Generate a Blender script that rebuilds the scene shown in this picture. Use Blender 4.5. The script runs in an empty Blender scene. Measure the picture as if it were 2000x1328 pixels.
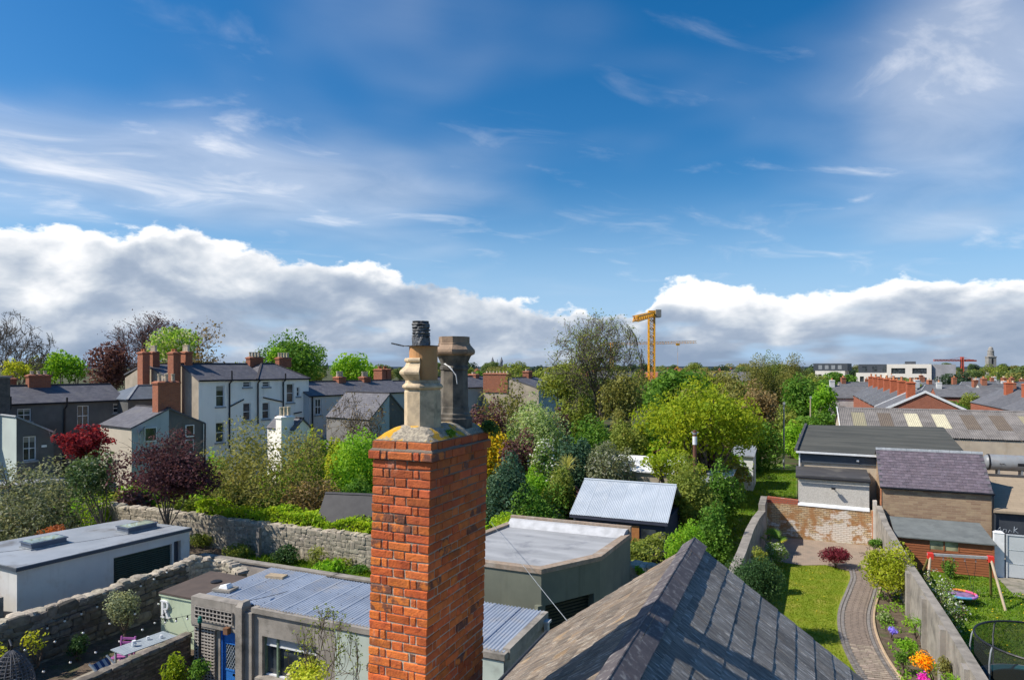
import bpy, bmesh, math, random
import numpy as np
from mathutils import Vector, noise as mnoise

# ---------------------------------------------------------------- camera, sky, sun
# world axes: x runs along the garden walls' cross direction, y away along the lane, z up (metres)
YAW = math.radians(23.3)
SA, CA = math.sin(YAW), math.cos(YAW)
FPX, HZN, CAMH = 1300.0, 716.0, 9.5
scene = bpy.context.scene
COL = scene.collection

cam_d = bpy.data.cameras.new("camera")
cam_d.sensor_width = 36.0
cam_d.lens = 36.0 * FPX / 2000.0
cam_d.shift_y = (HZN - 664.0) / 2000.0
cam_d.clip_start = 0.1
cam_d.clip_end = 12000.0
cam = bpy.data.objects.new("camera", cam_d)
cam.location = (0, 0, CAMH)
cam.rotation_euler = (math.radians(90), 0, YAW)
COL.objects.link(cam)
scene.camera = cam

SUN = Vector((1.0, 0.62, -1.2)).normalized()          # travel direction of the light
sun_el = math.asin(-SUN.z)
sun_rot = math.atan2(-SUN.x, -SUN.y)

sun_d = bpy.data.lights.new("sun", 'SUN')
sun_d.energy = 4.6
sun_d.angle = math.radians(0.5)
sun_d.color = (1.0, 0.93, 0.82)
sun_o = bpy.data.objects.new("sun", sun_d)
sun_o.rotation_euler = SUN.to_track_quat('-Z', 'Y').to_euler()
sun_o.location = (-60, -40, 80)
COL.objects.link(sun_o)

scene.view_settings.view_transform = 'Standard'
scene.view_settings.look = 'None'
scene.view_settings.exposure = 0.42
scene.view_settings.gamma = 1.0
scene.view_settings.use_curve_mapping = False


scene.cycles.max_bounces = 5
scene.cycles.diffuse_bounces = 2
scene.cycles.glossy_bounces = 2
scene.cycles.transmission_bounces = 4
scene.cycles.transparent_max_bounces = 8
scene.cycles.use_adaptive_sampling = True
scene.cycles.adaptive_threshold = 0.02


class NT:
    """small helper to write node graphs"""
    def __init__(s, tree):
        s.t = tree
        s.t.nodes.clear()

    def n(s, typ, **kw):
        nd = s.t.nodes.new(typ)
        for k, v in kw.items():
            setattr(nd, k, v)
        return nd

    def put(s, sock, v):
        if isinstance(v, (int, float)):
            sock.default_value = v
        elif isinstance(v, (tuple, list)):
            v = list(v)
            if len(v) == 3 and sock.type == 'RGBA':
                v = v + [1.0]
            sock.default_value = v
        else:
            s.t.links.new(v, sock)

    def m(s, op, a, b=None, c=None, clamp=False):
        nd = s.n('ShaderNodeMath', operation=op)
        nd.use_clamp = clamp
        s.put(nd.inputs[0], a)
        if b is not None: s.put(nd.inputs[1], b)
        if c is not None: s.put(nd.inputs[2], c)
        return nd.outputs[0]

    def vm(s, op, a, b=None, scale=None):
        nd = s.n('ShaderNodeVectorMath', operation=op)
        s.put(nd.inputs[0], a)
        if b is not None: s.put(nd.inputs[1], b)
        if scale is not None: s.put(nd.inputs[3], scale)
        return nd.outputs[0]

    def noise(s, vec, scale, detail=4.0, rough=0.5, dist=0.0):
        nd = s.n('ShaderNodeTexNoise')
        s.put(nd.inputs['Vector'], vec)
        nd.inputs['Scale'].default_value = scale
        nd.inputs['Detail'].default_value = detail
        nd.inputs['Roughness'].default_value = rough
        nd.inputs['Distortion'].default_value = dist
        return nd.outputs[0]

    def smooth(s, v, lo, hi, a=0.0, b=1.0):
        nd = s.n('ShaderNodeMapRange', interpolation_type='SMOOTHSTEP')
        s.put(nd.inputs[0], v)
        s.put(nd.inputs[1], lo); s.put(nd.inputs[2], hi); s.put(nd.inputs[3], a); s.put(nd.inputs[4], b)
        return nd.outputs[0]

    def ramp(s, f, stops):
        nd = s.n('ShaderNodeValToRGB')
        e = nd.color_ramp.elements
        while len(e) < len(stops): e.new(0.5)
        for i, (p, c) in enumerate(stops):
            e[i].position = p
            e[i].color = (*c, 1) if len(c) == 3 else c
        s.put(nd.inputs[0], f)
        return nd.outputs[0]

    def mix(s, f, a, b, blend='MIX'):
        nd = s.n('ShaderNodeMix', data_type='RGBA', blend_type=blend)
        s.put(nd.inputs[0], f); s.put(nd.inputs[6], a); s.put(nd.inputs[7], b)
        return nd.outputs[2]

    def comb(s, x, y, z):
        nd = s.n('ShaderNodeCombineXYZ')
        s.put(nd.inputs[0], x); s.put(nd.inputs[1], y); s.put(nd.inputs[2], z)
        return nd.outputs[0]

    def sep(s, v):
        nd = s.n('ShaderNodeSeparateXYZ')
        s.put(nd.inputs[0], v)
        return nd.outputs


def build_world():
    w = bpy.data.worlds.new("World")
    scene.world = w
    w.use_nodes = True
    w.cycles.sampling_method = 'MANUAL'
    w.cycles.sample_map_resolution = 512
    N = NT(w.node_tree)
    sky = N.n('ShaderNodeTexSky', sky_type='NISHITA')
    sky.sun_disc = False
    sky.sun_elevation = sun_el
    sky.sun_rotation = sun_rot
    sky.altitude = 20
    sky.air_density = 1.0
    sky.dust_density = 0.6
    sky.ozone_density = 3.0
    STR = 0.105
    # a clear, strongly coloured spring sky: deepen the blue a little
    hs = N.n('ShaderNodeHueSaturation')
    hs.inputs['Hue'].default_value = 0.5
    hs.inputs['Saturation'].default_value = 1.42
    hs.inputs['Value'].default_value = 0.90
    N.put(hs.inputs['Color'], sky.outputs[0])
    d = N.n('ShaderNodeTexCoord').outputs['Generated']
    dx, dy, dz = N.sep(d)
    r = N.m('ADD', N.m('MULTIPLY', dx, CA), N.m('MULTIPLY', dy, SA))
    f = N.m('SUBTRACT', N.m('MULTIPLY', dy, CA), N.m('MULTIPLY', dx, SA))
    az = N.m('MULTIPLY', N.m('ARCTAN2', r, f), 180 / math.pi)      # degrees, bearing
    el = N.m('MULTIPLY', N.m('ARCSINE', dz), 180 / math.pi)
    dark = (0.215, 0.28, 0.385); mid = (0.43, 0.475, 0.54); lite = (0.70, 0.715, 0.74); white = (0.90, 0.90, 0.89)

    # ---- cumulus bank low over the horizon
    C = N.comb(dx, dy, N.m('MULTIPLY', dz, 1.7))
    n0 = N.noise(C, 4.6, 2, 0.5)
    n1 = N.noise(C, 12.0, 6, 0.58, 0.2)
    nb = N.noise(C, 8.5, 3, 0.5)
    C2 = N.comb(dx, dy, N.m('MULTIPLY', dz, 1.9))
    nl_ = N.noise(C2, 6.5, 5, 0.52, 0.3)
    nls = N.noise(N.vm('ADD', C2, (-0.020, -0.006, 0.050)), 6.5, 4, 0.52, 0.3)
    fc = N.n('ShaderNodeFloatCurve')
    cu = fc.mapping.curves[0]
    pts = [(-180, 7), (-120, 8), (-80, 9), (-55, 9.5), (-40, 9.7), (-30.5, 9.9), (-27.5, 10.5), (-24, 9.9), (-18, 9.2), (-8, 7.6),
           (0, 5.9), (5, 4.9), (9, 4.3), (11.0, 4.2), (12.4, 6.1), (16, 6.5), (24, 5.9), (30, 6.2), (38, 5.8), (60, 6), (100, 7.5), (180, 7)]
    while len(cu.points) < len(pts): cu.points.new(0.5, 0.5)
    for i, (a_, e_) in enumerate(pts):
        cu.points[i].location = ((a_ + 180) / 360, e_ / 20)
        cu.points[i].handle_type = 'AUTO'
    fc.mapping.update()
    N.put(fc.inputs['Value'], N.m('DIVIDE', N.m('ADD', az, 180), 360))
    top = N.m('MULTIPLY', fc.outputs[0], 20)
    h = N.m('SUBTRACT', top, el)
    h = N.m('ADD', h, N.m('MULTIPLY', N.m('SUBTRACT', n1, 0.5), 3.6))
    h = N.m('ADD', h, N.m('MULTIPLY', N.m('SUBTRACT', nb, 0.5), 2.2))
    n3 = N.noise(C, 34.0, 4, 0.6)
    h = N.m('ADD', h, N.m('MULTIPLY', N.m('SUBTRACT', n3, 0.5), 1.5))
    a_bank = N.smooth(h, 0.0, 0.55)
    shade = N.m('MULTIPLY', N.m('SUBTRACT', nl_, nls), 1.7)
    shade = N.m('ADD', shade, N.m('MULTIPLY', N.m('SUBTRACT', n1, 0.5), 0.75))
    rim = N.m('MULTIPLY', N.smooth(h, 0.0, 1.7, 0.52, 0.0), N.smooth(nb, 0.30, 0.62, 0.35, 1.0))
    low = N.smooth(el, 0.5, 9.0, -0.20, 0.16)
    right = N.smooth(az, 8.0, 16.0, 0.0, 0.16)
    right = N.m('MULTIPLY', right, N.smooth(az, 60, 90, 1.0, 0.0))
    right = N.m('MULTIPLY', right, N.smooth(el, 1.0, 3.6))
    L = N.m('ADD', N.m('ADD', N.m('ADD', 0.39, shade), N.m('ADD', rim, low)), right)
    L = N.m('ADD', L, N.m('MULTIPLY', N.m('SUBTRACT', n0, 0.5), 0.7))
    c_bank = N.ramp(L, [(0.0, dark), (0.30, (0.31, 0.37, 0.465)), (0.52, (0.485, 0.53, 0.59)), (0.74, lite), (1.0, white)])
    # gaps of clearer air low down
    gap = N.noise(N.comb(dx, dy, N.m('MULTIPLY', dz, 5.0)), 5.0, 3, 0.5)
    gapm = N.m('MULTIPLY', N.smooth(gap, 0.53, 0.66), N.smooth(el, 5.5, 1.5))
    a_bank = N.m('MULTIPLY', a_bank, N.m('SUBTRACT', 1.0, N.m('MULTIPLY', gapm, 0.85)))

    # ---- thin high cloud: a layer overhead, seen in perspective
    inv = N.m('DIVIDE', 1.0, N.m('ADD', N.m('MAXIMUM', dz, 0.0), 0.10))
    P = N.comb(N.m('MULTIPLY', r, inv), N.m('MULTIPLY', f, inv), 0.0)
    px_, py_, _ = N.sep(P)
    rot = 0.5
    Q = N.comb(N.m('ADD', N.m('MULTIPLY', px_, math.cos(rot) * 1.0), N.m('MULTIPLY', py_, math.sin(rot) * 1.0)),
               N.m('SUBTRACT', N.m('MULTIPLY', py_, math.cos(rot) * 1.5), N.m('MULTIPLY', px_, math.sin(rot) * 1.5)), 3.7)
    ci = N.noise(Q, 1.9, 7, 0.56, 0.6)
    veil = N.noise(N.comb(N.m('MULTIPLY', px_, 0.8), N.m('MULTIPLY', py_, 0.8), 11.3), 1.0, 3, 0.5, 0.2)

    def bump(az0, el0, wa, we):
        a2 = N.m('POWER', N.m('DIVIDE', N.m('SUBTRACT', az, az0), wa), 2.0)
        e2 = N.m('POWER', N.m('DIVIDE', N.m('SUBTRACT', el, el0), we), 2.0)
        return N.m('EXPONENT', N.m('MULTIPLY', N.m('ADD', a2, e2), -1.0))
    cover = N.m('ADD', N.m('MULTIPLY', bump(-36, 14.5, 15, 3.2), 0.34), N.m('MULTIPLY', bump(-17, 14.5, 20, 4.2), 0.20))
    cover = N.m('ADD', cover, N.m('MULTIPLY', bump(34, 21, 8, 7), 0.36))
    cover = N.m('ADD', cover, N.m('MULTIPLY', bump(38, 10.0, 10, 2.2), 0.22))
    cover = N.m('ADD', cover, N.m('MULTIPLY', bump(20, 11.5, 14, 2.4), 0.11))
    cover = N.m('ADD', cover, N.m('MULTIPLY', bump(150, 18, 60, 8), 0.18))
    cover = N.m('ADD', cover, N.m('MULTIPLY', bump(-110, 16, 40, 6), 0.18))
    t1 = N.smooth(N.m('ADD', ci, cover), 0.55, 1.12)
    t2 = N.m('MULTIPLY', N.smooth(N.m('ADD', veil, N.m('MULTIPLY', cover, 1.1)), 0.54, 1.0), 0.55)
    a_ci = N.m('MAXIMUM', t1, t2)
    a_ci = N.m('MULTIPLY', a_ci, N.smooth(el, 3.0, 9.0))
    a_ci = N.m('MULTIPLY', a_ci, 0.85)
    c_ci = N.ramp(N.m('ADD', N.m('MULTIPLY', N.m('SUBTRACT', ci, 0.5), 1.6), 0.55), [(0.2, (0.42, 0.47, 0.56)), (0.75, (0.70, 0.72, 0.77)), (1.0, (0.84, 0.84, 0.86))])
    # pale air close to the horizon
    c_sky = N.vm('SCALE', hs.outputs[0], scale=STR)
    col = N.mix(N.smooth(el, 16.0, 1.0, 0.0, 0.85), c_sky, (0.30, 0.47, 0.70))
    col = N.mix(a_ci, col, c_ci)
    col = N.mix(a_bank, col, c_bank)
    bg = N.n('ShaderNodeBackground')
    N.put(bg.inputs[0], N.vm('SCALE', col, scale=1.0))
    bg.inputs[1].default_value = 1.0
    out = N.n('ShaderNodeOutputWorld')
    w.node_tree.links.new(bg.outputs[0], out.inputs[0])


build_world()

# ---------------------------------------------------------------- helpers
def ray(px, py):
    X = (px - 1000.0) / FPX
    return Vector((X * CA - SA, X * SA + CA, -(py - HZN) / FPX))

def at_z(px, py, z):
    r = ray(px, py); t = (z - CAMH) / r.z
    return Vector((r.x * t, r.y * t, z))

def at_y(px, py, y):
    r = ray(px, py); t = y / r.y
    return Vector((r.x * t, y, CAMH + r.z * t))

def at_x(px, py, x):
    r = ray(px, py); t = x / r.x
    return Vector((x, r.y * t, CAMH + r.z * t))

def at_d(px, py, D):
    r = ray(px, py)
    return Vector((r.x * D, r.y * D, CAMH + r.z * D))

def gnd(px, D, z=0.0):
    r = ray(px, HZN)
    return Vector((r.x * D, r.y * D, z))


class Fr:
    """local frame: a to the right along a facade, b away behind it"""
    def __init__(s, o, ang):
        s.o = Vector((o[0], o[1], 0)); s.c, s.s = math.cos(ang), math.sin(ang); s.ang = ang
    def __call__(s, a, b, z):
        return (s.o.x + a * s.c - b * s.s, s.o.y + a * s.s + b * s.c, z)

W0 = Fr((0, 0), 0.0)
_wl = {}

def wloc(o):
    return _wl.get(o.name, Vector((0, 0, 0)))

def place(o, w, parent=None):
    """link o at world location w, under parent (parents are never rotated)"""
    if o.name not in COL.objects: COL.objects.link(o)
    w = Vector(w)
    _wl[o.name] = w
    if parent is not None:
        o.parent = parent
        o.location = w - wloc(parent)
    else:
        o.location = w
    return o

def tag(o, label=None, cat=None, group=None, kind=None):
    if label: o["label"] = label
    if cat:
        o["category"] = cat
        kind = kind or 'thing'
    if group: o["group"] = group
    if kind: o["kind"] = kind
    return o

def thing(name, label, cat, loc=(0, 0, 0), group=None):
    o = bpy.data.objects.new(name, None)
    o.empty_display_size = 0.2
    place(o, loc)
    return tag(o, label, cat, group)

def mesh_obj(name, me, w, parent=None, scale=None, rot=None):
    o = bpy.data.objects.new(name, me)
    place(o, w, parent)
    if scale is not None: o.scale = scale
    if rot is not None: o.rotation_euler = rot
    return o


class MB:
    """collects faces; build() makes ONE mesh object, origin at its base"""
    def __init__(s):
        s.v = []; s.f = []
    def poly(s, pts):
        i = len(s.v); s.v += [tuple(p) for p in pts]
        s.f.append(tuple(range(i, i + len(pts)))); return s
    def hexa(s, b, t):
        i = len(s.v); s.v += [tuple(p) for p in b] + [tuple(p) for p in t]
        s.f += [(i + 3, i + 2, i + 1, i), (i + 4, i + 5, i + 6, i + 7)]
        for k in range(4):
            n = (k + 1) % 4
            s.f.append((i + k, i + n, i + 4 + n, i + 4 + k))
        return s
    def box(s, a0, a1, b0, b1, z0, z1, fr=W0):
        return s.hexa([fr(a0, b0, z0), fr(a1, b0, z0), fr(a1, b1, z0), fr(a0, b1, z0)],
                      [fr(a0, b0, z1), fr(a1, b0, z1), fr(a1, b1, z1), fr(a0, b1, z1)])
    def prism(s, poly, z0, z1, fr=W0):
        n = len(poly); i = len(s.v)
        zz0 = z0 if isinstance(z0, (list, tuple)) else [z0] * n
        zz1 = z1 if isinstance(z1, (list, tuple)) else [z1] * n
        s.v += [fr(p[0], p[1], zz0[k]) for k, p in enumerate(poly)] + [fr(p[0], p[1], zz1[k]) for k, p in enumerate(poly)]
        s.f += [tuple(range(i + n - 1, i - 1, -1)), tuple(range(i + n, i + 2 * n))]
        for k in range(n):
            m = (k + 1) % n
            s.f.append((i + k, i + m, i + n + m, i + n + k))
        return s
    def slab(s, pts, t):
        P = [Vector(p) for p in pts]
        nrm = (P[1] - P[0]).cross(P[-1] - P[0]).normalized()
        Q = [p - nrm * t for p in P]
        n = len(P); i = len(s.v)
        s.v += [tuple(p) for p in Q] + [tuple(p) for p in P]
        s.f += [tuple(range(i + n - 1, i - 1, -1)), tuple(range(i + n, i + 2 * n))]
        for k in range(n):
            m = (k + 1) % n
            s.f.append((i + k, i + m, i + n + m, i + n + k))
        return s
    def beam(s, p0, p1, w, h=None):
        """square bar between two points"""
        h = h or w
        p0, p1 = Vector(p0), Vector(p1); d = (p1 - p0).normalized()
        up = Vector((0, 0, 1)) if abs(d.z) < 0.95 else Vector((0, 1, 0))
        x = d.cross(up).normalized(); y = x.cross(d)
        b = [p0 + x * sx * w / 2 + y * sy * h / 2 for sx, sy in ((-1, -1), (1, -1), (1, 1), (-1, 1))]
        return s.hexa(b, [p + (p1 - p0) for p in b])
    def tube(s, pts, r, n=8, cap=True):
        P = [Vector(p) for p in pts]
        R = r if isinstance(r, (list, tuple)) else [r] * len(P)
        i0 = len(s.v); prev = None
        for k, p in enumerate(P):
            d = (P[min(k + 1, len(P) - 1)] - P[max(k - 1, 0)]).normalized()
            if prev is None:
                up = Vector((0, 0, 1)) if abs(d.z) < 0.9 else Vector((1, 0, 0))
                x = d.cross(up).normalized()
            else:
                x = (prev - d * prev.dot(d)).normalized()
            prev = x; y = d.cross(x)
            for q in range(n):
                a = 2 * math.pi * q / n
                s.v.append(tuple(p + (x * math.cos(a) + y * math.sin(a)) * R[k]))
        for k in range(len(P) - 1):
            for q in range(n):
                m = (q + 1) % n
                a = i0 + k * n
                s.f.append((a + q, a + m, a + n + m, a + n + q))
        if cap:
            s.f.append(tuple(range(i0 + n - 1, i0 - 1, -1)))
            e = i0 + (len(P) - 1) * n
            s.f.append(tuple(range(e, e + n)))
        return s
    def lathe(s, c, prof, n=16, a0=0.0, cap=True, jit=0.0):
        i0 = len(s.v)
        for (r, z) in prof:
            for q in range(n):
                a = a0 + 2 * math.pi * q / n
                rr = r * (1 + (random.uniform(-jit, jit) if jit else 0))
                s.v.append((c[0] + rr * math.cos(a), c[1] + rr * math.sin(a), c[2] + z))
        for k in range(len(prof) - 1):
            for q in range(n):
                m = (q + 1) % n; a = i0 + k * n
                s.f.append((a + q, a + m, a + n + m, a + n + q))
        if cap:
            s.f.append(tuple(range(i0 + n - 1, i0 - 1, -1)))
            e = i0 + (len(prof) - 1) * n
            s.f.append(tuple(range(e, e + n)))
        return s
    def ring(s, c, R, r, n=32, m=6, z=None):
        i0 = len(s.v)
        for k in range(n):
            a = 2 * math.pi * k / n
            for q in range(m):
                b = 2 * math.pi * q / m
                rr = R + r * math.cos(b)
                s.v.append((c[0] + rr * math.cos(a), c[1] + rr * math.sin(a), c[2] + r * math.sin(b)))
        for k in range(n):
            k2 = (k + 1) % n
            for q in range(m):
                q2 = (q + 1) % m
                s.f.append((i0 + k * m + q, i0 + k2 * m + q, i0 + k2 * m + q2, i0 + k * m + q2))
        return s
    def wall(s, L, z0, z1, t, holes, fr):
        """wall along a from 0 to L (front at b=0, thickness t) with rectangular openings (a0,a1,z0,z1)"""
        A = sorted({0.0, L, *[h[0] for h in holes], *[h[1] for h in holes]})
        Z = sorted({z0, z1, *[h[2] for h in holes], *[h[3] for h in holes]})
        A = [x for x in A if 0 <= x <= L]; Z = [x for x in Z if z0 <= x <= z1]
        inh = lambda a, z: any(h[0] < a < h[1] and h[2] < z < h[3] for h in holes)
        for i in range(len(A) - 1):
            for j in range(len(Z) - 1):
                if inh((A[i] + A[i + 1]) / 2, (Z[j] + Z[j + 1]) / 2): continue
                a0, a1, c0, c1 = A[i], A[i + 1], Z[j], Z[j + 1]
                s.poly([fr(a0, 0, c0), fr(a1, 0, c0), fr(a1, 0, c1), fr(a0, 0, c1)])
        for (a0, a1, c0, c1) in holes:
            s.poly([fr(a0, 0, c0), fr(a0, 0, c1), fr(a0, t, c1), fr(a0, t, c0)])
            s.poly([fr(a1, 0, c0), fr(a1, t, c0), fr(a1, t, c1), fr(a1, 0, c1)])
            s.poly([fr(a0, 0, c0), fr(a0, t, c0), fr(a1, t, c0), fr(a1, 0, c0)])
            s.poly([fr(a0, 0, c1), fr(a1, 0, c1), fr(a1, t, c1), fr(a0, t, c1)])
        return s
    def build(s, name, mat, parent=None, smooth=False, keep=False, uv=True):
        V = np.array(s.v, dtype=np.float64)
        if keep: o_ = np.zeros(3)
        else:
            mn, mx = V.min(0), V.max(0)
            o_ = np.array([(mn[0] + mx[0]) / 2, (mn[1] + mx[1]) / 2, mn[2]])
        me = bpy.data.meshes.new(name)
        me.from_pydata([tuple(v) for v in (V - o_)], [], s.f)
        if mat is not None: me.materials.append(mat)
        if uv: auto_uv(me, o_)
        if smooth: me.polygons.foreach_set('use_smooth', [True] * len(me.polygons))
        return mesh_obj(name, me, o_, parent)


def auto_uv(me, off):
    """metre-scaled planar UV per face: u level along the face, v up its slope"""
    lay = me.uv_layers.new(name="UVMap")
    vs = me.vertices
    for p in me.polygons:
        n = p.normal
        if abs(n.z) > 0.999: t = Vector((1, 0, 0))
        else: t = Vector((-n.y, n.x, 0)).normalized()
        b = n.cross(t)
        for li in p.loop_indices:
            co = vs[me.loops[li].vertex_index].co + Vector(off)
            lay.data[li].uv = (co.dot(t), co.dot(b))


def np_mesh(name, V, F, mat, tint=None):
    """V (n,3), F (m,k) all faces k-gons"""
    me = bpy.data.meshes.new(name)
    n, m, k = len(V), len(F), F.shape[1]
    me.vertices.add(n); me.vertices.foreach_set('co', np.ascontiguousarray(V, dtype=np.float32).ravel())
    me.loops.add(m * k); me.loops.foreach_set('vertex_index', np.ascontiguousarray(F, dtype=np.int32).ravel())
    me.polygons.add(m)
    me.polygons.foreach_set('loop_start', np.arange(0, m * k, k, dtype=np.int32))
    me.update(calc_edges=True)
    if tint is not None:
        at = me.attributes.new('tint', 'FLOAT', 'FACE')
        at.data.foreach_set('value', np.ascontiguousarray(tint, dtype=np.float32))
    me.materials.append(mat)
    return me


# ---------------------------------------------------------------- materials
_mats = {}

def M(name, c1, c2=None, scale=3.0, rough=0.85, bump=0.0, bscale=30.0, rnd=0.0, dirt=None, dscale=0.8, damt=0.5, metal=0.0,
      spec=0.3, detail=4.0, stretch=None, hue=0.0, contrast=(0.3, 0.7), uvtex=None, streak=0.0):
    if name in _mats: return _mats[name]
    mt = bpy.data.materials.new(name); mt.use_nodes = True
    N = NT(mt.node_tree)
    pos = N.n('ShaderNodeNewGeometry').outputs['Position']
    oi = N.n('ShaderNodeObjectInfo')
    if rnd:
        pos = N.vm('ADD', pos, N.vm('SCALE', (13.1, 7.7, 3.3), scale=oi.outputs['Random']))
    p = pos
    if stretch is not None: p = N.vm('MULTIPLY', pos, stretch)
    c2 = c2 or tuple(x * 0.75 for x in c1)
    f = N.noise(p, scale, detail, 0.55)
    f = N.smooth(f, contrast[0], contrast[1])
    col = N.mix(f, c1, c2)
    hgt = None
    if uvtex:
        uv = N.n('ShaderNodeTexCoord').outputs['UV']
        bt = N.n('ShaderNodeTexBrick')
        N.put(bt.inputs['Vector'], uv)
        bw, bh, mor, mcol, cA, cB = uvtex[:6]
        bt.inputs['Scale'].default_value = 1.0
        bt.inputs['Brick Width'].default_value = bw; bt.inputs['Row Height'].default_value = bh
        bt.inputs['Mortar Size'].default_value = mor; bt.inputs['Mortar Smooth'].default_value = 0.2
        bt.inputs['Bias'].default_value = 0.0
        N.put(bt.inputs['Color1'], cA); N.put(bt.inputs['Color2'], cB); N.put(bt.inputs['Mortar'], mcol)
        col = N.mix(0.55, col, bt.outputs['Color']) if len(uvtex) < 7 else N.mix(uvtex[6], col, bt.outputs['Color'])
        hgt = N.m('SUBTRACT', 1.0, bt.outputs['Fac'])
    if dirt is not None:
        df = N.smooth(N.noise(pos, dscale, 5, 0.6), 0.5, 0.72)
        col = N.mix(N.m('MULTIPLY', df, damt), col, dirt)
    if streak:                                   # rain streaks running down the wall
        sf = N.smooth(N.noise(N.vm('MULTIPLY', pos, (3.2, 3.2, .22)), 1.0, 5, 0.6), 0.50, 0.74)
        sf = N.m('MULTIPLY', sf, N.smooth(N.noise(pos, .55, 3, .5), .40, .62))
        col = N.mix(N.m('MULTIPLY', sf, streak), col, N.vm('MULTIPLY', col, (.46, .45, .42)))
    if rnd:
        hs = N.n('ShaderNodeHueSaturation')
        N.put(hs.inputs['Value'], N.m('ADD', 1.0 - rnd, N.m('MULTIPLY', oi.outputs['Random'], 2 * rnd)))
        if hue:
            r2 = N.m('FRACT', N.m('MULTIPLY', oi.outputs['Random'], 17.3))
            N.put(hs.inputs['Hue'], N.m('ADD', 0.5 - hue, N.m('MULTIPLY', r2, 2 * hue)))
        N.put(hs.inputs['Color'], col)
        col = hs.outputs[0]
    bs = N.n('ShaderNodeBsdfPrincipled')
    N.put(bs.inputs['Base Color'], col)
    bs.inputs['Roughness'].default_value = rough
    bs.inputs['Metallic'].default_value = metal
    bs.inputs['Specular IOR Level'].default_value = spec
    if bump or hgt is not None:
        bp = N.n('ShaderNodeBump')
        bp.inputs['Strength'].default_value = 0.8
        bp.inputs['Distance'].default_value = bump if bump else 0.006
        hh = N.noise(p, bscale, 4, 0.6) if bump else 0.0
        if hgt is not None: hh = N.m('ADD', N.m('MULTIPLY', hh, 0.5), hgt) if bump else hgt
        N.put(bp.inputs['Height'], hh)
        N.put(bs.inputs['Normal'], bp.outputs[0])
    out = N.n('ShaderNodeOutputMaterial')
    mt.node_tree.links.new(bs.outputs[0], out.inputs[0])
    _mats[name] = mt
    return mt


def leafmat(name, c1, c2, trans=0.35, c3=None, p3=0.9, gloss=0.6):
    """leaves: colour by the per-leaf 'tint' attribute between c1 and c2, a share p3.. takes c3 (blossom, new growth)"""
    if name in _mats: return _mats[name]
    c1 = tuple(x * 1.9 for x in c1); c2 = tuple(x * 1.75 for x in c2); trans = min(.5, trans + .1)
    mt = bpy.data.materials.new(name); mt.use_nodes = True
    N = NT(mt.node_tree)
    at = N.n('ShaderNodeAttribute', attribute_name='tint', attribute_type='GEOMETRY')
    pos = N.n('ShaderNodeNewGeometry').outputs['Position']
    var = N.noise(pos, 0.9, 2, 0.5)
    fac = N.m('ADD', at.outputs['Fac'], N.m('MULTIPLY', N.m('SUBTRACT', var, 0.5), 1.6), clamp=True)
    col = N.mix(fac, c1, c2)
    col = N.mix(N.smooth(var, 0.52, 0.72, 0.0, 0.35), col, N.vm('MULTIPLY', col, (1.45, 1.12, 0.8)))
    if c3 is not None:
        r = N.m('FRACT', N.m('MULTIPLY', at.outputs['Fac'], 37.7))
        col = N.mix(N.m('GREATER_THAN', r, p3), col, c3)
    bs = N.n('ShaderNodeBsdfPrincipled')
    N.put(bs.inputs['Base Color'], col)
    bs.inputs['Roughness'].default_value = gloss
    bs.inputs['Specular IOR Level'].default_value = 0.15
    tr = N.n('ShaderNodeBsdfTranslucent')
    N.put(tr.inputs[0], N.mix(0.5, col, N.vm('MULTIPLY', col, (1.35, 1.2, 0.5))))
    mx = N.n('ShaderNodeMixShader')
    mx.inputs[0].default_value = trans
    mt.node_tree.links.new(bs.outputs[0], mx.inputs[1]); mt.node_tree.links.new(tr.outputs[0], mx.inputs[2])
    out = N.n('ShaderNodeOutputMaterial')
    mt.node_tree.links.new(mx.outputs[0], out.inputs[0])
    _mats[name] = mt
    return mt


def glassmat(name, tintc=(0.02, 0.025, 0.03), rough=0.06):
    if name in _mats: return _mats[name]
    mt = bpy.data.materials.new(name); mt.use_nodes = True
    N = NT(mt.node_tree)
    bs = N.n('ShaderNodeBsdfPrincipled')
    pos = N.n('ShaderNodeNewGeometry').outputs['Position']
    f = N.smooth(N.noise(pos, 1.7, 2), 0.35, 0.65)
    N.put(bs.inputs['Base Color'], N.mix(f, tintc, tuple(min(1, c * 2.6 + 0.01) for c in tintc)))
    bs.inputs['Roughness'].default_value = rough
    bs.inputs['Specular IOR Level'].default_value = 0.6
    out = N.n('ShaderNodeOutputMaterial')
    mt.node_tree.links.new(bs.outputs[0], out.inputs[0])
    _mats[name] = mt
    return mt

GLASS = glassmat('window_glass')
WHITE = M('white_paint', (0.78, 0.79, 0.80), (0.68, 0.69, 0.70), 4, 0.5, spec=0.4)
BLACK = M('black_metal', (0.012, 0.013, 0.016), (0.02, 0.02, 0.024), 6, 0.45)
TERRA = M('terracotta', (0.50, 0.22, 0.10), (0.36, 0.15, 0.07), 9, 0.85, rnd=0.18)
POTCREAM = M('cream_clay', (0.62, 0.53, 0.38), (0.48, 0.40, 0.29), 9, 0.8, rnd=0.12)
CBRICK = M('chimney_brick', (0.36, 0.115, 0.055), (0.24, 0.075, 0.04), 8, 0.9,
           uvtex=(0.225, 0.075, 0.008, (0.30, 0.25, 0.20), (0.40, 0.13, 0.06), (0.24, 0.075, 0.04)), rnd=0.1)
LEAD = M('lead_flashing', (0.20, 0.22, 0.24), (0.30, 0.32, 0.34), 5, 0.6)
CONC = M('concrete', (0.33, 0.30, 0.26), (0.22, 0.20, 0.175), 2.2, 0.92, 0.006, 40, dirt=(0.10, 0.095, 0.085), dscale=1.3, damt=0.7)
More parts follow.
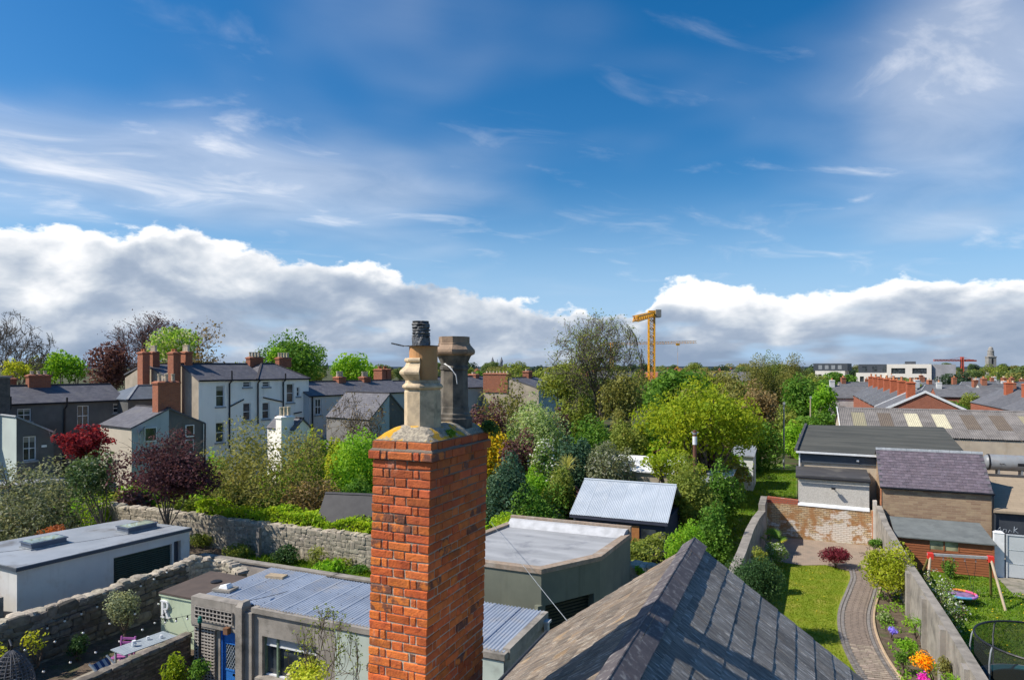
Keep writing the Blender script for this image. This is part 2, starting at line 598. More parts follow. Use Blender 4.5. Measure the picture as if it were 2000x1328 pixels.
SLATE = M('roof_slate', (0.085, 0.085, 0.10), (0.13, 0.13, 0.145), 1.6, 0.62,
          uvtex=(0.28, 0.22, 0.010, (0.035, 0.035, 0.045), (0.075, 0.075, 0.09), (0.15, 0.145, 0.16)), dirt=(0.19, 0.18, 0.16), dscale=1.1, damt=0.35, rnd=0.08)
BARK = M('bark', (0.14, 0.105, 0.075), (0.08, 0.06, 0.045), 12, 0.95, 0.01, 30)
BARKG = M('grey_bark', (0.17, 0.14, 0.115), (0.09, 0.075, 0.065), 12, 0.95, 0.01, 30)


# ---------------------------------------------------------------- plants
ORD = ['nearest', 'second nearest', 'third nearest', 'fourth nearest', 'fifth nearest', 'sixth nearest', 'seventh nearest', 'eighth nearest', 'ninth nearest', 'tenth nearest', 'eleventh nearest', 'twelfth nearest', 'thirteenth nearest', 'fourteenth nearest', 'fifteenth nearest', 'sixteenth nearest', 'seventeenth nearest', 'eighteenth nearest', 'nineteenth nearest', 'twentieth nearest']

def name_by_landmark(items, marks, fmt):
    """items (object, kind, x, y): label each by its rank of distance from the closest landmark (phrase, x, y)"""
    rows = []
    for (o, kind, x, y) in items:
        d, ph = min((math.hypot(x - mx, y - my), ph) for (ph, mx, my) in marks)
        rows.append((kind, ph, d, o))
    seen = {}
    for (kind, ph, d, o) in sorted(rows, key=lambda r: (r[0], r[1], r[2])):
        k = seen.get((kind, ph), 0); seen[(kind, ph)] = k + 1
        o['label'] = fmt % (ORD[min(k, 19)], kind, ph)

def rng(seed):
    return np.random.default_rng(seed)

def leaf_arrays(R, C, D, size, aspect=0.55, flat=0.0):
    """diamond leaves at centres C, facing roughly D"""
    n = len(C)
    nr = D + R.normal(0, 0.75, (n, 3)); nr[:, 2] += flat
    nr /= np.linalg.norm(nr, axis=1)[:, None] + 1e-9
    a = np.cross(nr, R.normal(0, 1, (n, 3))); a /= np.linalg.norm(a, axis=1)[:, None] + 1e-9
    b = np.cross(nr, a)
    s = size * R.uniform(0.6, 1.35, n)[:, None]
    P = np.stack([C - a * s * 0.5, C + b * s * aspect * 0.5 + nr * s * 0.10, C + a * s * 0.5, C - b * s * aspect * 0.5 + nr * s * 0.10], 1)
    F = np.arange(n * 4).reshape(n, 4)
    return P.reshape(-1, 3), F

def blobs_in(R, c, rad, nb, br=(0.30, 0.48), shell=0.5, zmin=None):
    c = np.array(c, float); rad = np.array(rad, float)
    d = R.normal(0, 1, (nb, 3)); d /= np.linalg.norm(d, axis=1)[:, None]
    r = R.uniform(shell, 1.0, nb)[:, None]
    cen = c + d * rad * r * 0.74
    rr = (R.uniform(*br, nb))[:, None] * rad * R.uniform(0.8, 1.2, (nb, 3))
    if zmin is not None: cen[:, 2] = np.maximum(cen[:, 2], zmin)
    return cen, rr

def leaves_on(R, cen, rr, n, size, aspect=0.55, inner=0.25, flat=0.0, zmin=None, clump=0.22):
    w = (rr[:, 0] * rr[:, 1] + rr[:, 1] * rr[:, 2] + rr[:, 0] * rr[:, 2]); w = w / w.sum()
    bi = R.choice(len(cen), n, p=w)
    d = R.normal(0, 1, (n, 3)); d /= np.linalg.norm(d, axis=1)[:, None]
    r = np.where(R.random(n) < inner, R.uniform(0.3, 0.9, n), R.uniform(0.85, 1.08, n))[:, None]
    C = cen[bi] + d * rr[bi] * r
    if zmin is not None: C[:, 2] = np.maximum(C[:, 2], zmin + R.uniform(0, 0.15, n))
    V, F = leaf_arrays(R, C, d, size, aspect, flat)
    bt = R.uniform(0, 1, len(cen))
    tint = np.clip(0.5 + (bt[bi] - 0.5) * 2 * clump + R.normal(0, 0.22, n), 0, 1)
    return V, F, tint

def segs_mesh(name, S, mat, sides=4):
    """S: list of (p0,p1,r0,r1) -> one tube mesh"""
    p0 = np.array([s[0] for s in S]); p1 = np.array([s[1] for s in S])
    r0 = np.array([s[2] for s in S])[:, None]; r1 = np.array([s[3] for s in S])[:, None]
    d = p1 - p0; d /= np.linalg.norm(d, axis=1)[:, None] + 1e-9
    up = np.where(np.abs(d[:, 2:3]) > 0.9, np.array([[1.0, 0, 0]]), np.array([[0, 0, 1.0]]))
    x = np.cross(d, up); x /= np.linalg.norm(x, axis=1)[:, None] + 1e-9
    y = np.cross(d, x)
    n = len(S); V = np.zeros((n, 2 * sides, 3))
    for k in range(sides):
        a = 2 * math.pi * k / sides
        o = x * math.cos(a) + y * math.sin(a)
        V[:, k] = p0 + o * r0; V[:, sides + k] = p1 + o * r1
    F = []
    base = (np.arange(n) * 2 * sides)[:, None]
    for k in range(sides):
        m = (k + 1) % sides
        F.append(np.concatenate([base + k, base + m, base + sides + m, base + sides + k], 1))
    F = np.stack(F, 1).reshape(-1, 4)
    return np_mesh(name, V.reshape(-1, 3), F, mat)

def grow(R, p, d, L, r, lev, S, ends, fork=(3, 4), spread=0.55, up=0.15, shrink=0.72, nseg=3, wob=0.12, tip=0.008, gravity=0.0):
    p = np.array(p, float); d = np.array(d, float); d /= np.linalg.norm(d)
    pts = [p]; rad = [r]
    r_end = max(tip, r * 0.62)
    for k in range(nseg):
        d = d + R.normal(0, wob, 3); d[2] += up * 0.3 - gravity; d /= np.linalg.norm(d)
        q = pts[-1] + d * L / nseg
        rr = r + (r_end - r) * (k + 1) / nseg
        S.append((pts[-1], q, rad[-1], rr)); pts.append(q); rad.append(rr)
    if lev <= 0:
        ends.append((pts[-1], d)); return
    nf = R.integers(fork[0], fork[1] + 1)
    for k in range(nf):
        t = R.integers(max(1, nseg - 2), nseg + 1) if k else nseg
        nd = d + R.normal(0, spread, 3); nd[2] += up
        grow(R, pts[t], nd, L * shrink * R.uniform(0.75, 1.2), max(tip, rad[t] * R.uniform(0.55, 0.75)), lev - 1, S, ends, fork, spread, up, shrink, nseg, wob, tip, gravity)

def limbs_to(R, base, targets, r0, S, height0=0.35):
    """trunk from base, limbs curving to target points"""
    base = np.array(base, float)
    T = np.array(targets); c = T.mean(0)
    fork = base + (c - base) * height0; fork[0] += R.normal(0, 0.1); fork[1] += R.normal(0, 0.1)
    mid = (base + fork) / 2 + R.normal(0, 0.06, 3) * np.array([1, 1, 0])
    S += [(base, mid, r0, r0 * 0.85), (mid, fork, r0 * 0.85, r0 * 0.7)]
    for t in T:
        m1 = fork + (t - fork) * 0.45 + R.normal(0, 0.08, 3) * np.linalg.norm(t - fork) * np.array([1, 1, 0.3])
        rr = r0 * R.uniform(0.22, 0.42)
        S += [(fork, m1, rr * 1.3, rr), (m1, t, rr, rr * 0.35)]

def add_mesh(name, me, parent, off):
    """mesh with vertices in world coordinates -> object whose origin sits at off"""
    co = np.empty(len(me.vertices) * 3, dtype=np.float32)
    me.vertices.foreach_get('co', co)
    co = co.reshape(-1, 3) - np.array(off, dtype=np.float32)
    me.vertices.foreach_set('co', co.ravel())
    me.update()
    return mesh_obj(name, me, off, parent)

def tree(name, label, cat, base, crown_c, rad, mat, n=5000, leaf=0.25, nb=22, seed=1, trunk=0.18, bark=None, group=None,
         br=(0.28, 0.46), shell=0.45, aspect=0.55, inner=0.25, fork=0.4, nl=9, flat=0.0, twigs=0, zmin=None, part='crown', clump=0.22):
    """a thing > trunk, crown"""
    R = rng(seed)
    base = Vector(base)
    t = thing(name, label, cat, base, group)
    cen, rr = blobs_in(R, crown_c, rad, nb, br, shell, zmin)
    V, F, ti = leaves_on(R, cen, rr, n, leaf, aspect, inner, flat, zmin, clump)
    add_mesh(part, np_mesh(part, V, F, mat, ti), t, Vector(crown_c))
    S = []
    pick = cen[R.permutation(len(cen))[:nl]]
    limbs_to(R, base, pick, trunk, S, fork)
    if twigs:
        for q in pick[R.integers(0, len(pick), twigs)]:
            dd = R.normal(0, 1, 3); dd[2] = abs(dd[2])
            grow(R, q, dd, float(np.mean(rad)) * 0.28, 0.02, 1, S, [], (2, 3), 0.6, 0.1)
    add_mesh('trunk', segs_mesh('trunk', S, bark or BARK, 5), t, base)
    return t

def shrub(name, label, c, rad, mat, cat='shrub', **kw):
    """c: centre of the foliage on the ground below it"""
    b = Vector((c[0], c[1], kw.pop('z0', 0.0)))
    kw.setdefault('trunk', 0.05); kw.setdefault('nb', 14); kw.setdefault('nl', 6)
    kw.setdefault('br', (0.38, 0.58)); kw.setdefault('zmin', b.z + 0.03); kw.setdefault('part', 'foliage'); kw.setdefault('fork', 0.3)
    return tree(name, label, cat, b, c, rad, mat, **kw)

def px_blob(px, py, w, h, D):
    """centre and radii of something w by h photo pixels across at distance D"""
    c = at_d(px, py, D); s = D / FPX
    return c, (w * s / 2, w * s / 2, h * s / 2)

# ---------------------------------------------------------------- setting: ground, lane, gardens
def sheet(name, poly, z, mat, uv=True):
    m = MB(); m.poly([(p[0], p[1], z) for p in poly])
    o = m.build(name, mat, uv=uv)
    return tag(o, kind='structure')

GROUND = M('ground_soil_grass', (0.045, 0.075, 0.018), (0.075, 0.06, 0.035), 0.35, 0.95, 0.03, 6)
LAWN = M('lawn_grass', (0.155, 0.225, 0.010), (0.235, 0.255, 0.022), 1.1, 0.9, 0.02, 60, detail=7, dirt=(0.27, 0.25, 0.05), dscale=1.1, damt=0.6)
ROUGHG = M('rough_grass', (0.085, 0.18, 0.014), (0.15, 0.20, 0.028), 1.3, 0.9, 0.03, 40, detail=7, dirt=(0.24, 0.21, 0.12), dscale=0.7, damt=0.55)
SOIL = M('garden_soil', (0.085, 0.06, 0.042), (0.14, 0.105, 0.075), 5, 0.95, 0.03, 30, dirt=(0.07, 0.10, 0.025), dscale=1.6, damt=0.7)
PAVE = M('concrete_paving', (0.30, 0.27, 0.22), (0.20, 0.185, 0.15), 3, 0.9, 0.004, 60, dirt=(0.10, 0.11, 0.05), dscale=1.5, damt=0.5)

m = MB(); m.poly([(-6000, -200, 0), (6000, -200, 0), (6000, 8000, 0), (-6000, 8000, 0)])
tag(m.build('ground', GROUND), kind='structure')
sheet('lane_grass', [(-5.4, 18), (-2.1, 18), (-1.9, 40), (-0.1, 40.5), (-0.1, 70), (-4.0, 70), (-4.6, 40)], 0.012, ROUGHG)
sheet('front_lawn', [(-2.0, 12), (2.4, 12), (4.2, 12), (4.1, 40), (-1.9, 40)], 0.012, LAWN)
sheet('play_lawn', [(4.3, 12), (14, 12), (14, 36.2), (4.3, 36.2)], 0.012, ROUGHG)
sheet('concrete_yard', [(8.2, 33.6), (14, 31.6), (14, 40), (8.2, 40)], 0.020, PAVE)
sheet('vegetable_plot', [(-34, 20.2), (-10, 20.2), (-10, 23.6), (-34, 23.6)], 0.85, SOIL)
sheet('yard_soil', [(-16.2, 8), (-6, 8), (-6, 14.2), (-16.2, 14.2)], 0.010, SOIL)
sheet('patio_soil', [(-20.2, 7.5), (-16.4, 7.5), (-16.4, 17.5), (-20.2, 17.5)], 1.0, SOIL)


# ---------------------------------------------------------------- red brick chimney close by
def old_brick(name, mortar=False):
    """hand-made brick: tone per brick, burnt ends, soot and lime that thicken towards the weathered head of the stack"""
    mt = bpy.data.materials.new(name); mt.use_nodes = True
    N = NT(mt.node_tree)
    oi = N.n('ShaderNodeObjectInfo'); pos = N.n('ShaderNodeNewGeometry').outputs['Position']
    x, y, z = N.sep(pos); rn = oi.outputs['Random']
    fine = N.noise(pos, 60, 4, .6); big = N.noise(pos, 2.6, 4, .55); mid_ = N.noise(N.vm('ADD', pos, N.vm('SCALE', (5, 3, 2), scale=rn)), 11, 4, .6)
    head = N.smooth(N.m('ADD', z, N.m('MULTIPLY', N.m('SUBTRACT', big, .5), 1.2)), 7.75, 8.55)
    if mortar:
        col = N.mix(N.smooth(fine, .3, .7), (.56, .48, .37), (.40, .33, .25))
        col = N.mix(N.m('MULTIPLY', head, .8), col, (.13, .10, .085))
    else:
        col = N.mix(N.smooth(mid_, .35, .68), (.68, .18, .042), (.48, .12, .04))
        col = N.mix(N.m('MULTIPLY', head, .55), col, (.36, .105, .05))
        r2 = N.m('FRACT', N.m('MULTIPLY', rn, 23.7))
        burnt = N.m('MULTIPLY', N.smooth(r2, .88, .93), N.smooth(mid_, .42, .55))
        col = N.mix(N.m('MULTIPLY', burnt, .8), col, (.10, .06, .055))
        col = N.mix(N.m('MULTIPLY', N.smooth(N.noise(pos, 5, 5, .65), .58, .72), .45), col, (.15, .075, .06))
        hs = N.n('ShaderNodeHueSaturation'); N.put(hs.inputs['Value'], N.m('ADD', .78, N.m('MULTIPLY', rn, .44))); N.put(hs.inputs['Hue'], N.m('ADD', .492, N.m('MULTIPLY', r2, .014))); N.put(hs.inputs['Color'], col); col = hs.outputs[0]
    lime = N.m('MULTIPLY', N.smooth(N.noise(N.vm('MULTIPLY', pos, (1, 1, .45)), 7, 5, .6), .62, .74), .35)
    col = N.mix(lime, col, (.52, .40, .31))
    bs = N.n('ShaderNodeBsdfPrincipled'); N.put(bs.inputs['Base Color'], col); bs.inputs['Roughness'].default_value = .92; bs.inputs['Specular IOR Level'].default_value = .2
    bp = N.n('ShaderNodeBump'); bp.inputs['Distance'].default_value = .006; N.put(bp.inputs['Height'], N.m('ADD', fine, N.m('MULTIPLY', mid_, 2.0))); N.put(bs.inputs['Normal'], bp.outputs[0])
    mt.node_tree.links.new(bs.outputs[0], N.n('ShaderNodeOutputMaterial').inputs[0])
    return mt
BRICK = old_brick('red_brick'); MORTAR = old_brick('lime_mortar', True)

def lichen_concrete():
    mt = bpy.data.materials.new('lichen_concrete'); mt.use_nodes = True
    N = NT(mt.node_tree)
    pos = N.n('ShaderNodeNewGeometry').outputs['Position']
    base = N.mix(N.smooth(N.noise(pos, 45, 4, 0.6), 0.35, 0.65), (0.46, 0.40, 0.30), (0.24, 0.21, 0.17))
    f = N.smooth(N.noise(pos, 7.5, 5, 0.55, 0.4), 0.51, 0.555)
    f = N.m('MULTIPLY', f, N.smooth(N.noise(pos, 60, 2), 0.25, 0.45))
    col = N.mix(f, base, N.mix(N.noise(pos, 30, 2), (0.62, 0.30, 0.01), (0.70, 0.42, 0.03)))
    bs = N.n('ShaderNodeBsdfPrincipled'); N.put(bs.inputs['Base Color'], col); bs.inputs['Roughness'].default_value = 0.95
    bp = N.n('ShaderNodeBump'); bp.inputs['Distance'].default_value = 0.01
    N.put(bp.inputs['Height'], N.noise(pos, 70, 4, 0.7)); N.put(bs.inputs['Normal'], bp.outputs[0])
    mt.node_tree.links.new(bs.outputs[0], N.n('ShaderNodeOutputMaterial').inputs[0])
    return mt

random.seed(4)
CX1 = -2.735; CX0 = CX1 - 0.56; CY0 = 4.656; CY1 = CY0 + 1.065
def lean(z): return Vector((CA, SA, 0)) * 0.023 * (z - 7.9)

chim = thing('brick_chimney', 'tall red brick chimney with two old clay pots standing close to the viewer', 'chimney', (CX1 - 0.28, CY0 + 0.53, 5.4))
_bk = {}
def brick_mesh(lx, ly, var):
    """brick lx wide (x) by ly deep (y) by 65 mm, chipped chamfered edges; origin at its near-left-bottom corner"""
    key = (round(lx, 4), round(ly, 4), var)
    if key in _bk: return _bk[key]
    R = random.Random(hash(key) & 0xffff)
    bm = bmesh.new()
    bmesh.ops.create_cube(bm, size=1.0)
    for v in bm.verts:
        v.co = Vector(((v.co.x + 0.5) * lx, (v.co.y + 0.5) * ly, (v.co.z + 0.5) * 0.066))
        v.co += Vector((R.uniform(-1, 1), R.uniform(-1, 1), R.uniform(-1, 1))) * 0.0030
    bmesh.ops.bevel(bm, geom=list(bm.edges), offset=R.uniform(.004, .0075), segments=1, affect='EDGES')
    me = bpy.data.meshes.new('brick'); bm.to_mesh(me); bm.free()
    me.materials.append(BRICK)
    _bk[key] = me
    return me

def put_brick(x, y, z, lx, ly):
    me = brick_mesh(lx, ly, random.randrange(3))
    mesh_obj('brick', me, Vector((x, y, z)) + lean(z), chim)

J = 0.010
def course(z, kind, ox=0.0):
    """one course: front face along x, right face along y; ox = how far it oversails"""
    x0, x1, y0, y1 = CX0 - ox, CX1 + ox, CY0 - ox, CY1 + ox
    fr = [.215, .1025, .2225] if kind == 0 else [.1025, .05, .215, .05, .1025]
    k = (x1 - x0 - J * (len(fr) - 1)) / sum(fr)
    x = x0
    for i, w in enumerate(fr):
        w *= k
        if i in (0, len(fr) - 1): d = 0.1025 if kind == 0 else 0.215
        else: d = 0.10
        jy = random.uniform(-0.004, 0.003)
        put_brick(x, y0 + jy, z + random.uniform(-.0012, .0012), w, d - jy)
        x += w + J
    first = 0.1025 if kind == 0 else 0.215
    sd = [.05, .215, .1025, .215, .1025, .215] if kind == 0 else [.1025, .215, .1025, .215, .16]
    if random.random() < 0.35: sd = sd[::-1]
    rest = (y1 - y0) - first - J * len(sd)
    k = rest / sum(sd)
    y = y0 + first + J
    for w in sd:
        w *= k
        jx = random.uniform(-0.003, 0.004)
        put_brick(x1 - 0.10, y, z + random.uniform(-.0012, .0012), 0.10 + jx, w)
        y += w + J

ZT = 8.735
for k in range(28):
    course(ZT - 0.0745 * (k + 1), k % 2)
course(8.736, 1, 0.027)
course(8.815, 0, 0.004)
m = MB()
r = 0.008
zb = ZT - 0.0745 * 28
for (za, zc, o) in ((zb, 8.73, -r), (8.733, 8.812, 0.027 - r), (8.808, 8.89, 0.004 - r)):
    P = lambda x, y, z: Vector((x, y, z)) + lean(z)
    b = [P(CX0 - o, CY0 - o, za), P(CX1 + o, CY0 - o, za), P(CX1 + o, CY1 + o, za), P(CX0 - o, CY1 + o, za)]
    t = [P(CX0 - o, CY0 - o, zc), P(CX1 + o, CY0 - o, zc), P(CX1 + o, CY1 + o, zc), P(CX0 - o, CY1 + o, zc)]
    m.hexa(b, t)
m.build('mortar', MORTAR, chim)
m = MB()                                          # plain lower stack, and the two faces turned away
for (za, zc, o) in ((5.2, zb, 0.0),):
    m.hexa([P(CX0 - o, CY0 - o, za), P(CX1 + o, CY0 - o, za), P(CX1 + o, CY1 + o, za), P(CX0 - o, CY1 + o, za)],
           [P(CX0 - o, CY0 - o, zc), P(CX1 + o, CY0 - o, zc), P(CX1 + o, CY1 + o, zc), P(CX0 - o, CY1 + o, zc)])
m.hexa([P(CX0 - .003, CY0 + .22, zb), P(CX0, CY0 + .22, zb), P(CX0, CY1, zb), P(CX0 - .003, CY1, zb)],
       [P(CX0 - .003, CY0 + .22, 8.73), P(CX0, CY0 + .22, 8.73), P(CX0, CY1, 8.73), P(CX0 - .003, CY1, 8.73)])
m.build('lower_stack', CBRICK, chim)
m = MB()                                          # mortar skirt on the oversailing course
o0, o1 = 0.022, 0.002
m.hexa([P(CX0 - o0, CY0 - o0, 8.8035), P(CX1 + o0, CY0 - o0, 8.8035), P(CX1 + o0, CY0 + .52, 8.8035), P(CX0 - o0, CY0 + .52, 8.8035)],
       [P(CX0 - o1, CY0 - o1, 8.826), P(CX1 + o1, CY0 - o1, 8.826), P(CX1 + o1, CY0 + .50, 8.826), P(CX0 - o1, CY0 + .50, 8.826)])
m.build('mortar_skirt', MORTAR, chim)
LICH = lichen_concrete()
bm = bmesh.new()
nx, ny = 10, 16
grid = []
R_ = random.Random(9)
for j in range(ny + 1):
    row = []
    for i in range(nx + 1):
        fx, fy = i / nx, j / ny
        e = min(fx, 1 - fx, (fy) * 1.9, (1 - fy) * 1.9)
        h = 0.118 * min(1.0, e / 0.24) ** 0.8
        z = 8.884 + h + (R_.uniform(-.004, .004) if 0 < i < nx and 0 < j < ny else 0)
        p = P(CX0 + 0.006 + (CX1 - CX0 - 0.012) * fx, CY0 + 0.006 + (CY1 - CY0 - 0.012) * fy, z)
        row.append(bm.verts.new(p))
    grid.append(row)
for j in range(ny):
    for i in range(nx):
        bm.faces.new((grid[j][i], grid[j][i + 1], grid[j + 1][i + 1], grid[j + 1][i]))
me = bpy.data.meshes.new('flaunching'); bm.to_mesh(me); bm.free()
me.materials.append(LICH)
mesh_obj('flaunching', me, (0, 0, 0), chim)

POT1 = M('weathered_cream_clay', (0.62, 0.485, 0.315), (0.46, 0.36, 0.245), 14, 0.75, 0.003, 60, dirt=(0.09, 0.075, 0.06), dscale=6, damt=0.6, contrast=(0.35, 0.7))
POT2 = M('sooty_clay', (0.17, 0.15, 0.125), (0.06, 0.056, 0.052), 9, 0.85, 0.003, 50, dirt=(0.28, 0.25, 0.20), dscale=5, damt=0.4)
POT2B = M('brown_clay', (0.36, 0.25, 0.17), (0.24, 0.17, 0.12), 12, 0.8, 0.003, 50, dirt=(0.05, 0.045, 0.04), dscale=9, damt=0.6)
LINER = M('orange_clay_liner', (0.55, 0.29, 0.12), (0.48, 0.24, 0.10), 6, 0.7)
CAPM = M('burnt_flue_cap', (0.015, 0.016, 0.018), (0.16, 0.165, 0.175), 22, 0.5, 0.01, 40, spec=0.5)

def shell(m, c, prof, n, a0, a1, th):
    """part of a turned wall of thickness th between two angles"""
    i0 = len(m.v); K = len(prof)
    for q in range(n + 1):
        a = a0 + (a1 - a0) * q / n
        for (r, z) in prof: m.v.append((c[0] + r * math.cos(a), c[1] + r * math.sin(a), c[2] + z))
        for (r, z) in prof: m.v.append((c[0] + (r - th) * math.cos(a), c[1] + (r - th) * math.sin(a), c[2] + z))
    for q in range(n):
        A = i0 + q * 2 * K; B = A + 2 * K
        for k in range(K - 1):
            m.f += [(A + k, B + k, B + k + 1, A + k + 1), (A + K + k, A + K + k + 1, B + K + k + 1, B + K + k)]
        m.f += [(A + K - 1, B + K - 1, B + 2 * K - 1, A + 2 * K - 1), (A, A + K, B + K, B)]
    for q in (0, n):
        A = i0 + q * 2 * K
        for k in range(K - 1): m.f.append((A + k, A + k + 1, A + K + k + 1, A + K + k))

c1 = Vector((-2.972, CY0 + 0.30, 8.985))
m = MB()
m.lathe(c1, [(.158, -0.03), (.158, .30), (.150, .318), (.165, .326), (.176, .338), (.176, .352), (.163, .364), (.150, .375), (.148, .40)], 8, math.pi / 8)
pot1 = m.build('chimney_pot', POT1, chim)
pot1['label'] = 'broken cream octagonal clay pot'
m = MB()                                      # broken upper bell: only its far-left half still stands
shell(m, c1, [(.150, .40), (.172, .425), (.196, .452), (.200, .470), (.192, .482), (.150, .520), (.140, .548), (.156, .562), (.157, .578), (.146, .588)], 5, math.radians(78), math.radians(292), 0.03)
m.build('broken_rim', POT1, pot1)
m = MB(); m.lathe(c1 + Vector((0.006, 0.004, 0)), [(.122, .36), (.122, .69), (.112, .69), (.112, .40)], 28, 0, cap=False)
lin = m.build('clay_liner', LINER, pot1, smooth=False)
m = MB()
R_ = random.Random(3)
pr = [(0.073, .69), (.074, .72), (.075, .765), (.071, .77), (.075, .777)] + [(0.073 + (0.006 if k % 2 else -0.004), .79 + k * 0.0125) for k in range(9)] + [(.070, .905), (.045, .90), (.03, .86)]
m.lathe(c1 + Vector((-0.012, -0.006, 0)), pr, 22, 0, jit=0.11)
m.build('flue_cowl', CAPM, pot1)
m = MB(); m.prism([(c1.x + 0.17 * math.cos(a) * R_.uniform(.72, 1.05), c1.y + .17 * math.sin(a) * R_.uniform(.72, 1.0)) for a in [k * math.pi / 9 for k in range(18)]], 9.674, 9.680)
m.beam(c1 + Vector((-.13, -.09, .69)), c1 + Vector((-.235, -.125, .715)), 0.008, 0.012)
m.build('cover_plate', CAPM, pot1)
c2 = Vector((-2.925, CY0 + 0.785, 8.965))
m = MB()
m.lathe(c2, [(.168, -.03), (.168, .06), (.152, .075), (.152, .10), (.138, .115), (.135, .16), (.130, .17), (.124, .50), (.134, .508), (.134, .53), (.124, .545), (.128, .57), (.150, .62), (.158, .635)], 8, math.pi / 8)
pot2 = m.build('chimney_pot', POT2, chim)
pot2['label'] = 'soot-blackened octagonal clay pot with brown head'
m = MB()
m.lathe(c2, [(.158, .635), (.188, .65), (.194, .668), (.190, .69), (.150, .735), (.150, .745), (.143, .75), (.143, .81), (.118, .81), (.112, .70)], 8, math.pi / 8)
m.build('pot_head', POT2B, pot2)
m = MB(); m.tube([c2 + Vector((-.03, -.14, .56)), c2 + Vector((.05, -.16, .53)), c2 + Vector((.10, -.15, .45)), c2 + Vector((.11, -.15, .38))], .004, 5)
m.tube([c2 + Vector((-.02, -.14, .565)), c2 + Vector((.07, -.165, .50)), c2 + Vector((.105, -.16, .46))], .003, 5)
m.build('bird_wire', WHITE, pot2)

LF_MOSS = leafmat('dark_weed_leaves', (0.03, 0.07, 0.02), (0.07, 0.13, 0.03), 0.2)
LF_FERN = leafmat('bright_weed_leaves', (0.10, 0.20, 0.02), (0.20, 0.30, 0.05), 0.3)
LF_WHT = leafmat('white_weed_flowers', (0.75, 0.75, 0.70), (0.30, 0.38, 0.20), 0.2)
def tuft(name, label, c, rad, mat, n, leaf, seed):
    R = rng(seed); cen, rr = blobs_in(R, c, rad, 6, (.4, .6), .2)
    V, F, ti = leaves_on(R, cen, rr, n, leaf, .5, .4)
    o = add_mesh(name, np_mesh(name, V, F, mat, ti), None, Vector((c[0], c[1], c[2] - rad[2])))
    return tag(o, label, 'weed')
tuft('wall_weed', 'dense dark green weed on the far corner of the brick chimney top', (CX1 + .05, CY1 - .04, 8.93), (.095, .095, .085), LF_MOSS, 1300, .022, 1)
tuft('wall_weed', 'small bright fern growing beside the sooty pot on the chimney', (CX1 - .01, CY0 + .40, 8.925), (.055, .075, .045), LF_FERN, 260, .03, 2)
tuft('wall_weed', 'little white flowered weed on the left edge of the chimney top', (CX0 + .13, CY0 + .40, 9.02), (.04, .03, .035), LF_WHT, 60, .03, 3)


# ---------------------------------------------------------------- slate roof of the house return just below
RX, RZ, RY1, RY0 = -1.29, 7.12, 9.24, 2.0
HW = 2.07; KS = 0.731; TH = math.atan(KS)
EZ = RZ - KS * HW

def slate_mat(name, c1, c2, fleck, brown, bamt):
    """old slate: tone per slate, streaks washed down the slope, pale lichen flecks, rusty patches"""
    mt = bpy.data.materials.new(name); mt.use_nodes = True
    N = NT(mt.node_tree)
    oi = N.n('ShaderNodeObjectInfo')
    pos = N.vm('ADD', N.n('ShaderNodeNewGeometry').outputs['Position'], N.vm('SCALE', (3.1, 1.7, 2.3), scale=oi.outputs['Random']))
    st = N.vm('MULTIPLY', pos, (2.0, 17.0, 2.0))
    f = N.noise(st, 1.6, 6, 0.62)
    col = N.mix(N.smooth(f, 0.34, 0.66), c1, c2)
    fl = N.smooth(N.noise(N.vm('MULTIPLY', pos, (7, 34, 7)), 1.0, 4, 0.6), 0.555, 0.66)
    col = N.mix(N.m('MULTIPLY', fl, 0.75), col, fleck)
    br = N.smooth(N.noise(pos, 1.3, 4, 0.6), 0.56, 0.72)
    col = N.mix(N.m('MULTIPLY', br, bamt), col, brown)
    hs = N.n('ShaderNodeHueSaturation')
    N.put(hs.inputs['Value'], N.m('ADD', 0.74, N.m('MULTIPLY', oi.outputs['Random'], 0.52)))
    N.put(hs.inputs['Color'], col)
    bs = N.n('ShaderNodeBsdfPrincipled'); N.put(bs.inputs['Base Color'], hs.outputs[0]); bs.inputs['Roughness'].default_value = 0.72; bs.inputs['Specular IOR Level'].default_value = .3
    bp = N.n('ShaderNodeBump'); bp.inputs['Distance'].default_value = 0.02
    N.put(bp.inputs['Height'], N.m('ADD', f, N.m('MULTIPLY', N.noise(pos, 45, 3, .6), .35))); N.put(bs.inputs['Normal'], bp.outputs[0])
    mt.node_tree.links.new(bs.outputs[0], N.n('ShaderNodeOutputMaterial').inputs[0])
    return mt
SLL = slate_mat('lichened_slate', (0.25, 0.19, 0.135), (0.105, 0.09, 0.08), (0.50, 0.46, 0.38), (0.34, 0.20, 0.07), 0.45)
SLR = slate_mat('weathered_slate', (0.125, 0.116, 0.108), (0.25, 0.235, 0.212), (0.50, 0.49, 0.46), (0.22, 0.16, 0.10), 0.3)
RIDG = M('ridge_tile', (0.115, 0.10, 0.105), (0.08, 0.072, 0.08), 5, 0.7, 0.004, 40, dirt=(0.45, 0.43, 0.40), dscale=14, damt=0.5, rnd=0.1)
RENDG = M('grey_render', (0.30, 0.29, 0.27), (0.22, 0.21, 0.20), 2, 0.92, 0.004, 50, streak=0.5)
ret = thing('slate_roof_house', 'house return with a mossy slate roof and dark ridge just below the viewer', 'house', (RX, 6.0, 0))
m = MB(); m.box(RX - HW + .22, RX + HW - .22, RY0, RY1 - .12, 0, EZ - 0.06)
m.poly([(RX - HW + .22, RY1 - .12, EZ - .06), (RX + HW - .22, RY1 - .12, EZ - .06), (RX, RY1 - .12, RZ - .22)][::-1])
m.build('wall', RENDG, ret)
m = MB()
for sgn in (-1, 1):
    p = [(RX, RY0, RZ - .03), (RX, RY1, RZ - .03), (RX + sgn * HW, RY1, EZ - .03), (RX + sgn * HW, RY0, EZ - .03)]
    m.slab(p if sgn < 0 else p[::-1], 0.10)
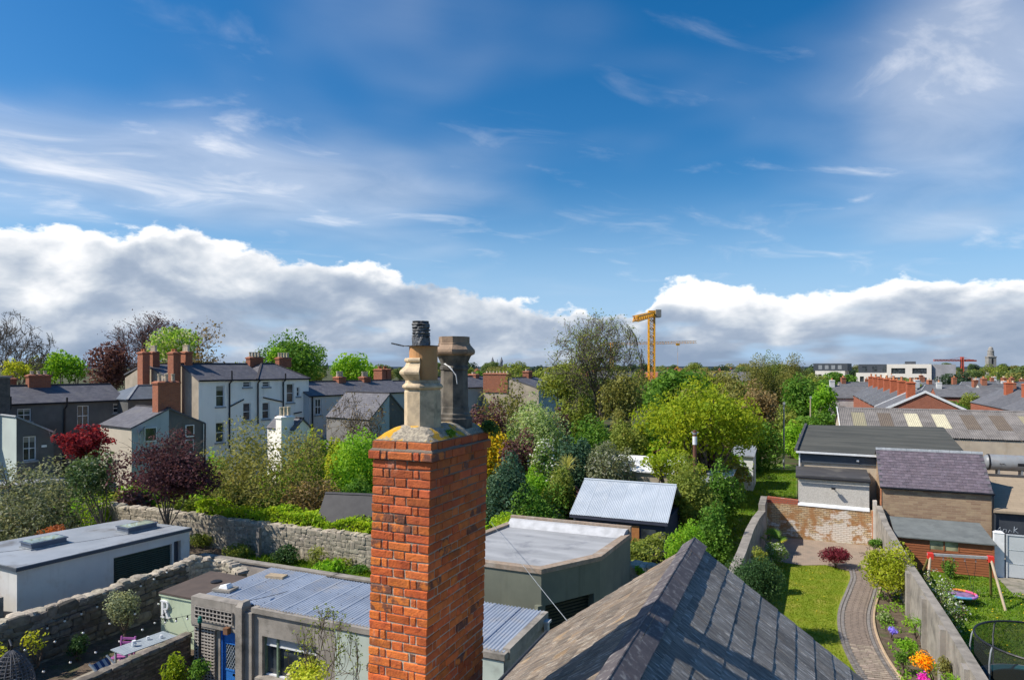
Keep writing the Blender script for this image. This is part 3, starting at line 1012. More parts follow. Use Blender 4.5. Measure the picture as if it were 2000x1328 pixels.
deck = m.build('roof_deck', SLR, ret)
random.seed(21)
SL = HW / math.cos(TH)
NR = 10; ex = SL / NR
def slate_mesh(sgn, var):
    U = Vector((-sgn * math.cos(TH), 0, math.sin(TH))); n = Vector((sgn * math.sin(TH), 0, math.cos(TH))); Y = Vector((0, 1, 0))
    w, l, t = 0.290, ex + 0.06, 0.008
    m = MB(); rr = random.Random(var * 7 + sgn)
    j = lambda k=.004: rr.uniform(-k, k)
    def pt(y, s, h): return U * s + Y * y + n * h
    lo = 0.017
    ya, yb = -w / 2, w / 2
    b = [pt(ya + j(.002), 0 + j(), lo - t), pt(yb + j(.002), 0 + j(), lo - t), pt(yb, l, -.002), pt(ya, l, -.002)]
    tp = [p + n * t for p in b]
    # a nibbled lower edge
    m.hexa(b if sgn < 0 else b, tp)
    m.f = [f[::-1] for f in m.f] if sgn > 0 else m.f
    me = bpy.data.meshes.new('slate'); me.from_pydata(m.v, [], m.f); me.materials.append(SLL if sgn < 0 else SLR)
    return me
smesh = {(s, v): slate_mesh(s, v) for s in (-1, 1) for v in range(3)}
for sgn in (-1, 1):
    for r_ in range(NR):
        s0 = r_ * ex
        x = RX + sgn * (HW - s0 * math.cos(TH)); z = EZ + s0 * math.sin(TH)
        y = RY1 - 0.15 - (0.15 if r_ % 2 else 0)
        for q in range(15):
            o = mesh_obj('slate', smesh[(sgn, random.randrange(3))], (x, y, z + random.uniform(-.002, .002)), ret)
            o.rotation_euler = (random.uniform(-.009, .009), random.uniform(-.008, .008), random.uniform(-.014, .014))
            y -= 0.30
        if r_ % 2:                                     # half slate at the verge
            o = mesh_obj('verge_slate', smesh[(sgn, 0)], (x, RY1 - 0.075, z), ret); o.scale = (1, .5, 1)
y = RY1 + 0.02
while y > 4.2:
    m = MB(); L = 0.6
    for sgn in (-1, 1):
        a = Vector((RX - sgn * .004, y, RZ + .075)); w = 0.20
        e = Vector((RX + sgn * w * math.cos(TH), y, RZ + .075 - w * math.sin(TH)))
        p = [a, e, e + Vector((0, -L + .006, 0)), a + Vector((0, -L + .006, 0))]
        m.slab(p if sgn < 0 else p[::-1], 0.016)
    o = m.build('ridge_tile', RIDG, ret)
    o.location.z += random.uniform(-.006, .006)
    y -= L
m = MB(); m.box(RX - .05, RX + .05, 3.5, RY1 - .02, RZ - .05, RZ + .012); m.build('ridge_mortar', MORTAR, ret)
m = MB()
m.tube([(RX - HW - .05, 4.0, EZ - .05), (RX - HW - .05, RY1, EZ - .05)], .055, 8)
m.build('gutter', BLACK, ret)
m = MB(); m.box(RX + HW, RX + HW + .09, 4.0, RY1, EZ - .09, EZ - .02); m.build('gutter', BLACK, ret)

# ---------------------------------------------------------------- rubble stone walls
_st = []
def stone_meshes(mat):
    out = []
    for v in range(9):
        R = random.Random(100 + v)
        bm = bmesh.new()
        bmesh.ops.create_cube(bm, size=1.0)
        bmesh.ops.subdivide_edges(bm, edges=list(bm.edges), cuts=1, use_grid_fill=True)
        for q in bm.verts:
            l = q.co.length
            q.co = q.co * (0.62 / l * 0.60 + 0.43) if l > 0 else q.co
            q.co += Vector((R.uniform(-1, 1), R.uniform(-1, 1), R.uniform(-1, 1))) * 0.075
        me = bpy.data.meshes.new('stone'); bm.to_mesh(me); bm.free()
        me.materials.append(mat)
        out.append(me)
    return out

STONE_W = M('pale_rubble_stone', (0.47, 0.41, 0.32), (0.31, 0.275, 0.22), 7, 0.92, 0.012, 26, rnd=0.26, hue=0.012, dirt=(0.13, 0.115, 0.09), dscale=5, damt=0.6)
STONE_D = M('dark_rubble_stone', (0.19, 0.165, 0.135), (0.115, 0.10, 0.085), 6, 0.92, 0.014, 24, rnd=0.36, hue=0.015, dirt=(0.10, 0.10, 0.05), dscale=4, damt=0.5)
WMORT = M('rubble_mortar', (0.33, 0.285, 0.22), (0.22, 0.19, 0.15), 9, 0.95, 0.01, 40)
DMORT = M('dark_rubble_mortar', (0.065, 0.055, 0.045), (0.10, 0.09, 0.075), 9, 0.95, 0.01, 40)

def rubble_face(parent, fr, L, topf, sw, sh, meshes, cap, seed, z0=0.0, prob=1.0, depth=0.105):
    """irregular courses of stones on the front (b=0) of a wall; first cap stones are objects, the rest one part"""
    R = random.Random(seed)
    items = []
    z = z0
    zmax = max(topf(L * k / 20) for k in range(21))
    while z < zmax - 0.05:
        h = sh * R.uniform(0.7, 1.35)
        a = -R.uniform(0, sw * .6)
        while a < L:
            w = sw * R.uniform(0.5, 1.6)
            hh = h * R.uniform(0.8, 1.12)
            if R.random() < 0.14: hh *= 1.5; w *= 1.15
            ac = a + w / 2
            if 0 <= ac <= L and z + h * .6 < topf(ac):
                items.append((ac, min(z + h / 2 + R.uniform(-.02, .02), topf(ac) - h * .3), w, hh, R.randrange(len(meshes)), R.uniform(-.09, .09), R.uniform(.7, 1.25)))
            a += w * 0.97
        z += h * 0.95
    R.shuffle(items)
    items.sort(key=lambda t: -(t[2] * t[3] > sw * sh * .45))
    rest = items[cap:]
    for (a, z, w, h, k, tw, dd) in items[:cap]:
        o = mesh_obj('stone', meshes[k], fr(a, 0.025, z), parent)
        o.scale = (w * .98, depth * dd, h * .98)
        o.rotation_euler = (0, tw, fr.ang)
    if rest:
        m = MB()
        for (a, z, w, h, k, tw, dd) in rest:
            me = meshes[k]; i = len(m.v)
            ct, st = math.cos(tw), math.sin(tw)
            for v in me.vertices:
                x, y, zz = v.co.x * w * 1.02, v.co.y * depth * dd, v.co.z * h * 1.02
                m.v.append(fr(a + x * ct + zz * st, 0.02 + y, z - x * st + zz * ct))
            for p in me.polygons: m.f.append(tuple(i + q for q in p.vertices))
        o = m.build('small_stones', meshes[0].materials[0], parent, uv=False)
        o['kind'] = 'stuff'

def rubble_core(parent, fr, L, topf, t, mat, z0=0.0, n=24):
    m = MB()
    for k in range(n):
        a0, a1 = L * k / n, L * (k + 1) / n
        m.hexa([fr(a0, 0.012, z0), fr(a1, 0.012, z0), fr(a1, t, z0), fr(a0, t, z0)],
               [fr(a0, 0.012, topf(a0) - .03), fr(a1, 0.012, topf(a1) - .03), fr(a1, t, topf(a1) - .03), fr(a0, t, topf(a0) - .03)])
    m.build('mortar_core', mat, parent, uv=False)

def rubble_coping(parent, fr, L, topf, t, meshes, seed, sw=.4):
    R = random.Random(seed); a = 0
    while a < L:
        w = sw * R.uniform(.55, 1.4)
        o = mesh_obj('coping_stone', R.choice(meshes), fr(a + w / 2, t * .5 + R.uniform(-.04, .04), topf(a + w / 2) + R.uniform(-.05, .02)), parent)
        o.scale = (w, t * R.uniform(.85, 1.15), R.uniform(.12, .22)); o.rotation_euler = (R.uniform(-.15, .15), R.uniform(-.12, .12), fr.ang + R.uniform(-.2, .2))
        a += w * .95

SMW = stone_meshes(STONE_W); SMD = stone_meshes(STONE_D)

# long pale wall across the gardens
def nz(a, s=1.0, k=0.0): return mnoise.noise(Vector((a * s, k, 3.1)))
lw = thing('stone_wall', 'long pale rubble stone wall crossing behind the vegetable plot', 'wall', (-26, 23.7, 0))
fl = Fr((-34.0, 23.6), 0.0)
top_l = lambda a: 2.24 + .09 * nz(a, .8) - .012 * max(0, a - 18)
rubble_core(lw, fl, 24.2, top_l, .5, WMORT)
rubble_face(lw, fl, 19.0, top_l, .33, .19, SMW, 290, 5)
rubble_coping(lw, fl, 24.0, top_l, .5, SMW, 6, .3)
lw2 = thing('stone_wall', 'short end of pale stone wall hung with ivy between grey workshop and lane', 'wall', (-4.8, 23.7, 0))
fl2 = Fr((-6.6, 23.75), 0.0)
top_l2 = lambda a: 2.3 + .08 * nz(a, 1.1, 9)
rubble_core(lw2, fl2, 2.45, top_l2, .5, WMORT)
rubble_face(lw2, fl2, 2.45, top_l2, .36, .24, SMW, 120, 7)
rubble_coping(lw2, fl2, 2.4, top_l2, .5, SMW, 8)
lw3 = thing('stone_wall', 'low broken stone wall in shade running from ivy wall towards the viewer', 'wall', (-4.4, 21.5, 0))
fl3 = Fr((-4.75, 20.4), math.radians(84))
top_l3 = lambda a: 1.25 + .25 * a / 3 + .12 * nz(a, 1.6, 4)
rubble_core(lw3, fl3, 3.2, top_l3, .45, WMORT)
rubble_face(lw3, fl3, 3.2, top_l3, .36, .24, SMW, 80, 9)
rubble_coping(lw3, fl3, 3.1, top_l3, .45, SMW, 10)

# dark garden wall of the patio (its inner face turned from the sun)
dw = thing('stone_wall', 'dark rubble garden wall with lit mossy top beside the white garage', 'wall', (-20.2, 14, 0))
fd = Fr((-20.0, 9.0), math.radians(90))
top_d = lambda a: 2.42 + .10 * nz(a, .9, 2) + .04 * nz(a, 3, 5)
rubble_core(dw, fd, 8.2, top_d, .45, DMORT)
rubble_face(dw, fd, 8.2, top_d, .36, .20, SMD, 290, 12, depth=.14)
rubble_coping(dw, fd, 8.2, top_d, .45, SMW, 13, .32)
# its curved end of paler stone
pc = thing('stone_wall', 'curved end of pale stone wall behind the brown felt roof', 'wall', (-19.2, 17.6, 0))
arc = [(-20.2 + .2, 17.15), (-20.05, 17.6), (-19.75, 17.95), (-19.3, 18.1), (-18.8, 18.05), (-18.35, 17.8)]
for i in range(len(arc) - 1):
    p, q = Vector(arc[i]), Vector(arc[i + 1]); L = (q - p).length
    fa = Fr(p, math.atan2(q.y - p.y, q.x - p.x))
    tf = (lambda i: (lambda a: 2.5 - .07 * i))(i)
    rubble_core(pc, fa, L, tf, .4, WMORT, n=2)
    rubble_face(pc, fa, L, tf, .26, .17, SMW, 60, 30 + i, z0=.8)
    rubble_coping(pc, fa, L, tf, .42, SMW, 40 + i, .25)

# ---------------------------------------------------------------- white flat-roofed garage, far left
GWH = M('white_render', (0.66, 0.65, 0.62), (0.60, 0.59, 0.57), 1.2, 0.9, 0.002, 60, dirt=(0.50, 0.42, 0.34), dscale=1.3, damt=0.45, streak=0.45)
ROOFM = M('grey_roof_membrane', (0.27, 0.295, 0.325), (0.33, 0.355, 0.385), 1.0, 0.45, spec=0.5, dirt=(0.12, 0.105, 0.09), dscale=.75, damt=0.85)
TRIMB = M('dark_blue_trim', (0.06, 0.075, 0.10), (0.08, 0.095, 0.12), 3, 0.5)
SHUT = M('green_shutter_steel', (0.010, 0.045, 0.042), (0.014, 0.06, 0.055), 3, 0.4, spec=0.5)
g = thing('flat_roof_garage', 'white rendered flat-roofed garage with green roller shutter and two skylights', 'garage', (-25, 16.5, 0))
gn, gf, gbf, gbn = Vector((-23.31, 13.49)), Vector((-22.62, 19.56)), Vector((-26.35, 19.5)), Vector((-27.6, 13.75))
d_ = (gf - gn); GL = d_.length; fg = Fr(gn, math.atan2(d_.y, d_.x))
def hitg(px, py):
    r = ray(px, py); A = Vector((fg.c, fg.s)); t = (gn.x * A.y - gn.y * A.x) / (r.x * A.y - r.y * A.x)
    return (Vector((r.x * t, r.y * t)) - gn).dot(A)
SA0, SA1 = hitg(222, 1100), hitg(336, 1075)
m = MB()
m.wall(GL, 0, 2.86, .3, [(SA0, SA1, .1, 2.52), (SA1 + .08, SA1 + .38, .1, 2.58)], fg)
m.poly([(gn.x, gn.y, 0), (gn.x, gn.y, 2.86), (gbn.x, gbn.y, 2.86), (gbn.x, gbn.y, 0)])
m.poly([(gf.x, gf.y, 0), (gbf.x, gbf.y, 0), (gbf.x, gbf.y, 2.86), (gf.x, gf.y, 2.86)])
m.poly([(gbn.x, gbn.y, 0), (gbn.x, gbn.y, 2.86), (gbf.x, gbf.y, 2.86), (gbf.x, gbf.y, 0)])
m.build('wall', GWH, g)
m = MB()
ins = lambda e: [gn + Vector((e, -e)), gf + Vector((e, e)), gbf + Vector((-e, e)), gbn + Vector((-e, -e))]
m.prism([(p.x, p.y) for p in ins(.07)], 2.86, 2.965); m.build('roof_trim', TRIMB, g)
m = MB(); m.prism([(p.x, p.y) for p in ins(.05)], 2.968, 2.995); m.build('roof_membrane', ROOFM, g)
sh = MB()
shp = None
m = MB(); m.box(SA0, SA1, .16, .2, .1, 2.52, fg); shp = m.build('roller_shutter', SHUT, g)
for k in range(30):
    z = .11 + k * .08
    m = MB(); P_ = [fg(SA0 + .01, .155, z), fg(SA1 - .01, .155, z), fg(SA1 - .01, .11, z + .02), fg(SA1 - .01, .11, z + .055), fg(SA1 - .01, .155, z + .075), fg(SA0 + .01, .155, z + .075), fg(SA0 + .01, .11, z + .055), fg(SA0 + .01, .11, z + .02)]
    i = len(m.v); m.v += P_
    m.f += [(0, 1, 2, 7), (7, 2, 3, 6), (6, 3, 4, 5)]
    m.build('slat', SHUT, shp)
m = MB(); m.box(SA1 + .08, SA1 + .38, .2, .24, .1, 2.58, fg); m.build('side_door', TRIMB, g)
SKYG = glassmat('skylight_glass', (0.16, 0.19, 0.15), 0.03)
SKYF = M('skylight_frame', (0.07, 0.095, 0.14), (0.09, 0.115, 0.16), 4, 0.4)
for (cx_, cy_) in (((100 + 185) / 2 * 1.0, 1052), (268, 1022)):
    c_ = at_z(30 + (cx_ - 30) * 1.0 if cx_ > 200 else 86, cy_ + 12, 3.0)
    ss = thing('skylight', '%s skylight on the roof of the white garage' % ('larger near' if cx_ < 200 else 'farther'), 'skylight', c_, 'skylights on the white garage')
    fs = Fr((c_.x, c_.y), fg.ang)
    m = MB(); m.box(-.62, .62, -.42, .42, 2.992, 3.05, fs); m.build('kerb', LEAD, ss)
    m = MB(); m.box(-.58, .58, -.38, .38, 3.05, 3.19, fs); m.box(-.62, .62, -.42, .42, 3.19, 3.225, fs); m.build('frame', SKYF, ss)
    m = MB(); m.box(-.54, .54, -.34, .34, 3.226, 3.236, fs); m.build('glass', SKYG, ss)
for k, (a, h) in enumerate(((5.62, 1.7), (5.74, 1.55), (5.86, 1.8))):
    m = MB(); m.beam(fg(a, -.28, .0), fg(a + .03, -.03, h), .09, .03)
    tag(m.build('timber_plank', M('grey_timber', (.20, .17, .13), (.13, .11, .09), 8, .9, rnd=.3), None), '%s plank leaning on the garage end by the shutter' % ('first', 'middle', 'last')[k], 'plank', 'planks leaning on the garage')

# grey rendered garden wall and its coping
RW = M('pinkish_grey_render', (0.44, 0.40, 0.365), (0.36, 0.325, 0.30), 1.5, 0.92, 0.004, 50, dirt=(0.22, 0.20, 0.18), dscale=1.5, damt=.5, streak=0.45)
gw = thing('garden_wall', 'smooth grey rendered garden wall in front of the vegetable plot', 'wall', (-17, 20, 0))
m = MB(); m.box(-22.5, -10.2, 19.95, 20.15, 0, 1.76); m.build('wall', RW, gw)
m = MB(); m.box(-22.5, -10.2, 19.9, 20.2, 1.76, 1.83); m.build('coping', CONC, gw)

# concrete wall left of the garage front
m = MB(); m.box(-29, -23.5, 12.85, 13.2, 0, 2.1); lwall = tag(m.build('boundary_wall', CONC), 'low concrete boundary wall in front of the garage at the left edge', 'wall')

# ---------------------------------------------------------------- patio: brown-roofed shed with letter R
PGRN = M('pale_green_paint', (0.52, 0.60, 0.43), (0.48, 0.56, 0.40), 1.5, 0.75, streak=0.45)
FELTB = M('brown_roof_felt', (0.105, 0.080, 0.068), (0.085, 0.066, 0.058), 3, 0.9)
rs = thing('garden_shed', 'pale green garden shed with brown felt roof and a letter R', 'shed', (-17.3, 15.5, 0))
m = MB(); m.box(-18.1, -16.62, 14.6, 16.4, 0, 2.5); m.build('wall', PGRN, rs)
m = MB(); m.hexa([(-18.14, 14.55, 2.5), (-16.5, 14.55, 2.5), (-16.5, 16.6, 2.56), (-18.2, 16.6, 2.56)], [(-18.14, 14.55, 2.56), (-16.5, 14.55, 2.56), (-16.5, 16.6, 2.62), (-18.2, 16.6, 2.62)]); m.build('roof', FELTB, rs)
m = MB(); m.lathe((-17.15, 15.85, 2.60), [(.17, 0), (.17, .03), (.12, .05)], 16); m.build('roof_vent', BLACK, rs)
m = MB(); m.box(-18.14, -16.6, 14.56, 14.6, 2.44, 2.50); m.build('fascia', PGRN, rs)
# the letter R: slab serif outline with depth
def letter_R(fr, z0, s, t, mat, parent):
    m = MB()
    def bar(pts): m.prism2(pts) if False else None
    def ext(poly):
        n = len(poly); i = len(m.v)
        m.v += [fr(p[0] * s, -t, z0 + p[1] * s) for p in poly] + [fr(p[0] * s, 0, z0 + p[1] * s) for p in poly]
        m.f.append(tuple(range(i, i + n))); m.f.append(tuple(range(i + 2 * n - 1, i + n - 1, -1)))
        for k in range(n): q = (k + 1) % n; m.f.append((i + k, i + n + k, i + n + q, i + q))
    ext([(.08, .07), (.24, .07), (.24, .93), (.08, .93)])
    ext([(0, 0), (.32, 0), (.32, .075), (0, .075)]); ext([(0, .925), (.24, .925), (.24, 1), (0, 1)])
    o_, i_ = [], []
    for k in range(9):
        a = math.pi / 2 - math.pi * k / 8
        o_.append((.40 + .24 * math.cos(a), .735 + .265 * math.sin(a))); i_.append((.38 + .13 * math.cos(a), .735 + .19 * math.sin(a)))
    ext([(.24, 1), (.40, 1), (.38, .925), (.24, .925)]); ext([(.24, .545), (.38, .545), (.40, .47), (.24, .47)])
    for k in range(8): ext([o_[k], o_[k + 1], i_[k + 1], i_[k]])
    ext([(.30, .47), (.44, .50), (.66, .075), (.50, .075)]); ext([(.47, 0), (.76, 0), (.76, .075), (.47, .075)])
    m.build('letter_face', mat, parent)
lr = thing('letter_sign', 'large white letter R mounted on the pale green shed wall', 'letter', (-17.9, 14.6, 1.9))
letter_R(Fr((-18.05, 14.595), 0), 1.80, .52, .06, WHITE, lr)

# paving, edging, plants and furniture on the patio
for k in range(7):
    for q in range(2):
        m = MB(); y0 = 9.6 + k * .62; x0 = -17.62 + q * .6
        m.box(x0, x0 + .58, y0, y0 + .60, 1.004, 1.045); tag(m.build('paving_slab', M('paving_slab_concrete', (.30, .25, .19), (.22, .19, .14), 5, .9, .004, 40, rnd=.2, dirt=(.12, .12, .06), dscale=3, damt=.6)), '%s paving slab from the wicker chair in the %s patio row' % (('first', 'second', 'third', 'fourth', 'fifth', 'sixth', 'seventh')[k], ('edging side', 'brick wall side')[q]), 'slab', 'patio paving slabs')
for k in range(11):
    y0 = 9.2 + k * .62
    m = MB(); m.box(-17.82, -17.68, y0, y0 + .59, .9, 1.16)
    tag(m.build('edging_block', M('edging_concrete', (.36, .31, .24), (.27, .24, .19), 5, .9, .004, 40, rnd=.18)), '%s pale concrete edging block along the patio counting from wicker chair' % ('first', 'second', 'third', 'fourth', 'fifth', 'sixth', 'seventh', 'eighth', 'ninth', 'tenth', 'eleventh')[k], 'edging block', 'patio edging blocks')

# dark brick wall between patio and yard
BRD = M('old_brown_brick', (0.20, 0.15, 0.115), (0.13, 0.10, 0.08), 9, 0.92, 0.006, 50, rnd=.38, hue=.02, dirt=(.07, .07, .04), dscale=4, damt=.5)
bw = thing('brick_wall', 'weathered brown brick wall between the patio and the blue door', 'wall', (-16.3, 12, 0))
m = MB(); m.box(-16.52, -16.312, 9.4, 14.15, 0, 1.62); m.build('mortar_core', DMORT, bw)
_b2 = []
for v in range(4):
    R = random.Random(v); bm = bmesh.new(); bmesh.ops.create_cube(bm, size=1)
    for q in bm.verts: q.co = Vector((q.co.x * .10, q.co.y * .215, q.co.z * .064)) + Vector((R.uniform(-1, 1), R.uniform(-1, 1), R.uniform(-1, 1))) * .005
    bmesh.ops.bevel(bm, geom=list(bm.edges), offset=.008, segments=1, affect='EDGES')
    me = bpy.data.meshes.new('brick'); bm.to_mesh(me); bm.free(); me.materials.append(BRD); _b2.append(me)
random.seed(5)
for r_ in range(14):
    y = 9.5 + (.11 if r_ % 2 else 0)
    while y < 14.1:
        mesh_obj('brick', random.choice(_b2), (-16.35 + random.uniform(-.008, .01), y, .62 + r_ * .075), bw); y += .225
y = 9.45
while y < 14.1:
    o = mesh_obj('coping_stone', random.choice(SMD), (-16.41 + random.uniform(-.02, .02), y, 1.66), bw)
    o.scale = (.28, random.uniform(.25, .4), random.uniform(.09, .15)); y += .27

# ---------------------------------------------------------------- workshop with corrugated roof and blue door
CONCW = M('weathered_concrete', (0.36, 0.325, 0.285), (0.25, 0.225, 0.195), 2.0, 0.93, 0.008, 35, dirt=(0.085, 0.08, 0.07), dscale=1.5, damt=.75, detail=6, streak=0.45)
MINT = M('pale_mint_paint', (0.50, 0.56, 0.50), (0.42, 0.48, 0.43), 2, 0.85, dirt=(.28, .29, .26), dscale=2, damt=.5)
TIN = M('painted_corrugated_iron', (0.38, 0.43, 0.51), (0.30, 0.345, 0.42), 1.2, 0.4, rnd=.10, spec=0.5, dirt=(0.46, 0.44, 0.42), dscale=1.6, damt=.6)
ws = thing('workshop', 'grey concrete workshop with blue corrugated roof and bright blue door', 'workshop', (-11, 15.5, 0))
WX0, WX1, WY0, WY1 = -16.02, -6.3, 14.2, 16.95
def wx(px, py=1220): return at_y(px, py, WY0).x
dx0, dx1 = wx(430, 1300), wx(463, 1300)
wx0, wx1 = wx(512), wx(618)
fw = Fr((WX0, WY0), 0)
m = MB()
m.wall(WX1 - WX0, 0, 2.72, .22, [(dx0 - WX0, dx1 - WX0, 0.0, 2.0), (wx0 - WX0, wx1 - WX0, .95, 2.05)], fw)
m.poly([(WX1, WY0, 0), (WX1, WY1, 0), (WX1, WY1, 2.72), (WX1, WY0, 2.72)])
m.poly([(WX0, WY0, 0), (WX0, WY0, 2.72), (WX0, WY1, 2.72), (WX0, WY1, 0)])
m.poly([(WX0, WY1, 0), (WX0, WY1, 2.72), (WX1, WY1, 2.72), (WX1, WY1, 0)])
wsw = m.build('wall', CONCW, ws)
m = MB(); m.box(wx(655), wx(735), WY0 - .02, WY0 - .003, .2, 2.62); m.build('mint_panel', MINT, ws)
m = MB(); m.box(wx(900), WX1 - .02, WY0 - .02, WY0 - .003, .2, 2.62); m.build('mint_panel', MINT, ws)
m = MB(); m.box(-14.0, WX1 + .02, WY0 - .06, WY0 + .16, 2.66, 2.80); m.build('parapet', CONCW, ws)
m = MB(); m.box(WX1 - .12, WX1 + .06, WY0 + .17, WY1 + .03, 2.60, 2.86); m.build('end_parapet', CONCW, ws)
# raised portal round the door, with its pier
px0, px1 = wx(383), wx(470)
m = MB(); m.box(px0 - .02, px1, WY0 - .16, WY0 + .14, 2.05, 2.86); m.box(px0 - .02, dx0 - .04, WY0 - .14, WY0 - .003, 1.99, 2.05)
m.build('portal_lintel', CONCW, ws)
m = MB(); m.box(px1 + .002, px1 + .24, WY0 - .20, WY0 + .14, 0, 2.80); m.hexa([(px1 + .002, WY0 - .20, 2.8), (px1 + .24, WY0 - .20, 2.8), (px1 + .24, WY0 + .14, 2.8), (px1 + .002, WY0 + .14, 2.8)], [(px1 + .04, WY0 - .1, 2.92), (px1 + .2, WY0 - .1, 2.92), (px1 + .2, WY0 + .14, 2.92), (px1 + .04, WY0 + .14, 2.92)])
m.build('pier', CONCW, ws)
m = MB(); m.box(px1 + .242, px1 + .50, WY0 - .10, WY0 - .003, 0, 2.66); m.build('pier', CONCW, ws)
# lattice panels: bars are pieces
LAT = M('grey_lattice', (.42, .38, .34), (.33, .30, .27), 8, .9, rnd=.1)
DARKB = M('dark_void', (.03, .028, .026), (.05, .045, .04), 4, .95)
def lattice(a0, a1, z0, z1, nx, nz_, yb, name, w=.028):
    m = MB(); m.box(a0, a1, yb, yb + .012, z0, z1); p = m.build(name, DARKB, ws)
    for k in range(nx + 1):
        x = a0 + (a1 - a0) * k / nx; m = MB(); m.box(x - w / 2, x + w / 2, yb - .035, yb - .001, z0, z1); m.build('lattice_bar', LAT, p)
    for k in range(nz_ + 1):
        z = z0 + (z1 - z0) * k / nz_; m = MB(); m.box(a0, a1, yb - .045, yb - .036, z - w / 2, z + w / 2); m.build('lattice_bar', LAT, p)
lattice(wx(392), wx(464), 2.28, 2.62, 10, 3, WY0 - .175, 'lattice_panel')
lattice(wx(383), wx(421), .35, 1.97, 6, 18, WY0 - .02, 'block_screen', .04)
# blue door: planks, lattice light, handle
BLUE = M('bright_blue_paint', (0.035, 0.20, 0.62), (0.03, 0.17, 0.54), 5, .5, rnd=.06, spec=.4)
BLUED = M('deep_blue_paint', (0.02, 0.11, 0.42), (0.02, 0.10, 0.36), 5, .5)
m = MB(); m.box(dx0, dx0 + .07, WY0 + .02, WY0 + .14, 0, 2.0); m.box(dx1 - .05, dx1, WY0 + .02, WY0 + .14, 0, 2.0); m.box(dx0 + .07, dx1 - .05, WY0 + .02, WY0 + .14, 1.93, 2.0)
m.build('door_frame', BLUED, ws)
m = MB(); m.box(dx0 + .07, dx1 - .05, WY0 + .10, WY0 + .13, .02, 1.93); dr = m.build('door', BLUED, ws)
npk = 7; bwid = (dx1 - .05 - dx0 - .07) / npk
for k in range(npk):
    a = dx0 + .07 + k * bwid
    for (z0, z1) in ((.03, .85), (1.62, 1.92)) if 0 < k < npk - 1 else ((.03, 1.92),):
        m = MB(); m.box(a + .004, a + bwid - .004, WY0 + .075, WY0 + .0995, z0, z1); m.build('plank', BLUE, dr)
a0, a1 = dx0 + .07 + bwid, dx1 - .05 - bwid
m = MB(); m.box(a0, a1, WY0 + .09, WY0 + .0985, .86, 1.61); m.build('pane', GLASS, dr)
m = MB(); m.box(a0, a1, WY0 + .06, WY0 + .0745, .83, .88); m.box(a0, a1, WY0 + .06, WY0 + .0745, 1.59, 1.64); m.build('light_frame', BLUE, dr)
n = 4; wW = a1 - a0
m = MB()
for k in range(-6, n + 1):
    for s_ in (1, -1):
        p = Vector((a0 + wW * k / n, 0, .87)) if s_ > 0 else Vector((a1 - wW * k / n, 0, .87))
        q = p + Vector((s_ * .74 * .62, 0, .74))
        # clip to the opening
        def clip(p, q):
            t0, t1 = 0.0, 1.0; d = q - p
            for (lo, hi, pc_, dc) in ((a0, a1, p.x, d.x),):
                ta, tb = (lo - pc_) / dc, (hi - pc_) / dc
                if ta > tb: ta, tb = tb, ta
                t0, t1 = max(t0, ta), min(t1, tb)
            return (p + d * t0, p + d * t1) if t1 - t0 > .03 else None
        r_ = clip(p, q)
        if r_: m.beam(r_[0] + Vector((0, WY0 + .082 - .004 * s_, 0)), r_[1] + Vector((0, WY0 + .082 - .004 * s_, 0)), .012, .007)
m.build('diamond_grille', M('pale_grille', (.55, .62, .68), None, 4, .5), dr)
m = MB(); m.box(dx1 - .2, dx1 - .06, WY0 + .03, WY0 + .06, .72, .78); m.box(dx1 - .12, dx1 - .09, WY0 + .045, WY0 + .0745, .6, .74); m.build('handle', BLACK, dr)
# window
FRG = M('green_window_frame', (.16, .22, .15), (.12, .17, .12), 5, .6)
m = MB(); m.box(wx0, wx1, WY0 + .16, WY0 + .17, .97, 2.03); wn = m.build('window', GLASS, ws)
m = MB(); m.box(wx0, wx0 + .06, WY0 + .1, WY0 + .158, .95, 2.05); m.box(wx0 + .44, wx0 + .50, WY0 + .08, WY0 + .158, .95, 2.05); m.box(wx1 - .05, wx1, WY0 + .1, WY0 + .158, .95, 2.05); m.build('window_frame', FRG, wn)
m = MB(); m.box(wx0 + .06, wx0 + .44, WY0 + .12, WY0 + .158, 1.80, 2.04); m.box(wx0 + .5, wx1 - .05, WY0 + .12, WY0 + .158, 1.80, 2.04); m.build('roller_blind', M('grey_blind', (.40, .43, .45), None, 3, .7), wn)
m = MB(); m.box(wx0 + .06, wx1 - .05, WY0 + .1, WY0 + .158, .95, .99); m.box(wx0 + .06, wx1 - .05, WY0 + .105, WY0 + .158, 1.765, 1.80); m.build('window_bar', WHITE, wn)
m = MB(); m.box(wx0 - .12, wx1 + .08, WY0 - .16, WY0 + .1, .86, .945); m.build('window_sill', CONCW, wn)
m = MB(); m.tube([(wx0 + .85, WY0 + .11, 1.0), (wx0 + .85, WY0 + .11, 1.1)], .07, 12); m.tube([(wx0 + 1.1, WY0 + .115, 1.0), (wx0 + 1.1, WY0 + .115, 1.16)], .04, 10)
m.build('sill_jars', POTCREAM, wn)
m = MB(); m.box(wx(452, 1240), wx(460, 1240), WY0 - .30, WY0 - .165, 2.02, 2.2); m.build('door_lamp', M('rusty_lamp', (.22, .11, .06), None, 9, .8), ws)
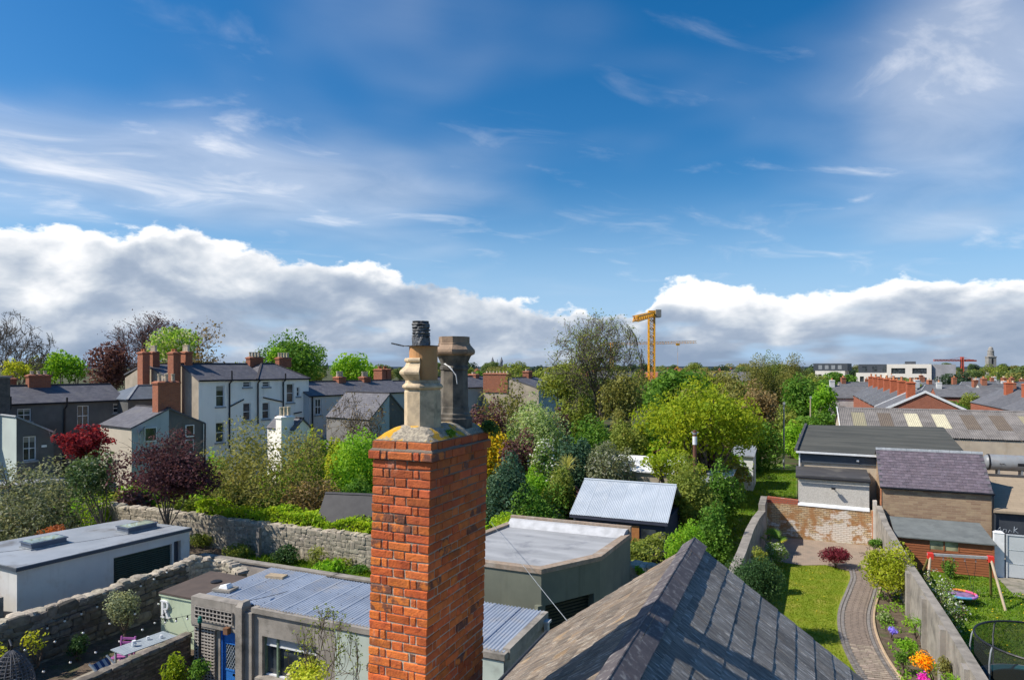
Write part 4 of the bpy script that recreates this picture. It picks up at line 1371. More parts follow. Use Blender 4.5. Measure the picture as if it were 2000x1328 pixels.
# corrugated sheets, each a piece, ribs running up the gentle slope
def corr_sheet(w, L, pitch, amp, mat, name='roof_sheet', th=math.radians(0), per=4):
    """sheet w wide (x), L long (y) rising by angle th; origin at its low left corner"""
    n = max(2, int(round(w / pitch))) * per
    m = MB(); i = 0
    for j in range(2):
        for k in range(n + 1):
            x = w * k / n
            m.v.append((x, L * j * math.cos(th), amp * math.sin(2 * math.pi * k / per) + L * j * math.sin(th)))
    for k in range(n): m.f.append((k, k + 1, n + 1 + k + 1, n + 1 + k))
    me = bpy.data.meshes.new(name); me.from_pydata(m.v, [], m.f); me.materials.append(mat)
    auto_uv(me, (0, 0, 0))
    me.polygons.foreach_set('use_smooth', [True] * len(me.polygons))
    return me
random.seed(8)
m = MB(); m.box(WX0 + .05, WX1 - .1, WY0 + .16, WY1, 2.60, 2.755); m.build('roof_deck', CONCW, ws)
me = corr_sheet(.80, WY1 - WY0 + .0, .10, .022, TIN, th=math.radians(1.0))
x = WX0 - .02; k = 0
while x < WX1 - .6:
    mesh_obj('roof_sheet', me, (x, WY0 + .05 + (.10 if x < -14.1 else .0), 2.80 + .002 * (k % 2)), ws)
    x += .745; k += 1
m = MB()
R_ = random.Random(2)
for r_ in range(4):
    for q in range(30): m.lathe((WX0 + .3 + q * .3 + R_.uniform(-.05, .05), WY0 + .35 + r_ * .68, 2.815 + .012 * r_), [(.010, 0), (.008, .015), (.003, .022)], 5)
o = m.build('roof_bolts', BLACK, ws); o['kind'] = 'stuff'
# loose slabs lying on the roof
def loose(px, py, w, d, h, label, mat, top=None):
    c_ = at_z(px, py, 2.86); t = thing('roof_slab', label, 'slab', (c_.x, c_.y, 2.85))
    fs = Fr((c_.x, c_.y), .15)
    m = MB(); m.box(-w / 2, w / 2, -d / 2, d / 2, 2.84, 2.84 + h, fs); m.build('slab', mat, t)
    if top:
        m = MB(); m.hexa([fs(-.16, -.1, 2.842 + h), fs(.16, -.12, 2.842 + h), fs(.18, .12, 2.842 + h), fs(-.15, .1, 2.842 + h)], [fs(-.12, -.05, 2.93 + h), fs(.10, -.08, 2.97 + h), fs(.14, .07, 2.98 + h), fs(-.08, .06, 2.92 + h)]); m.build('stone', WHITE, t)
SLABM = M('sandy_slab', (.42, .33, .22), (.33, .26, .18), 6, .9)
loose(440, 1150, .62, .42, .06, 'grey slab with a white stone on the corrugated roof corner', CONC, True)
loose(540, 1126, .62, .3, .08, 'sandy brick slab lying at the far edge of the corrugated roof', SLABM)
m = MB(); m.box(WX1 + .06, WX1 + .16, WY1 - .30, WY1 - .14, 2.45, 2.66); m.box(WX1 + .05, WX1 + .2, WY1 - .34, WY1 - .1, 2.66, 2.72)
tag(m.build('security_light', M('grey_plastic', (.5, .52, .53), None, 4, .5)), 'small white flood light on the corner of the corrugated workshop', 'lamp')
m = MB(); m.tube([(WX1 + .05, WY1 - .1, 0), (WX1 + .05, WY1 - .1, 2.5)], .04, 8); m.build('downpipe', BLACK, ws)

# ---------------------------------------------------------------- olive grey workshop with flat roof
OLIV = M('olive_grey_render', (0.18, 0.19, 0.145), (0.15, 0.16, 0.125), 1.5, .9, .002, 60, dirt=(.15, .155, .13), dscale=1.2, damt=.4, streak=0.45)
COPE = M('stained_coping', (.36, .27, .20), (.25, .20, .155), 7, .9, .004, 50, dirt=(.45, .42, .37), dscale=3, damt=.5)
BITU = M('silver_roof_felt', (.40, .405, .41), (.29, .295, .30), .9, .6, dirt=(.17, .175, .19), dscale=.9, damt=.85, stretch=(.5, 2.2, 1), spec=.4)
ob = thing('flat_roof_workshop', 'olive grey rendered workshop with silver flat roof and chamfered corner', 'workshop', (-8, 21, 0))
poly = [(-6.95, 18.31), (-5.73, 20.29), (-5.52, 23.5), (-10.2, 23.45), (-10.9, 18.31)]
cA, cB = Vector(poly[0]), Vector(poly[1]); dd = cB - cA; fo = Fr(cA, math.atan2(dd.y, dd.x)); LAB = dd.length
m = MB()
m.wall(LAB, 0, 3.42, .35, [(.15, LAB - .25, 0, 2.45)], fo)
for i in (1, 2, 3, 4):
    p, q = poly[i], poly[(i + 1) % 5]
    m.poly([(p[0], p[1], 0), (q[0], q[1], 0), (q[0], q[1], 3.42), (p[0], p[1], 3.42)])
m.build('wall', OLIV, ob)
cen = Vector((-8.2, 20.9))
def off(poly, e):
    out = []
    for p in poly:
        v = (Vector(p) - cen); out.append(tuple(Vector(p) + v.normalized() * e))
    return out
po, pi = off(poly, .05), off(poly, -.28)
m = MB()
for i in range(5):
    j = (i + 1) % 5
    za = .0
    m.hexa([(*po[i], 3.42), (*po[j], 3.42), (*pi[j], 3.42), (*pi[i], 3.42)], [(*po[i], 3.56), (*po[j], 3.56), (*pi[j], 3.56), (*pi[i], 3.56)])
m.build('coping', COPE, ob)
m = MB(); m.poly([(*p, 3.47) for p in off(poly, -.25)]); m.build('roof_felt', BITU, ob)
m = MB(); m.hexa([(-5.7, 23.0, 3.47), (-5.6, 23.42, 3.47), (-10.1, 23.40, 3.47), (-10.1, 22.98, 3.47)], [(-5.62, 23.25, 3.70), (-5.58, 23.42, 3.72), (-10.1, 23.40, 3.72), (-10.1, 23.25, 3.70)]); m.build('upstand', M('white_felt', (.50, .51, .53), None, 3, .6), ob)
m = MB(); m.box(-10.15, -5.5, 23.43, 23.6, 3.3, 3.80); m.build('back_coping', COPE, ob)
DGR = M('dark_green_shutter', (.018, .026, .020), (.028, .036, .028), 4, .5)
m = MB(); m.box(.15, LAB - .25, .3, .33, 0, 2.45, fo); shp2 = m.build('roller_shutter', DGR, ob)
for k in range(24):
    z = .02 + k * .10
    m = MB(); i = 0
    m.v += [fo(.16, .298, z), fo(LAB - .26, .298, z), fo(LAB - .26, .25, z + .03), fo(.16, .25, z + .03), fo(LAB - .26, .25, z + .07), fo(.16, .25, z + .07), fo(LAB - .26, .298, z + .095), fo(.16, .298, z + .095)]
    m.f += [(0, 1, 2, 3), (3, 2, 4, 5), (5, 4, 6, 7)]
    m.build('slat', DGR, shp2)
m = MB(); m.box(-.16, .0, -.05, .12, 0, 2.5, fo); m.build('corner_pier', OLIV, ob)

# ---------------------------------------------------------------- right-hand garden: walls, brick back wall, lean-to, barn
BLOCK = M('concrete_block_wall', (0.33, 0.30, 0.265), (0.25, 0.23, 0.205), 2.2, .94, .008, 35, dirt=(.16, .145, .125), dscale=1.2, damt=.6, streak=0.5)
def path_wall(parent, pts, tops, t, mat, name):
    """wall following a 2D line, with varying top height"""
    m = MB(); n = len(pts); L, R_ = [], []
    for i, p in enumerate(pts):
        a = Vector(pts[max(0, i - 1)]); b = Vector(pts[min(n - 1, i + 1)]); d = (b - a).normalized(); nr = Vector((-d.y, d.x))
        L.append(Vector(p) + nr * t / 2); R_.append(Vector(p) - nr * t / 2)
    for i in range(n - 1):
        m.hexa([(*R_[i], 0), (*R_[i + 1], 0), (*L[i + 1], 0), (*L[i], 0)], [(*R_[i], tops[i]), (*R_[i + 1], tops[i + 1]), (*L[i + 1], tops[i + 1]), (*L[i], tops[i])])
    return m.build(name, mat, parent)
gl = thing('garden_wall', 'low concrete garden wall between the grassy lane and the lawn', 'wall', (-2, 32, 0))
pts = [(-2.45, 20), (-2.3, 25), (-2.16, 29), (-2.1, 33), (-1.98, 35.5), (-1.78, 37.4)]
path_wall(gl, pts, [1.8, 1.8, 1.82, 1.83, 1.84, 1.86], .30, BLOCK, 'wall')
path_wall(gl, pts, [1.87, 1.87, 1.89, 1.90, 1.91, 1.93], .36, CONC, 'coping').location.z += 0.0
m = MB(); m.box(-1.95, -1.62, 37.42, 39.9, 0, 2.25); m.build('end_pier', CONC, gl)
gr = thing('garden_wall', 'long concrete block wall between the flower bed and the swing garden', 'wall', (4, 28, 0))
pts = [(4.22, 16), (4.2, 20), (4.14, 24), (4.06, 27), (3.98, 30), (3.93, 34), (3.9, 37), (3.88, 39.9)]
path_wall(gr, pts, [1.62, 1.64, 1.66, 1.68, 1.70, 1.72, 1.75, 2.1], .20, BLOCK, 'wall')
path_wall(gr, pts, [1.70, 1.72, 1.74, 1.76, 1.78, 1.80, 1.83, 2.18], .28, CONC, 'coping')
for k, y in enumerate((20.6, 23.4, 26.2, 29.2, 32.2)):
    x = 4.2 - (y - 20) * .02
    m = MB(); m.box(x - .27, x - .101, y - .2, y + .2, 0, 1.70); m.build('pier', BLOCK, gr)

def old_brick_paint(name):
    """yellow stock brick with red top left and remains of white paint"""
    mt = bpy.data.materials.new(name); mt.use_nodes = True
    N = NT(mt.node_tree)
    pos = N.n('ShaderNodeNewGeometry').outputs['Position']; x, y, z = N.sep(pos)
    uv = N.n('ShaderNodeTexCoord').outputs['UV']
    bt = N.n('ShaderNodeTexBrick'); N.put(bt.inputs['Vector'], uv)
    bt.inputs['Scale'].default_value = 1; bt.inputs['Brick Width'].default_value = .28; bt.inputs['Row Height'].default_value = .10; bt.inputs['Mortar Size'].default_value = .012
    N.put(bt.inputs['Color1'], (.50, .33, .16)); N.put(bt.inputs['Color2'], (.62, .48, .30)); N.put(bt.inputs['Mortar'], (.20, .14, .09))
    col = N.mix(N.smooth(N.noise(pos, 2.2, 4), .40, .62), bt.outputs[0], (.40, .20, .08))
    red = N.m('MULTIPLY', N.smooth(z, 1.84, 1.90), N.smooth(x, .35, .05))
    col = N.mix(red, col, N.mix(bt.outputs['Fac'], (.42, .10, .05), (.25, .15, .11)))
    w = N.m('ADD', N.noise(N.vm('MULTIPLY', pos, (1, 1, 1.5)), 1.6, 5, .6), N.m('MULTIPLY', N.smooth(N.m('ABSOLUTE', N.m('SUBTRACT', x, 2.1)), 1.6, .3), .13))
    w = N.m('ADD', w, N.m('MULTIPLY', N.smooth(N.m('ABSOLUTE', N.m('SUBTRACT', z, .62)), .8, .1), .14))
    wf = N.m('MULTIPLY', N.smooth(w, .62, .72), N.m('SUBTRACT', 1.0, N.m('MULTIPLY', bt.outputs['Fac'], .6)))
    col = N.mix(wf, col, (.74, .68, .60))
    bs = N.n('ShaderNodeBsdfPrincipled'); N.put(bs.inputs['Base Color'], col); bs.inputs['Roughness'].default_value = .95
    bp = N.n('ShaderNodeBump'); bp.inputs['Distance'].default_value = .02; N.put(bp.inputs['Height'], N.m('SUBTRACT', N.noise(pos, 30, 3), bt.outputs['Fac'])); N.put(bs.inputs['Normal'], bp.outputs[0])
    mt.node_tree.links.new(bs.outputs[0], N.n('ShaderNodeOutputMaterial').inputs[0])
    return mt
bk = thing('brick_wall', 'old yellow brick wall with peeling white paint at the end of the lawn', 'wall', (1, 40, 0))
m = MB(); m.prism([(-1.62, 40), (-.02, 40), (-.02, 40.3), (-1.62, 40.3)], 0, [2.2, 2.12, 2.12, 2.2]); m.prism([(-.018, 40), (3.62, 40), (3.62, 40.3), (-.018, 40.3)], 0, 1.86)
m.build('wall', old_brick_paint('painted_old_brick'), bk)
m = MB(); m.box(3.62, 3.80, 39.93, 40.3, 0, 2.4); m.build('corner_pier', M('pale_pier', (.60, .56, .50), (.50, .45, .40), 4, .9), bk)
m = MB(); m.box(3.58, 3.635, 39.96, 40.0, 0, 1.86); m.build('corner_strip', M('orange_brick_edge', (.52, .22, .11), None, 8, .9), bk)
# pebble-dashed lean-to above the wall
PEB = M('pebble_dash', (.62, .59, .54), (.48, .455, .41), 26, .95, .02, 45, detail=3, contrast=(.35, .65), streak=0.5)
FELT = M('black_roof_felt', (.075, .073, .075), (.055, .054, .057), 1.6, .7, dirt=(.15, .14, .125), dscale=.8, damt=.7, stretch=(.4, 2.5, 1))
lt = thing('lean_to', 'pebble-dashed lean-to with black felt roof above the old brick wall', 'outbuilding', (1.6, 41, 0))
m = MB(); m.box(-.02, 3.45, 40.06, 42.2, 1.88, 3.42); m.build('wall', PEB, lt)
m = MB(); m.hexa([(-.04, 39.96, 1.865), (3.46, 39.96, 1.80), (3.46, 40.06, 1.80), (-.04, 40.06, 1.865)], [(-.04, 40.0, 1.98), (3.46, 40.0, 1.94), (3.46, 40.06, 1.98), (-.04, 40.06, 2.03)]); m.build('skirting', WHITE, lt)
m = MB(); m.hexa([(-.15, 39.92, 3.42), (3.5, 39.92, 3.42), (3.5, 42.2, 3.62), (-.15, 42.2, 3.62)], [(-.15, 39.92, 3.53), (3.5, 39.92, 3.53), (3.5, 42.2, 3.73), (-.15, 42.2, 3.73)]); m.build('roof', FELT, lt)
m = MB(); m.tube([(-.15, 39.86, 3.42), (3.5, 39.86, 3.38)], .05, 8); m.build('gutter', BLACK, lt)
m = MB(); m.tube([(1.72, 40.05, 2.9), (1.72, 39.83, 2.98), (1.72, 39.80, 2.94)], .025, 6); m.box(1.62, 1.82, 39.68, 39.86, 2.90, 2.99)
tag(m.build('wall_lamp', BLACK), 'small black lamp on the pebble-dashed wall', 'lamp')
# flat felt roof building behind
DKB = M('slate_blue_cladding', (.055, .068, .085), (.075, .088, .105), 1.5, .6)
TANR = M('tan_render', (.52, .44, .34), (.44, .37, .29), 1.6, .9, dirt=(.42, .30, .18), dscale=1.5, damt=.4, streak=0.5)
FELT2 = M('weathered_green_felt', (.062, .062, .052), (.10, .098, .082), .7, .8, stretch=(.35, 2.0, 1), detail=6, dirt=(.05, .05, .045), dscale=.6, damt=.6)
fb = thing('flat_roof_store', 'long store with weathered dark felt roof, white gutter and tan wall', 'outbuilding', (4, 47, 0))
m = MB(); m.box(.1, 8.3, 42.3, 54, 0, 3.95); m.build('wall', TANR, fb)
m = MB(); m.box(.06, 8.34, 42.22, 42.298, 3.95, 4.5); m.box(.03, .098, 42.3, 54, 3.95, 4.5); m.build('fascia', DKB, fb)
m = MB(); m.hexa([(-.12, 42.1, 4.50), (8.45, 42.1, 4.42), (9.6, 56.5, 5.0), (.55, 54.5, 5.0)], [(-.12, 42.1, 4.62), (8.45, 42.1, 4.54), (9.6, 56.5, 5.14), (.55, 54.5, 5.14)]); m.build('roof', FELT2, fb)
m = MB(); m.beam((-.14, 42.03, 4.56), (8.45, 42.03, 4.48), .09, .10); m.tube([(.05, 42.05, 4.5), (.05, 42.2, 4.2), (.05, 42.2, 3.5)], .045, 7); m.build('gutter', WHITE, fb)
m = MB(); m.beam((-.15, 42.1, 4.66), (.5, 54.5, 5.19), .16, .16); m.build('kerb', FELT, fb)
m = MB(); m.box(3.0, 3.12, 42.14, 42.21, 4.15, 4.25); m.build('wall_light', WHITE, fb)

# slated brick barn: each slate a piece
BARNB = M('brown_stock_brick', (.38, .27, .175), (.28, .19, .125), 3, .93, .006, 40,
          uvtex=(.42, .11, .010, (.38, .30, .21), (.45, .33, .21), (.25, .155, .105), .65), dirt=(.46, .36, .22), dscale=1.6, damt=.35)
SLP = M('purple_slate', (.155, .125, .15), (.105, .09, .11), 4, .55, rnd=.16, hue=.02, dirt=(.30, .28, .29), dscale=9, damt=.25)
BX0, BX1, BY0, BW_, BE, BR = 4.0, 8.85, 40.0, 2.15, 3.28, 4.98
ba = thing('brick_barn', 'small brown brick barn with purple slate roof behind the wooden shed', 'barn', (6.4, 42, 0))
m = MB(); m.box(BX0, BX1, BY0, BY0 + 2 * BW_, 0, BE - .02)
for x in (BX0, BX1): m.poly([(x, BY0, BE - .02), (x, BY0 + 2 * BW_, BE - .02), (x, BY0 + BW_, BR - .08)])
m.build('wall', BARNB, ba)
m = MB(); m.slab([(BX0 - .06, BY0 - .1, BE - .10), (BX1 + .06, BY0 - .1, BE - .10), (BX1 + .06, BY0 + BW_, BR - .03), (BX0 - .06, BY0 + BW_, BR - .03)], .05)
m.slab([(BX1 + .06, BY0 + 2 * BW_ + .1, BE - .1), (BX0 - .06, BY0 + 2 * BW_ + .1, BE - .1), (BX0 - .06, BY0 + BW_, BR - .03), (BX1 + .06, BY0 + BW_, BR - .03)], .05); m.build('roof_deck', SLATE, ba)
th = math.atan2(BR - BE, BW_); sl = BW_ / math.cos(th) + .1
rows = 14; ex2 = sl / rows; wS = .30
def bslate(v):
    R = random.Random(v); U = Vector((0, math.cos(th), math.sin(th))); n = Vector((0, -math.sin(th), math.cos(th)))
    m = MB(); b = [Vector((-wS / 2 + .003, 0, 0)) + n * .014 + U * R.uniform(-.008, .008), Vector((wS / 2 - .003, 0, 0)) + n * .014 + U * R.uniform(-.008, .008), Vector((wS / 2 - .003, 0, 0)) + U * (ex2 + .03) - n * .002, Vector((-wS / 2 + .003, 0, 0)) + U * (ex2 + .03) - n * .002]
    m.hexa(b, [p + n * .008 for p in b])
    me = bpy.data.meshes.new('slate'); me.from_pydata(m.v, [], m.f); me.materials.append(SLP); return me
bs_ = [bslate(v) for v in range(3)]
random.seed(31)
for r_ in range(rows):
    s0 = r_ * ex2; y = BY0 - .1 + s0 * math.cos(th); z = BE - .10 + s0 * math.sin(th)
    x = BX0 - .05 + wS / 2 + (wS / 2 if r_ % 2 else 0)
    while x < BX1 - .05:
        o = mesh_obj('slate', random.choice(bs_), (x, y, z + random.uniform(0, .004)), ba); o.rotation_euler = (random.uniform(-.01, .01), 0, random.uniform(-.008, .008)); x += wS
for k in range(10):
    x = BX0 - .06 + k * .5
    m = MB(); m.slab([(x, BY0 + BW_ - .14, BR - .09), (x + .49, BY0 + BW_ - .14, BR - .09), (x + .49, BY0 + BW_, BR + .03), (x, BY0 + BW_, BR + .03)], .02); m.slab([(x + .49, BY0 + BW_ + .14, BR - .09), (x, BY0 + BW_ + .14, BR - .09), (x, BY0 + BW_, BR + .03), (x + .49, BY0 + BW_, BR + .03)], .02); m.build('ridge_tile', LEAD, ba)
m = MB(); m.tube([(BX0 - .06, BY0 - .13, BE - .13), (BX1 + .1, BY0 - .13, BE - .13)], .055, 8); m.tube([(BX1 + .04, BY0 - .1, BE - .15), (BX1 + .04, BY0 - .06, 0)], .035, 7); m.build('gutter', BLACK, ba)
m = MB(); m.box(BX0 - .02, BX0 + .02, BY0 - .03, BY0 + .35, 1.9, BE - .05); m.build('quoin', M('orange_brick_edge', (.5, .2, .1)), ba)

# brown timber shed: each board a piece
SHB = M('red_brown_boards', (.30, .105, .042), (.24, .08, .035), 5, .75, rnd=.10, stretch=(1, 1, 6))
FELTG = M('grey_green_felt', (.17, .185, .18), (.13, .142, .14), 2, .85, dirt=(.10, .11, .11), dscale=2.5, damt=.6)
SX0, SX1, SY0, SY1 = 4.25, 8.05, 36.0, 38.6
sd = thing('timber_shed', 'red brown boarded shed with grey felt roof in front of the barn', 'shed', (6.1, 37, 0))
m = MB(); m.box(SX0 + .02, SX1 - .02, SY0 + .02, SY1, 0, 1.5); m.build('wall', SHB, sd)
_bd = {}
for k in range(13):
    z = .05 + k * .112
    for (a, b) in ((SX0, SX1),) if not 1.05 < z < 1.45 else ((SX0, 5.55), (6.72, SX1)):
        m = MB(); m.hexa([(a, SY0 - .015, z), (b, SY0 - .015, z), (b, SY0 + .018, z), (a, SY0 + .018, z)], [(a, SY0 + .004, z + .11), (b, SY0 + .004, z + .11), (b, SY0 + .018, z + .11), (a, SY0 + .018, z + .11)]); m.build('board', SHB, sd)
    m = MB(); m.hexa([(SX1 - .018, SY0, z), (SX1 + .015, SY0, z), (SX1 + .015, SY1, z), (SX1 - .018, SY1, z)], [(SX1 - .018, SY0, z + .11), (SX1 - .004, SY0, z + .11), (SX1 - .004, SY1, z + .11), (SX1 - .018, SY1, z + .11)]); m.build('board', SHB, sd)
for (a, b) in ((5.58, 6.12), (6.18, 6.70)):
    m = MB(); m.box(a, b, SY0 + .005, SY0 + .0185, 1.06, 1.46); wp = m.build('window', glassmat('dusty_glass', (.16, .16, .10), .25), sd)
    m = MB(); m.box(a - .03, a, SY0 - .02, SY0 + .004, 1.03, 1.49); m.build('window_frame', SHB, wp)
    m = MB(); m.box(b, b + .03, SY0 - .02, SY0 + .004, 1.03, 1.49); m.build('window_frame', SHB, wp)
m = MB(); m.hexa([(SX0 - .08, SY0 - .14, 1.50), (SX1 + .08, SY0 - .14, 1.50), (SX1 + .02, SY1 + .1, 1.86), (SX0 - .0, SY1 + .1, 1.86)], [(SX0 - .08, SY0 - .14, 1.55), (SX1 + .08, SY0 - .14, 1.55), (SX1 + .02, SY1 + .1, 1.91), (SX0 - .0, SY1 + .1, 1.91)]); m.build('roof', FELTG, sd)
m = MB(); m.box(SX1 - .05, SX1 + .02, SY0 - .03, SY0 + .02, 0, 1.49); m.build('corner_post', SHB, sd)

# grey metal gate with white post, dark building, tan roof
GTE = M('pale_grey_gate', (.50, .53, .55), (.45, .48, .50), 2, .5)
gt = thing('metal_gate', 'pale grey panelled metal gate beside the wooden shed', 'gate', (9.4, 36.3, 0))
for k in range(3):
    m = MB(); m.box(8.62, 10.6, 36.3, 36.34, .06 + k * .62, .66 + k * .62); m.build('panel', GTE, gt)
m = MB(); m.box(8.57, 8.62, 36.26, 36.36, .02, 1.96); m.box(8.62, 10.6, 36.27, 36.36, 1.92, 1.97); m.build('gate_frame', GTE, gt)
for k in (1, 2):
    m = MB(); m.box(8.62, 10.6, 36.285, 36.36, .66 + (k - 1) * .62, .68 + (k - 1) * .62); m.build('rail', GTE, gt)
m = MB(); m.box(8.12, 8.5, 36.25, 36.5, 0, 2.0); m.hexa([(8.1, 36.23, 2.0), (8.52, 36.23, 2.0), (8.52, 36.52, 2.0), (8.1, 36.52, 2.0)], [(8.2, 36.3, 2.08), (8.42, 36.3, 2.08), (8.42, 36.45, 2.08), (8.2, 36.45, 2.08)])
tag(m.build('gate_post', WHITE), 'white painted gate post between the shed and the grey gate', 'post')
DRKW = M('blue_black_wall', (.035, .042, .055), (.05, .058, .07), 2, .7)
TANT = M('tan_roof_tiles', (.36, .285, .20), (.30, .235, .165), 2.5, .85, uvtex=(.9, .28, .012, (.24, .19, .135), (.36, .285, .205), (.31, .25, .18)))
tb = thing('dark_outbuilding', 'blue black walled outbuilding with tan tiled roof at the right edge', 'outbuilding', (11, 42, 0))
m = MB(); m.box(8.92, 14.5, 40.05, 44.4, 0, 2.32); m.build('wall', DRKW, tb)
m = MB(); m.hexa([(8.90, 39.85, 2.25), (14.6, 39.85, 2.25), (14.6, 44.5, 3.30), (8.90, 44.5, 3.30)], [(8.90, 39.85, 2.36), (14.6, 39.85, 2.36), (14.6, 44.5, 3.41), (8.90, 44.5, 3.41)]); m.build('roof', TANT, tb)
m = MB(); m.box(8.9, 14.6, 44.5, 44.62, 3.2, 3.55); m.build('parapet', FELT, tb)
# chalky scribble on the dark wall
m = MB(); 
for seg in ([(9.05, 1.30), (9.22, 1.52), (9.26, 1.30)], [(9.32, 1.30), (9.36, 1.44), (9.48, 1.42), (9.46, 1.30)], [(9.55, 1.28), (9.6, 1.42), (9.7, 1.32)], [(9.78, 1.3), (9.8, 1.6)], [(9.8, 1.42), (9.92, 1.52)], [(9.8, 1.42), (9.95, 1.28)]):
    m.tube([(a, 40.046, z) for a, z in seg], .014, 4)
m.build('graffiti', M('chalk_paint', (.35, .40, .46)), tb)
# flat roof and tank behind
fr2 = thing('flat_roof_block', 'tan rendered block with flat roof carrying the grey tank', 'outbuilding', (13, 48, 0))
m = MB(); m.box(9.5, 18, 45, 51, 0, 3.0); m.build('wall', TANR, fr2)
m = MB(); m.box(9.4, 18.1, 44.9, 51.1, 3.0, 3.12); m.build('roof', TANT, fr2)
TANKM = M('grey_tank_steel', (.20, .215, .235), (.25, .265, .28), 2, .45, spec=.5, dirt=(.22, .13, .08), dscale=3, damt=.3)
tk = thing('steel_tank', 'grey horizontal cylindrical tank on a steel stand on flat roof', 'tank', (12, 47, 3.1))
m = MB()
prof = [(-1.75, .05), (-1.7, .26), (-1.6, .40), (-1.45, .46), (1.45, .46), (1.6, .40), (1.7, .26), (1.75, .05)]
m.tube([(11.6 + a, 46.6, 3.95) for a, r_ in prof], [r_ for a, r_ in prof], 20); m.build('vessel', TANKM, tk, smooth=True)
for a in (-1.0, .1, 1.0):
    m = MB(); m.box(11.6 + a - .05, 11.6 + a + .05, 46.3, 46.9, 3.12, 3.6); m.build('leg', TANKM, tk)
m = MB(); m.box(11.6 - 1.2, 11.6 + 1.2, 46.3, 46.4, 3.14, 3.22); m.build('stand_rail', BLACK, tk)
m = MB(); m.ring((11.6 - .9, 46.12, 3.95), .1, .02, 16, 6); m.box(11.45, 11.75, 46.1, 46.16, 3.85, 4.0); m.build('fitting', BLACK, tk)
m = MB(); m.tube([(11.6 - 1.5, 46.6, 3.95), (11.6 - 1.42, 46.6, 3.95)], .475, 20); m.build('band', BLACK, tk)

# ---------------------------------------------------------------- corrugated warehouse
ASB = M('asbestos_cement', (.215, .20, .19), (.155, .145, .14), 1.3, .9, .004, 30, rnd=.10, dirt=(.14, .125, .11), dscale=.7, damt=.5)
wh = thing('warehouse', 'long warehouse with grey corrugated roof and cream rooflights', 'warehouse', (12, 63, 0))
WAX0, WAX1, WAY0, WAY1, WAZ0, WAZ1 = 3.2, 24.0, 60.0, 66.0, 4.05, 5.85
tha = math.atan2(WAZ1 - WAZ0, WAY1 - WAY0); lsl = math.hypot(WAZ1 - WAZ0, WAY1 - WAY0)
m = MB(); m.box(WAX0 + .1, WAX1, WAY0 + .1, 72, 0, 3.95); m.poly([(WAX0 + .1, WAY0 + .1, 3.95), (WAX0 + .1, 72, 3.95), (WAX0 + .1, WAY1, WAZ1 - .1)]); m.build('wall', TANR, wh)
m = MB(); m.slab([(WAX0, 72, WAZ0), (WAX0, WAY1, WAZ1 - .03), (WAX1, WAY1, WAZ1 - .03), (WAX1, 72, WAZ0)], .05); m.build('rear_roof', ASB, wh)
LITEP = M('cream_rooflight', (.58, .54, .38), (.50, .46, .33), 3, .5); LITEB = M('brown_rooflight', (.13, .105, .085), (.16, .13, .10), 3, .7); LITEO = M('olive_rooflight', (.30, .27, .18), (.26, .24, .16), 3, .6)
sA = corr_sheet(.98, lsl * .5 + .08, .14, .028, ASB, th=tha)
sc = {m_.name: corr_sheet(.98, lsl * .5 + .08, .14, .028, m_, 'rooflight', th=tha) for m_ in (LITEP, LITEB, LITEO)}
nsh = 21; lights = {}
for px_, mt in ((1676, LITEO), (1722, LITEB), (1773, LITEP), (1840, LITEP), (1888, LITEB), (1950, LITEB), (2010, LITEO)):
    p_ = at_y(px_, 830, 63.0); lights[int((p_.x - WAX0) / .99)] = mt
for r_ in range(2):
    for k in range(nsh):
        x = WAX0 + k * .99; y = WAY0 + r_ * lsl * .5 * math.cos(tha); z = WAZ0 + r_ * (lsl * .5 * math.sin(tha) + .012)
        if r_ == 1 and k in lights:
            mesh_obj('rooflight', sc[lights[k].name], (x, y - 1.2, z - .36 + .02), wh)
            mesh_obj('roof_sheet', sA, (x, y, z), wh)
        else: mesh_obj('roof_sheet', sA, (x, y, z + random.uniform(0, .008)), wh)
for k in range(nsh):
    m = MB(); x = WAX0 + k * .99
    m.slab([(x, WAY1 - .25, WAZ1 - .03), (x + .97, WAY1 - .25, WAZ1 - .03), (x + .97, WAY1, WAZ1 + .07), (x, WAY1, WAZ1 + .07)], .03); m.build('ridge_cap', ASB, wh)
m = MB(); m.slab([(WAX0 - .04, WAY0, WAZ0 - .05), (WAX0 - .04, WAY1, WAZ1 - .02), (WAX0 - .04, WAY1, WAZ1 + .12), (WAX0 - .04, WAY0, WAZ0 + .1)], .06); m.build('barge_board', WHITE, wh)

# ---------------------------------------------------------------- swing set, nest swing, trampoline
POLE = M('pale_round_timber', (.50, .40, .29), (.40, .32, .23), 6, .8, stretch=(1, 1, .3)); POLED = M('green_treated_timber', (.20, .17, .05), (.15, .13, .04), 6, .8)
RED = M('red_plastic', (.72, .05, .035), (.65, .045, .03), 4, .4)
sw = thing('swing_frame', 'wooden swing frame with red corner brackets on the grass', 'swing', (6, 32.2, 0))
tL, tR = Vector((4.97, 31.95, 1.78)), Vector((7.12, 32.35, 1.78))
m = MB(); m.beam(tL + Vector((-.1, 0, 0)), tR, .09, .10); m.build('beam', M('grey_square_timber', (.42, .41, .40), None, 6, .8), sw)
for i, (t_, feet) in enumerate(((tL, ((4.68, 31.1, 0), (4.6, 33.0, 0))), (tR, ((7.40, 31.38, 0), (7.35, 33.3, 0))))):
    for k, f_ in enumerate(feet):
        m = MB(); m.tube([f_, t_ + Vector((0, -.05 + .1 * k, -.02))], .05, 10); m.build('leg', POLE if k == 0 else POLED, sw)
    m = MB(); m.box(t_.x - .10, t_.x + .10, t_.y - .13, t_.y + .13, t_.z - .16, t_.z + .075); m.build('bracket', RED, sw)
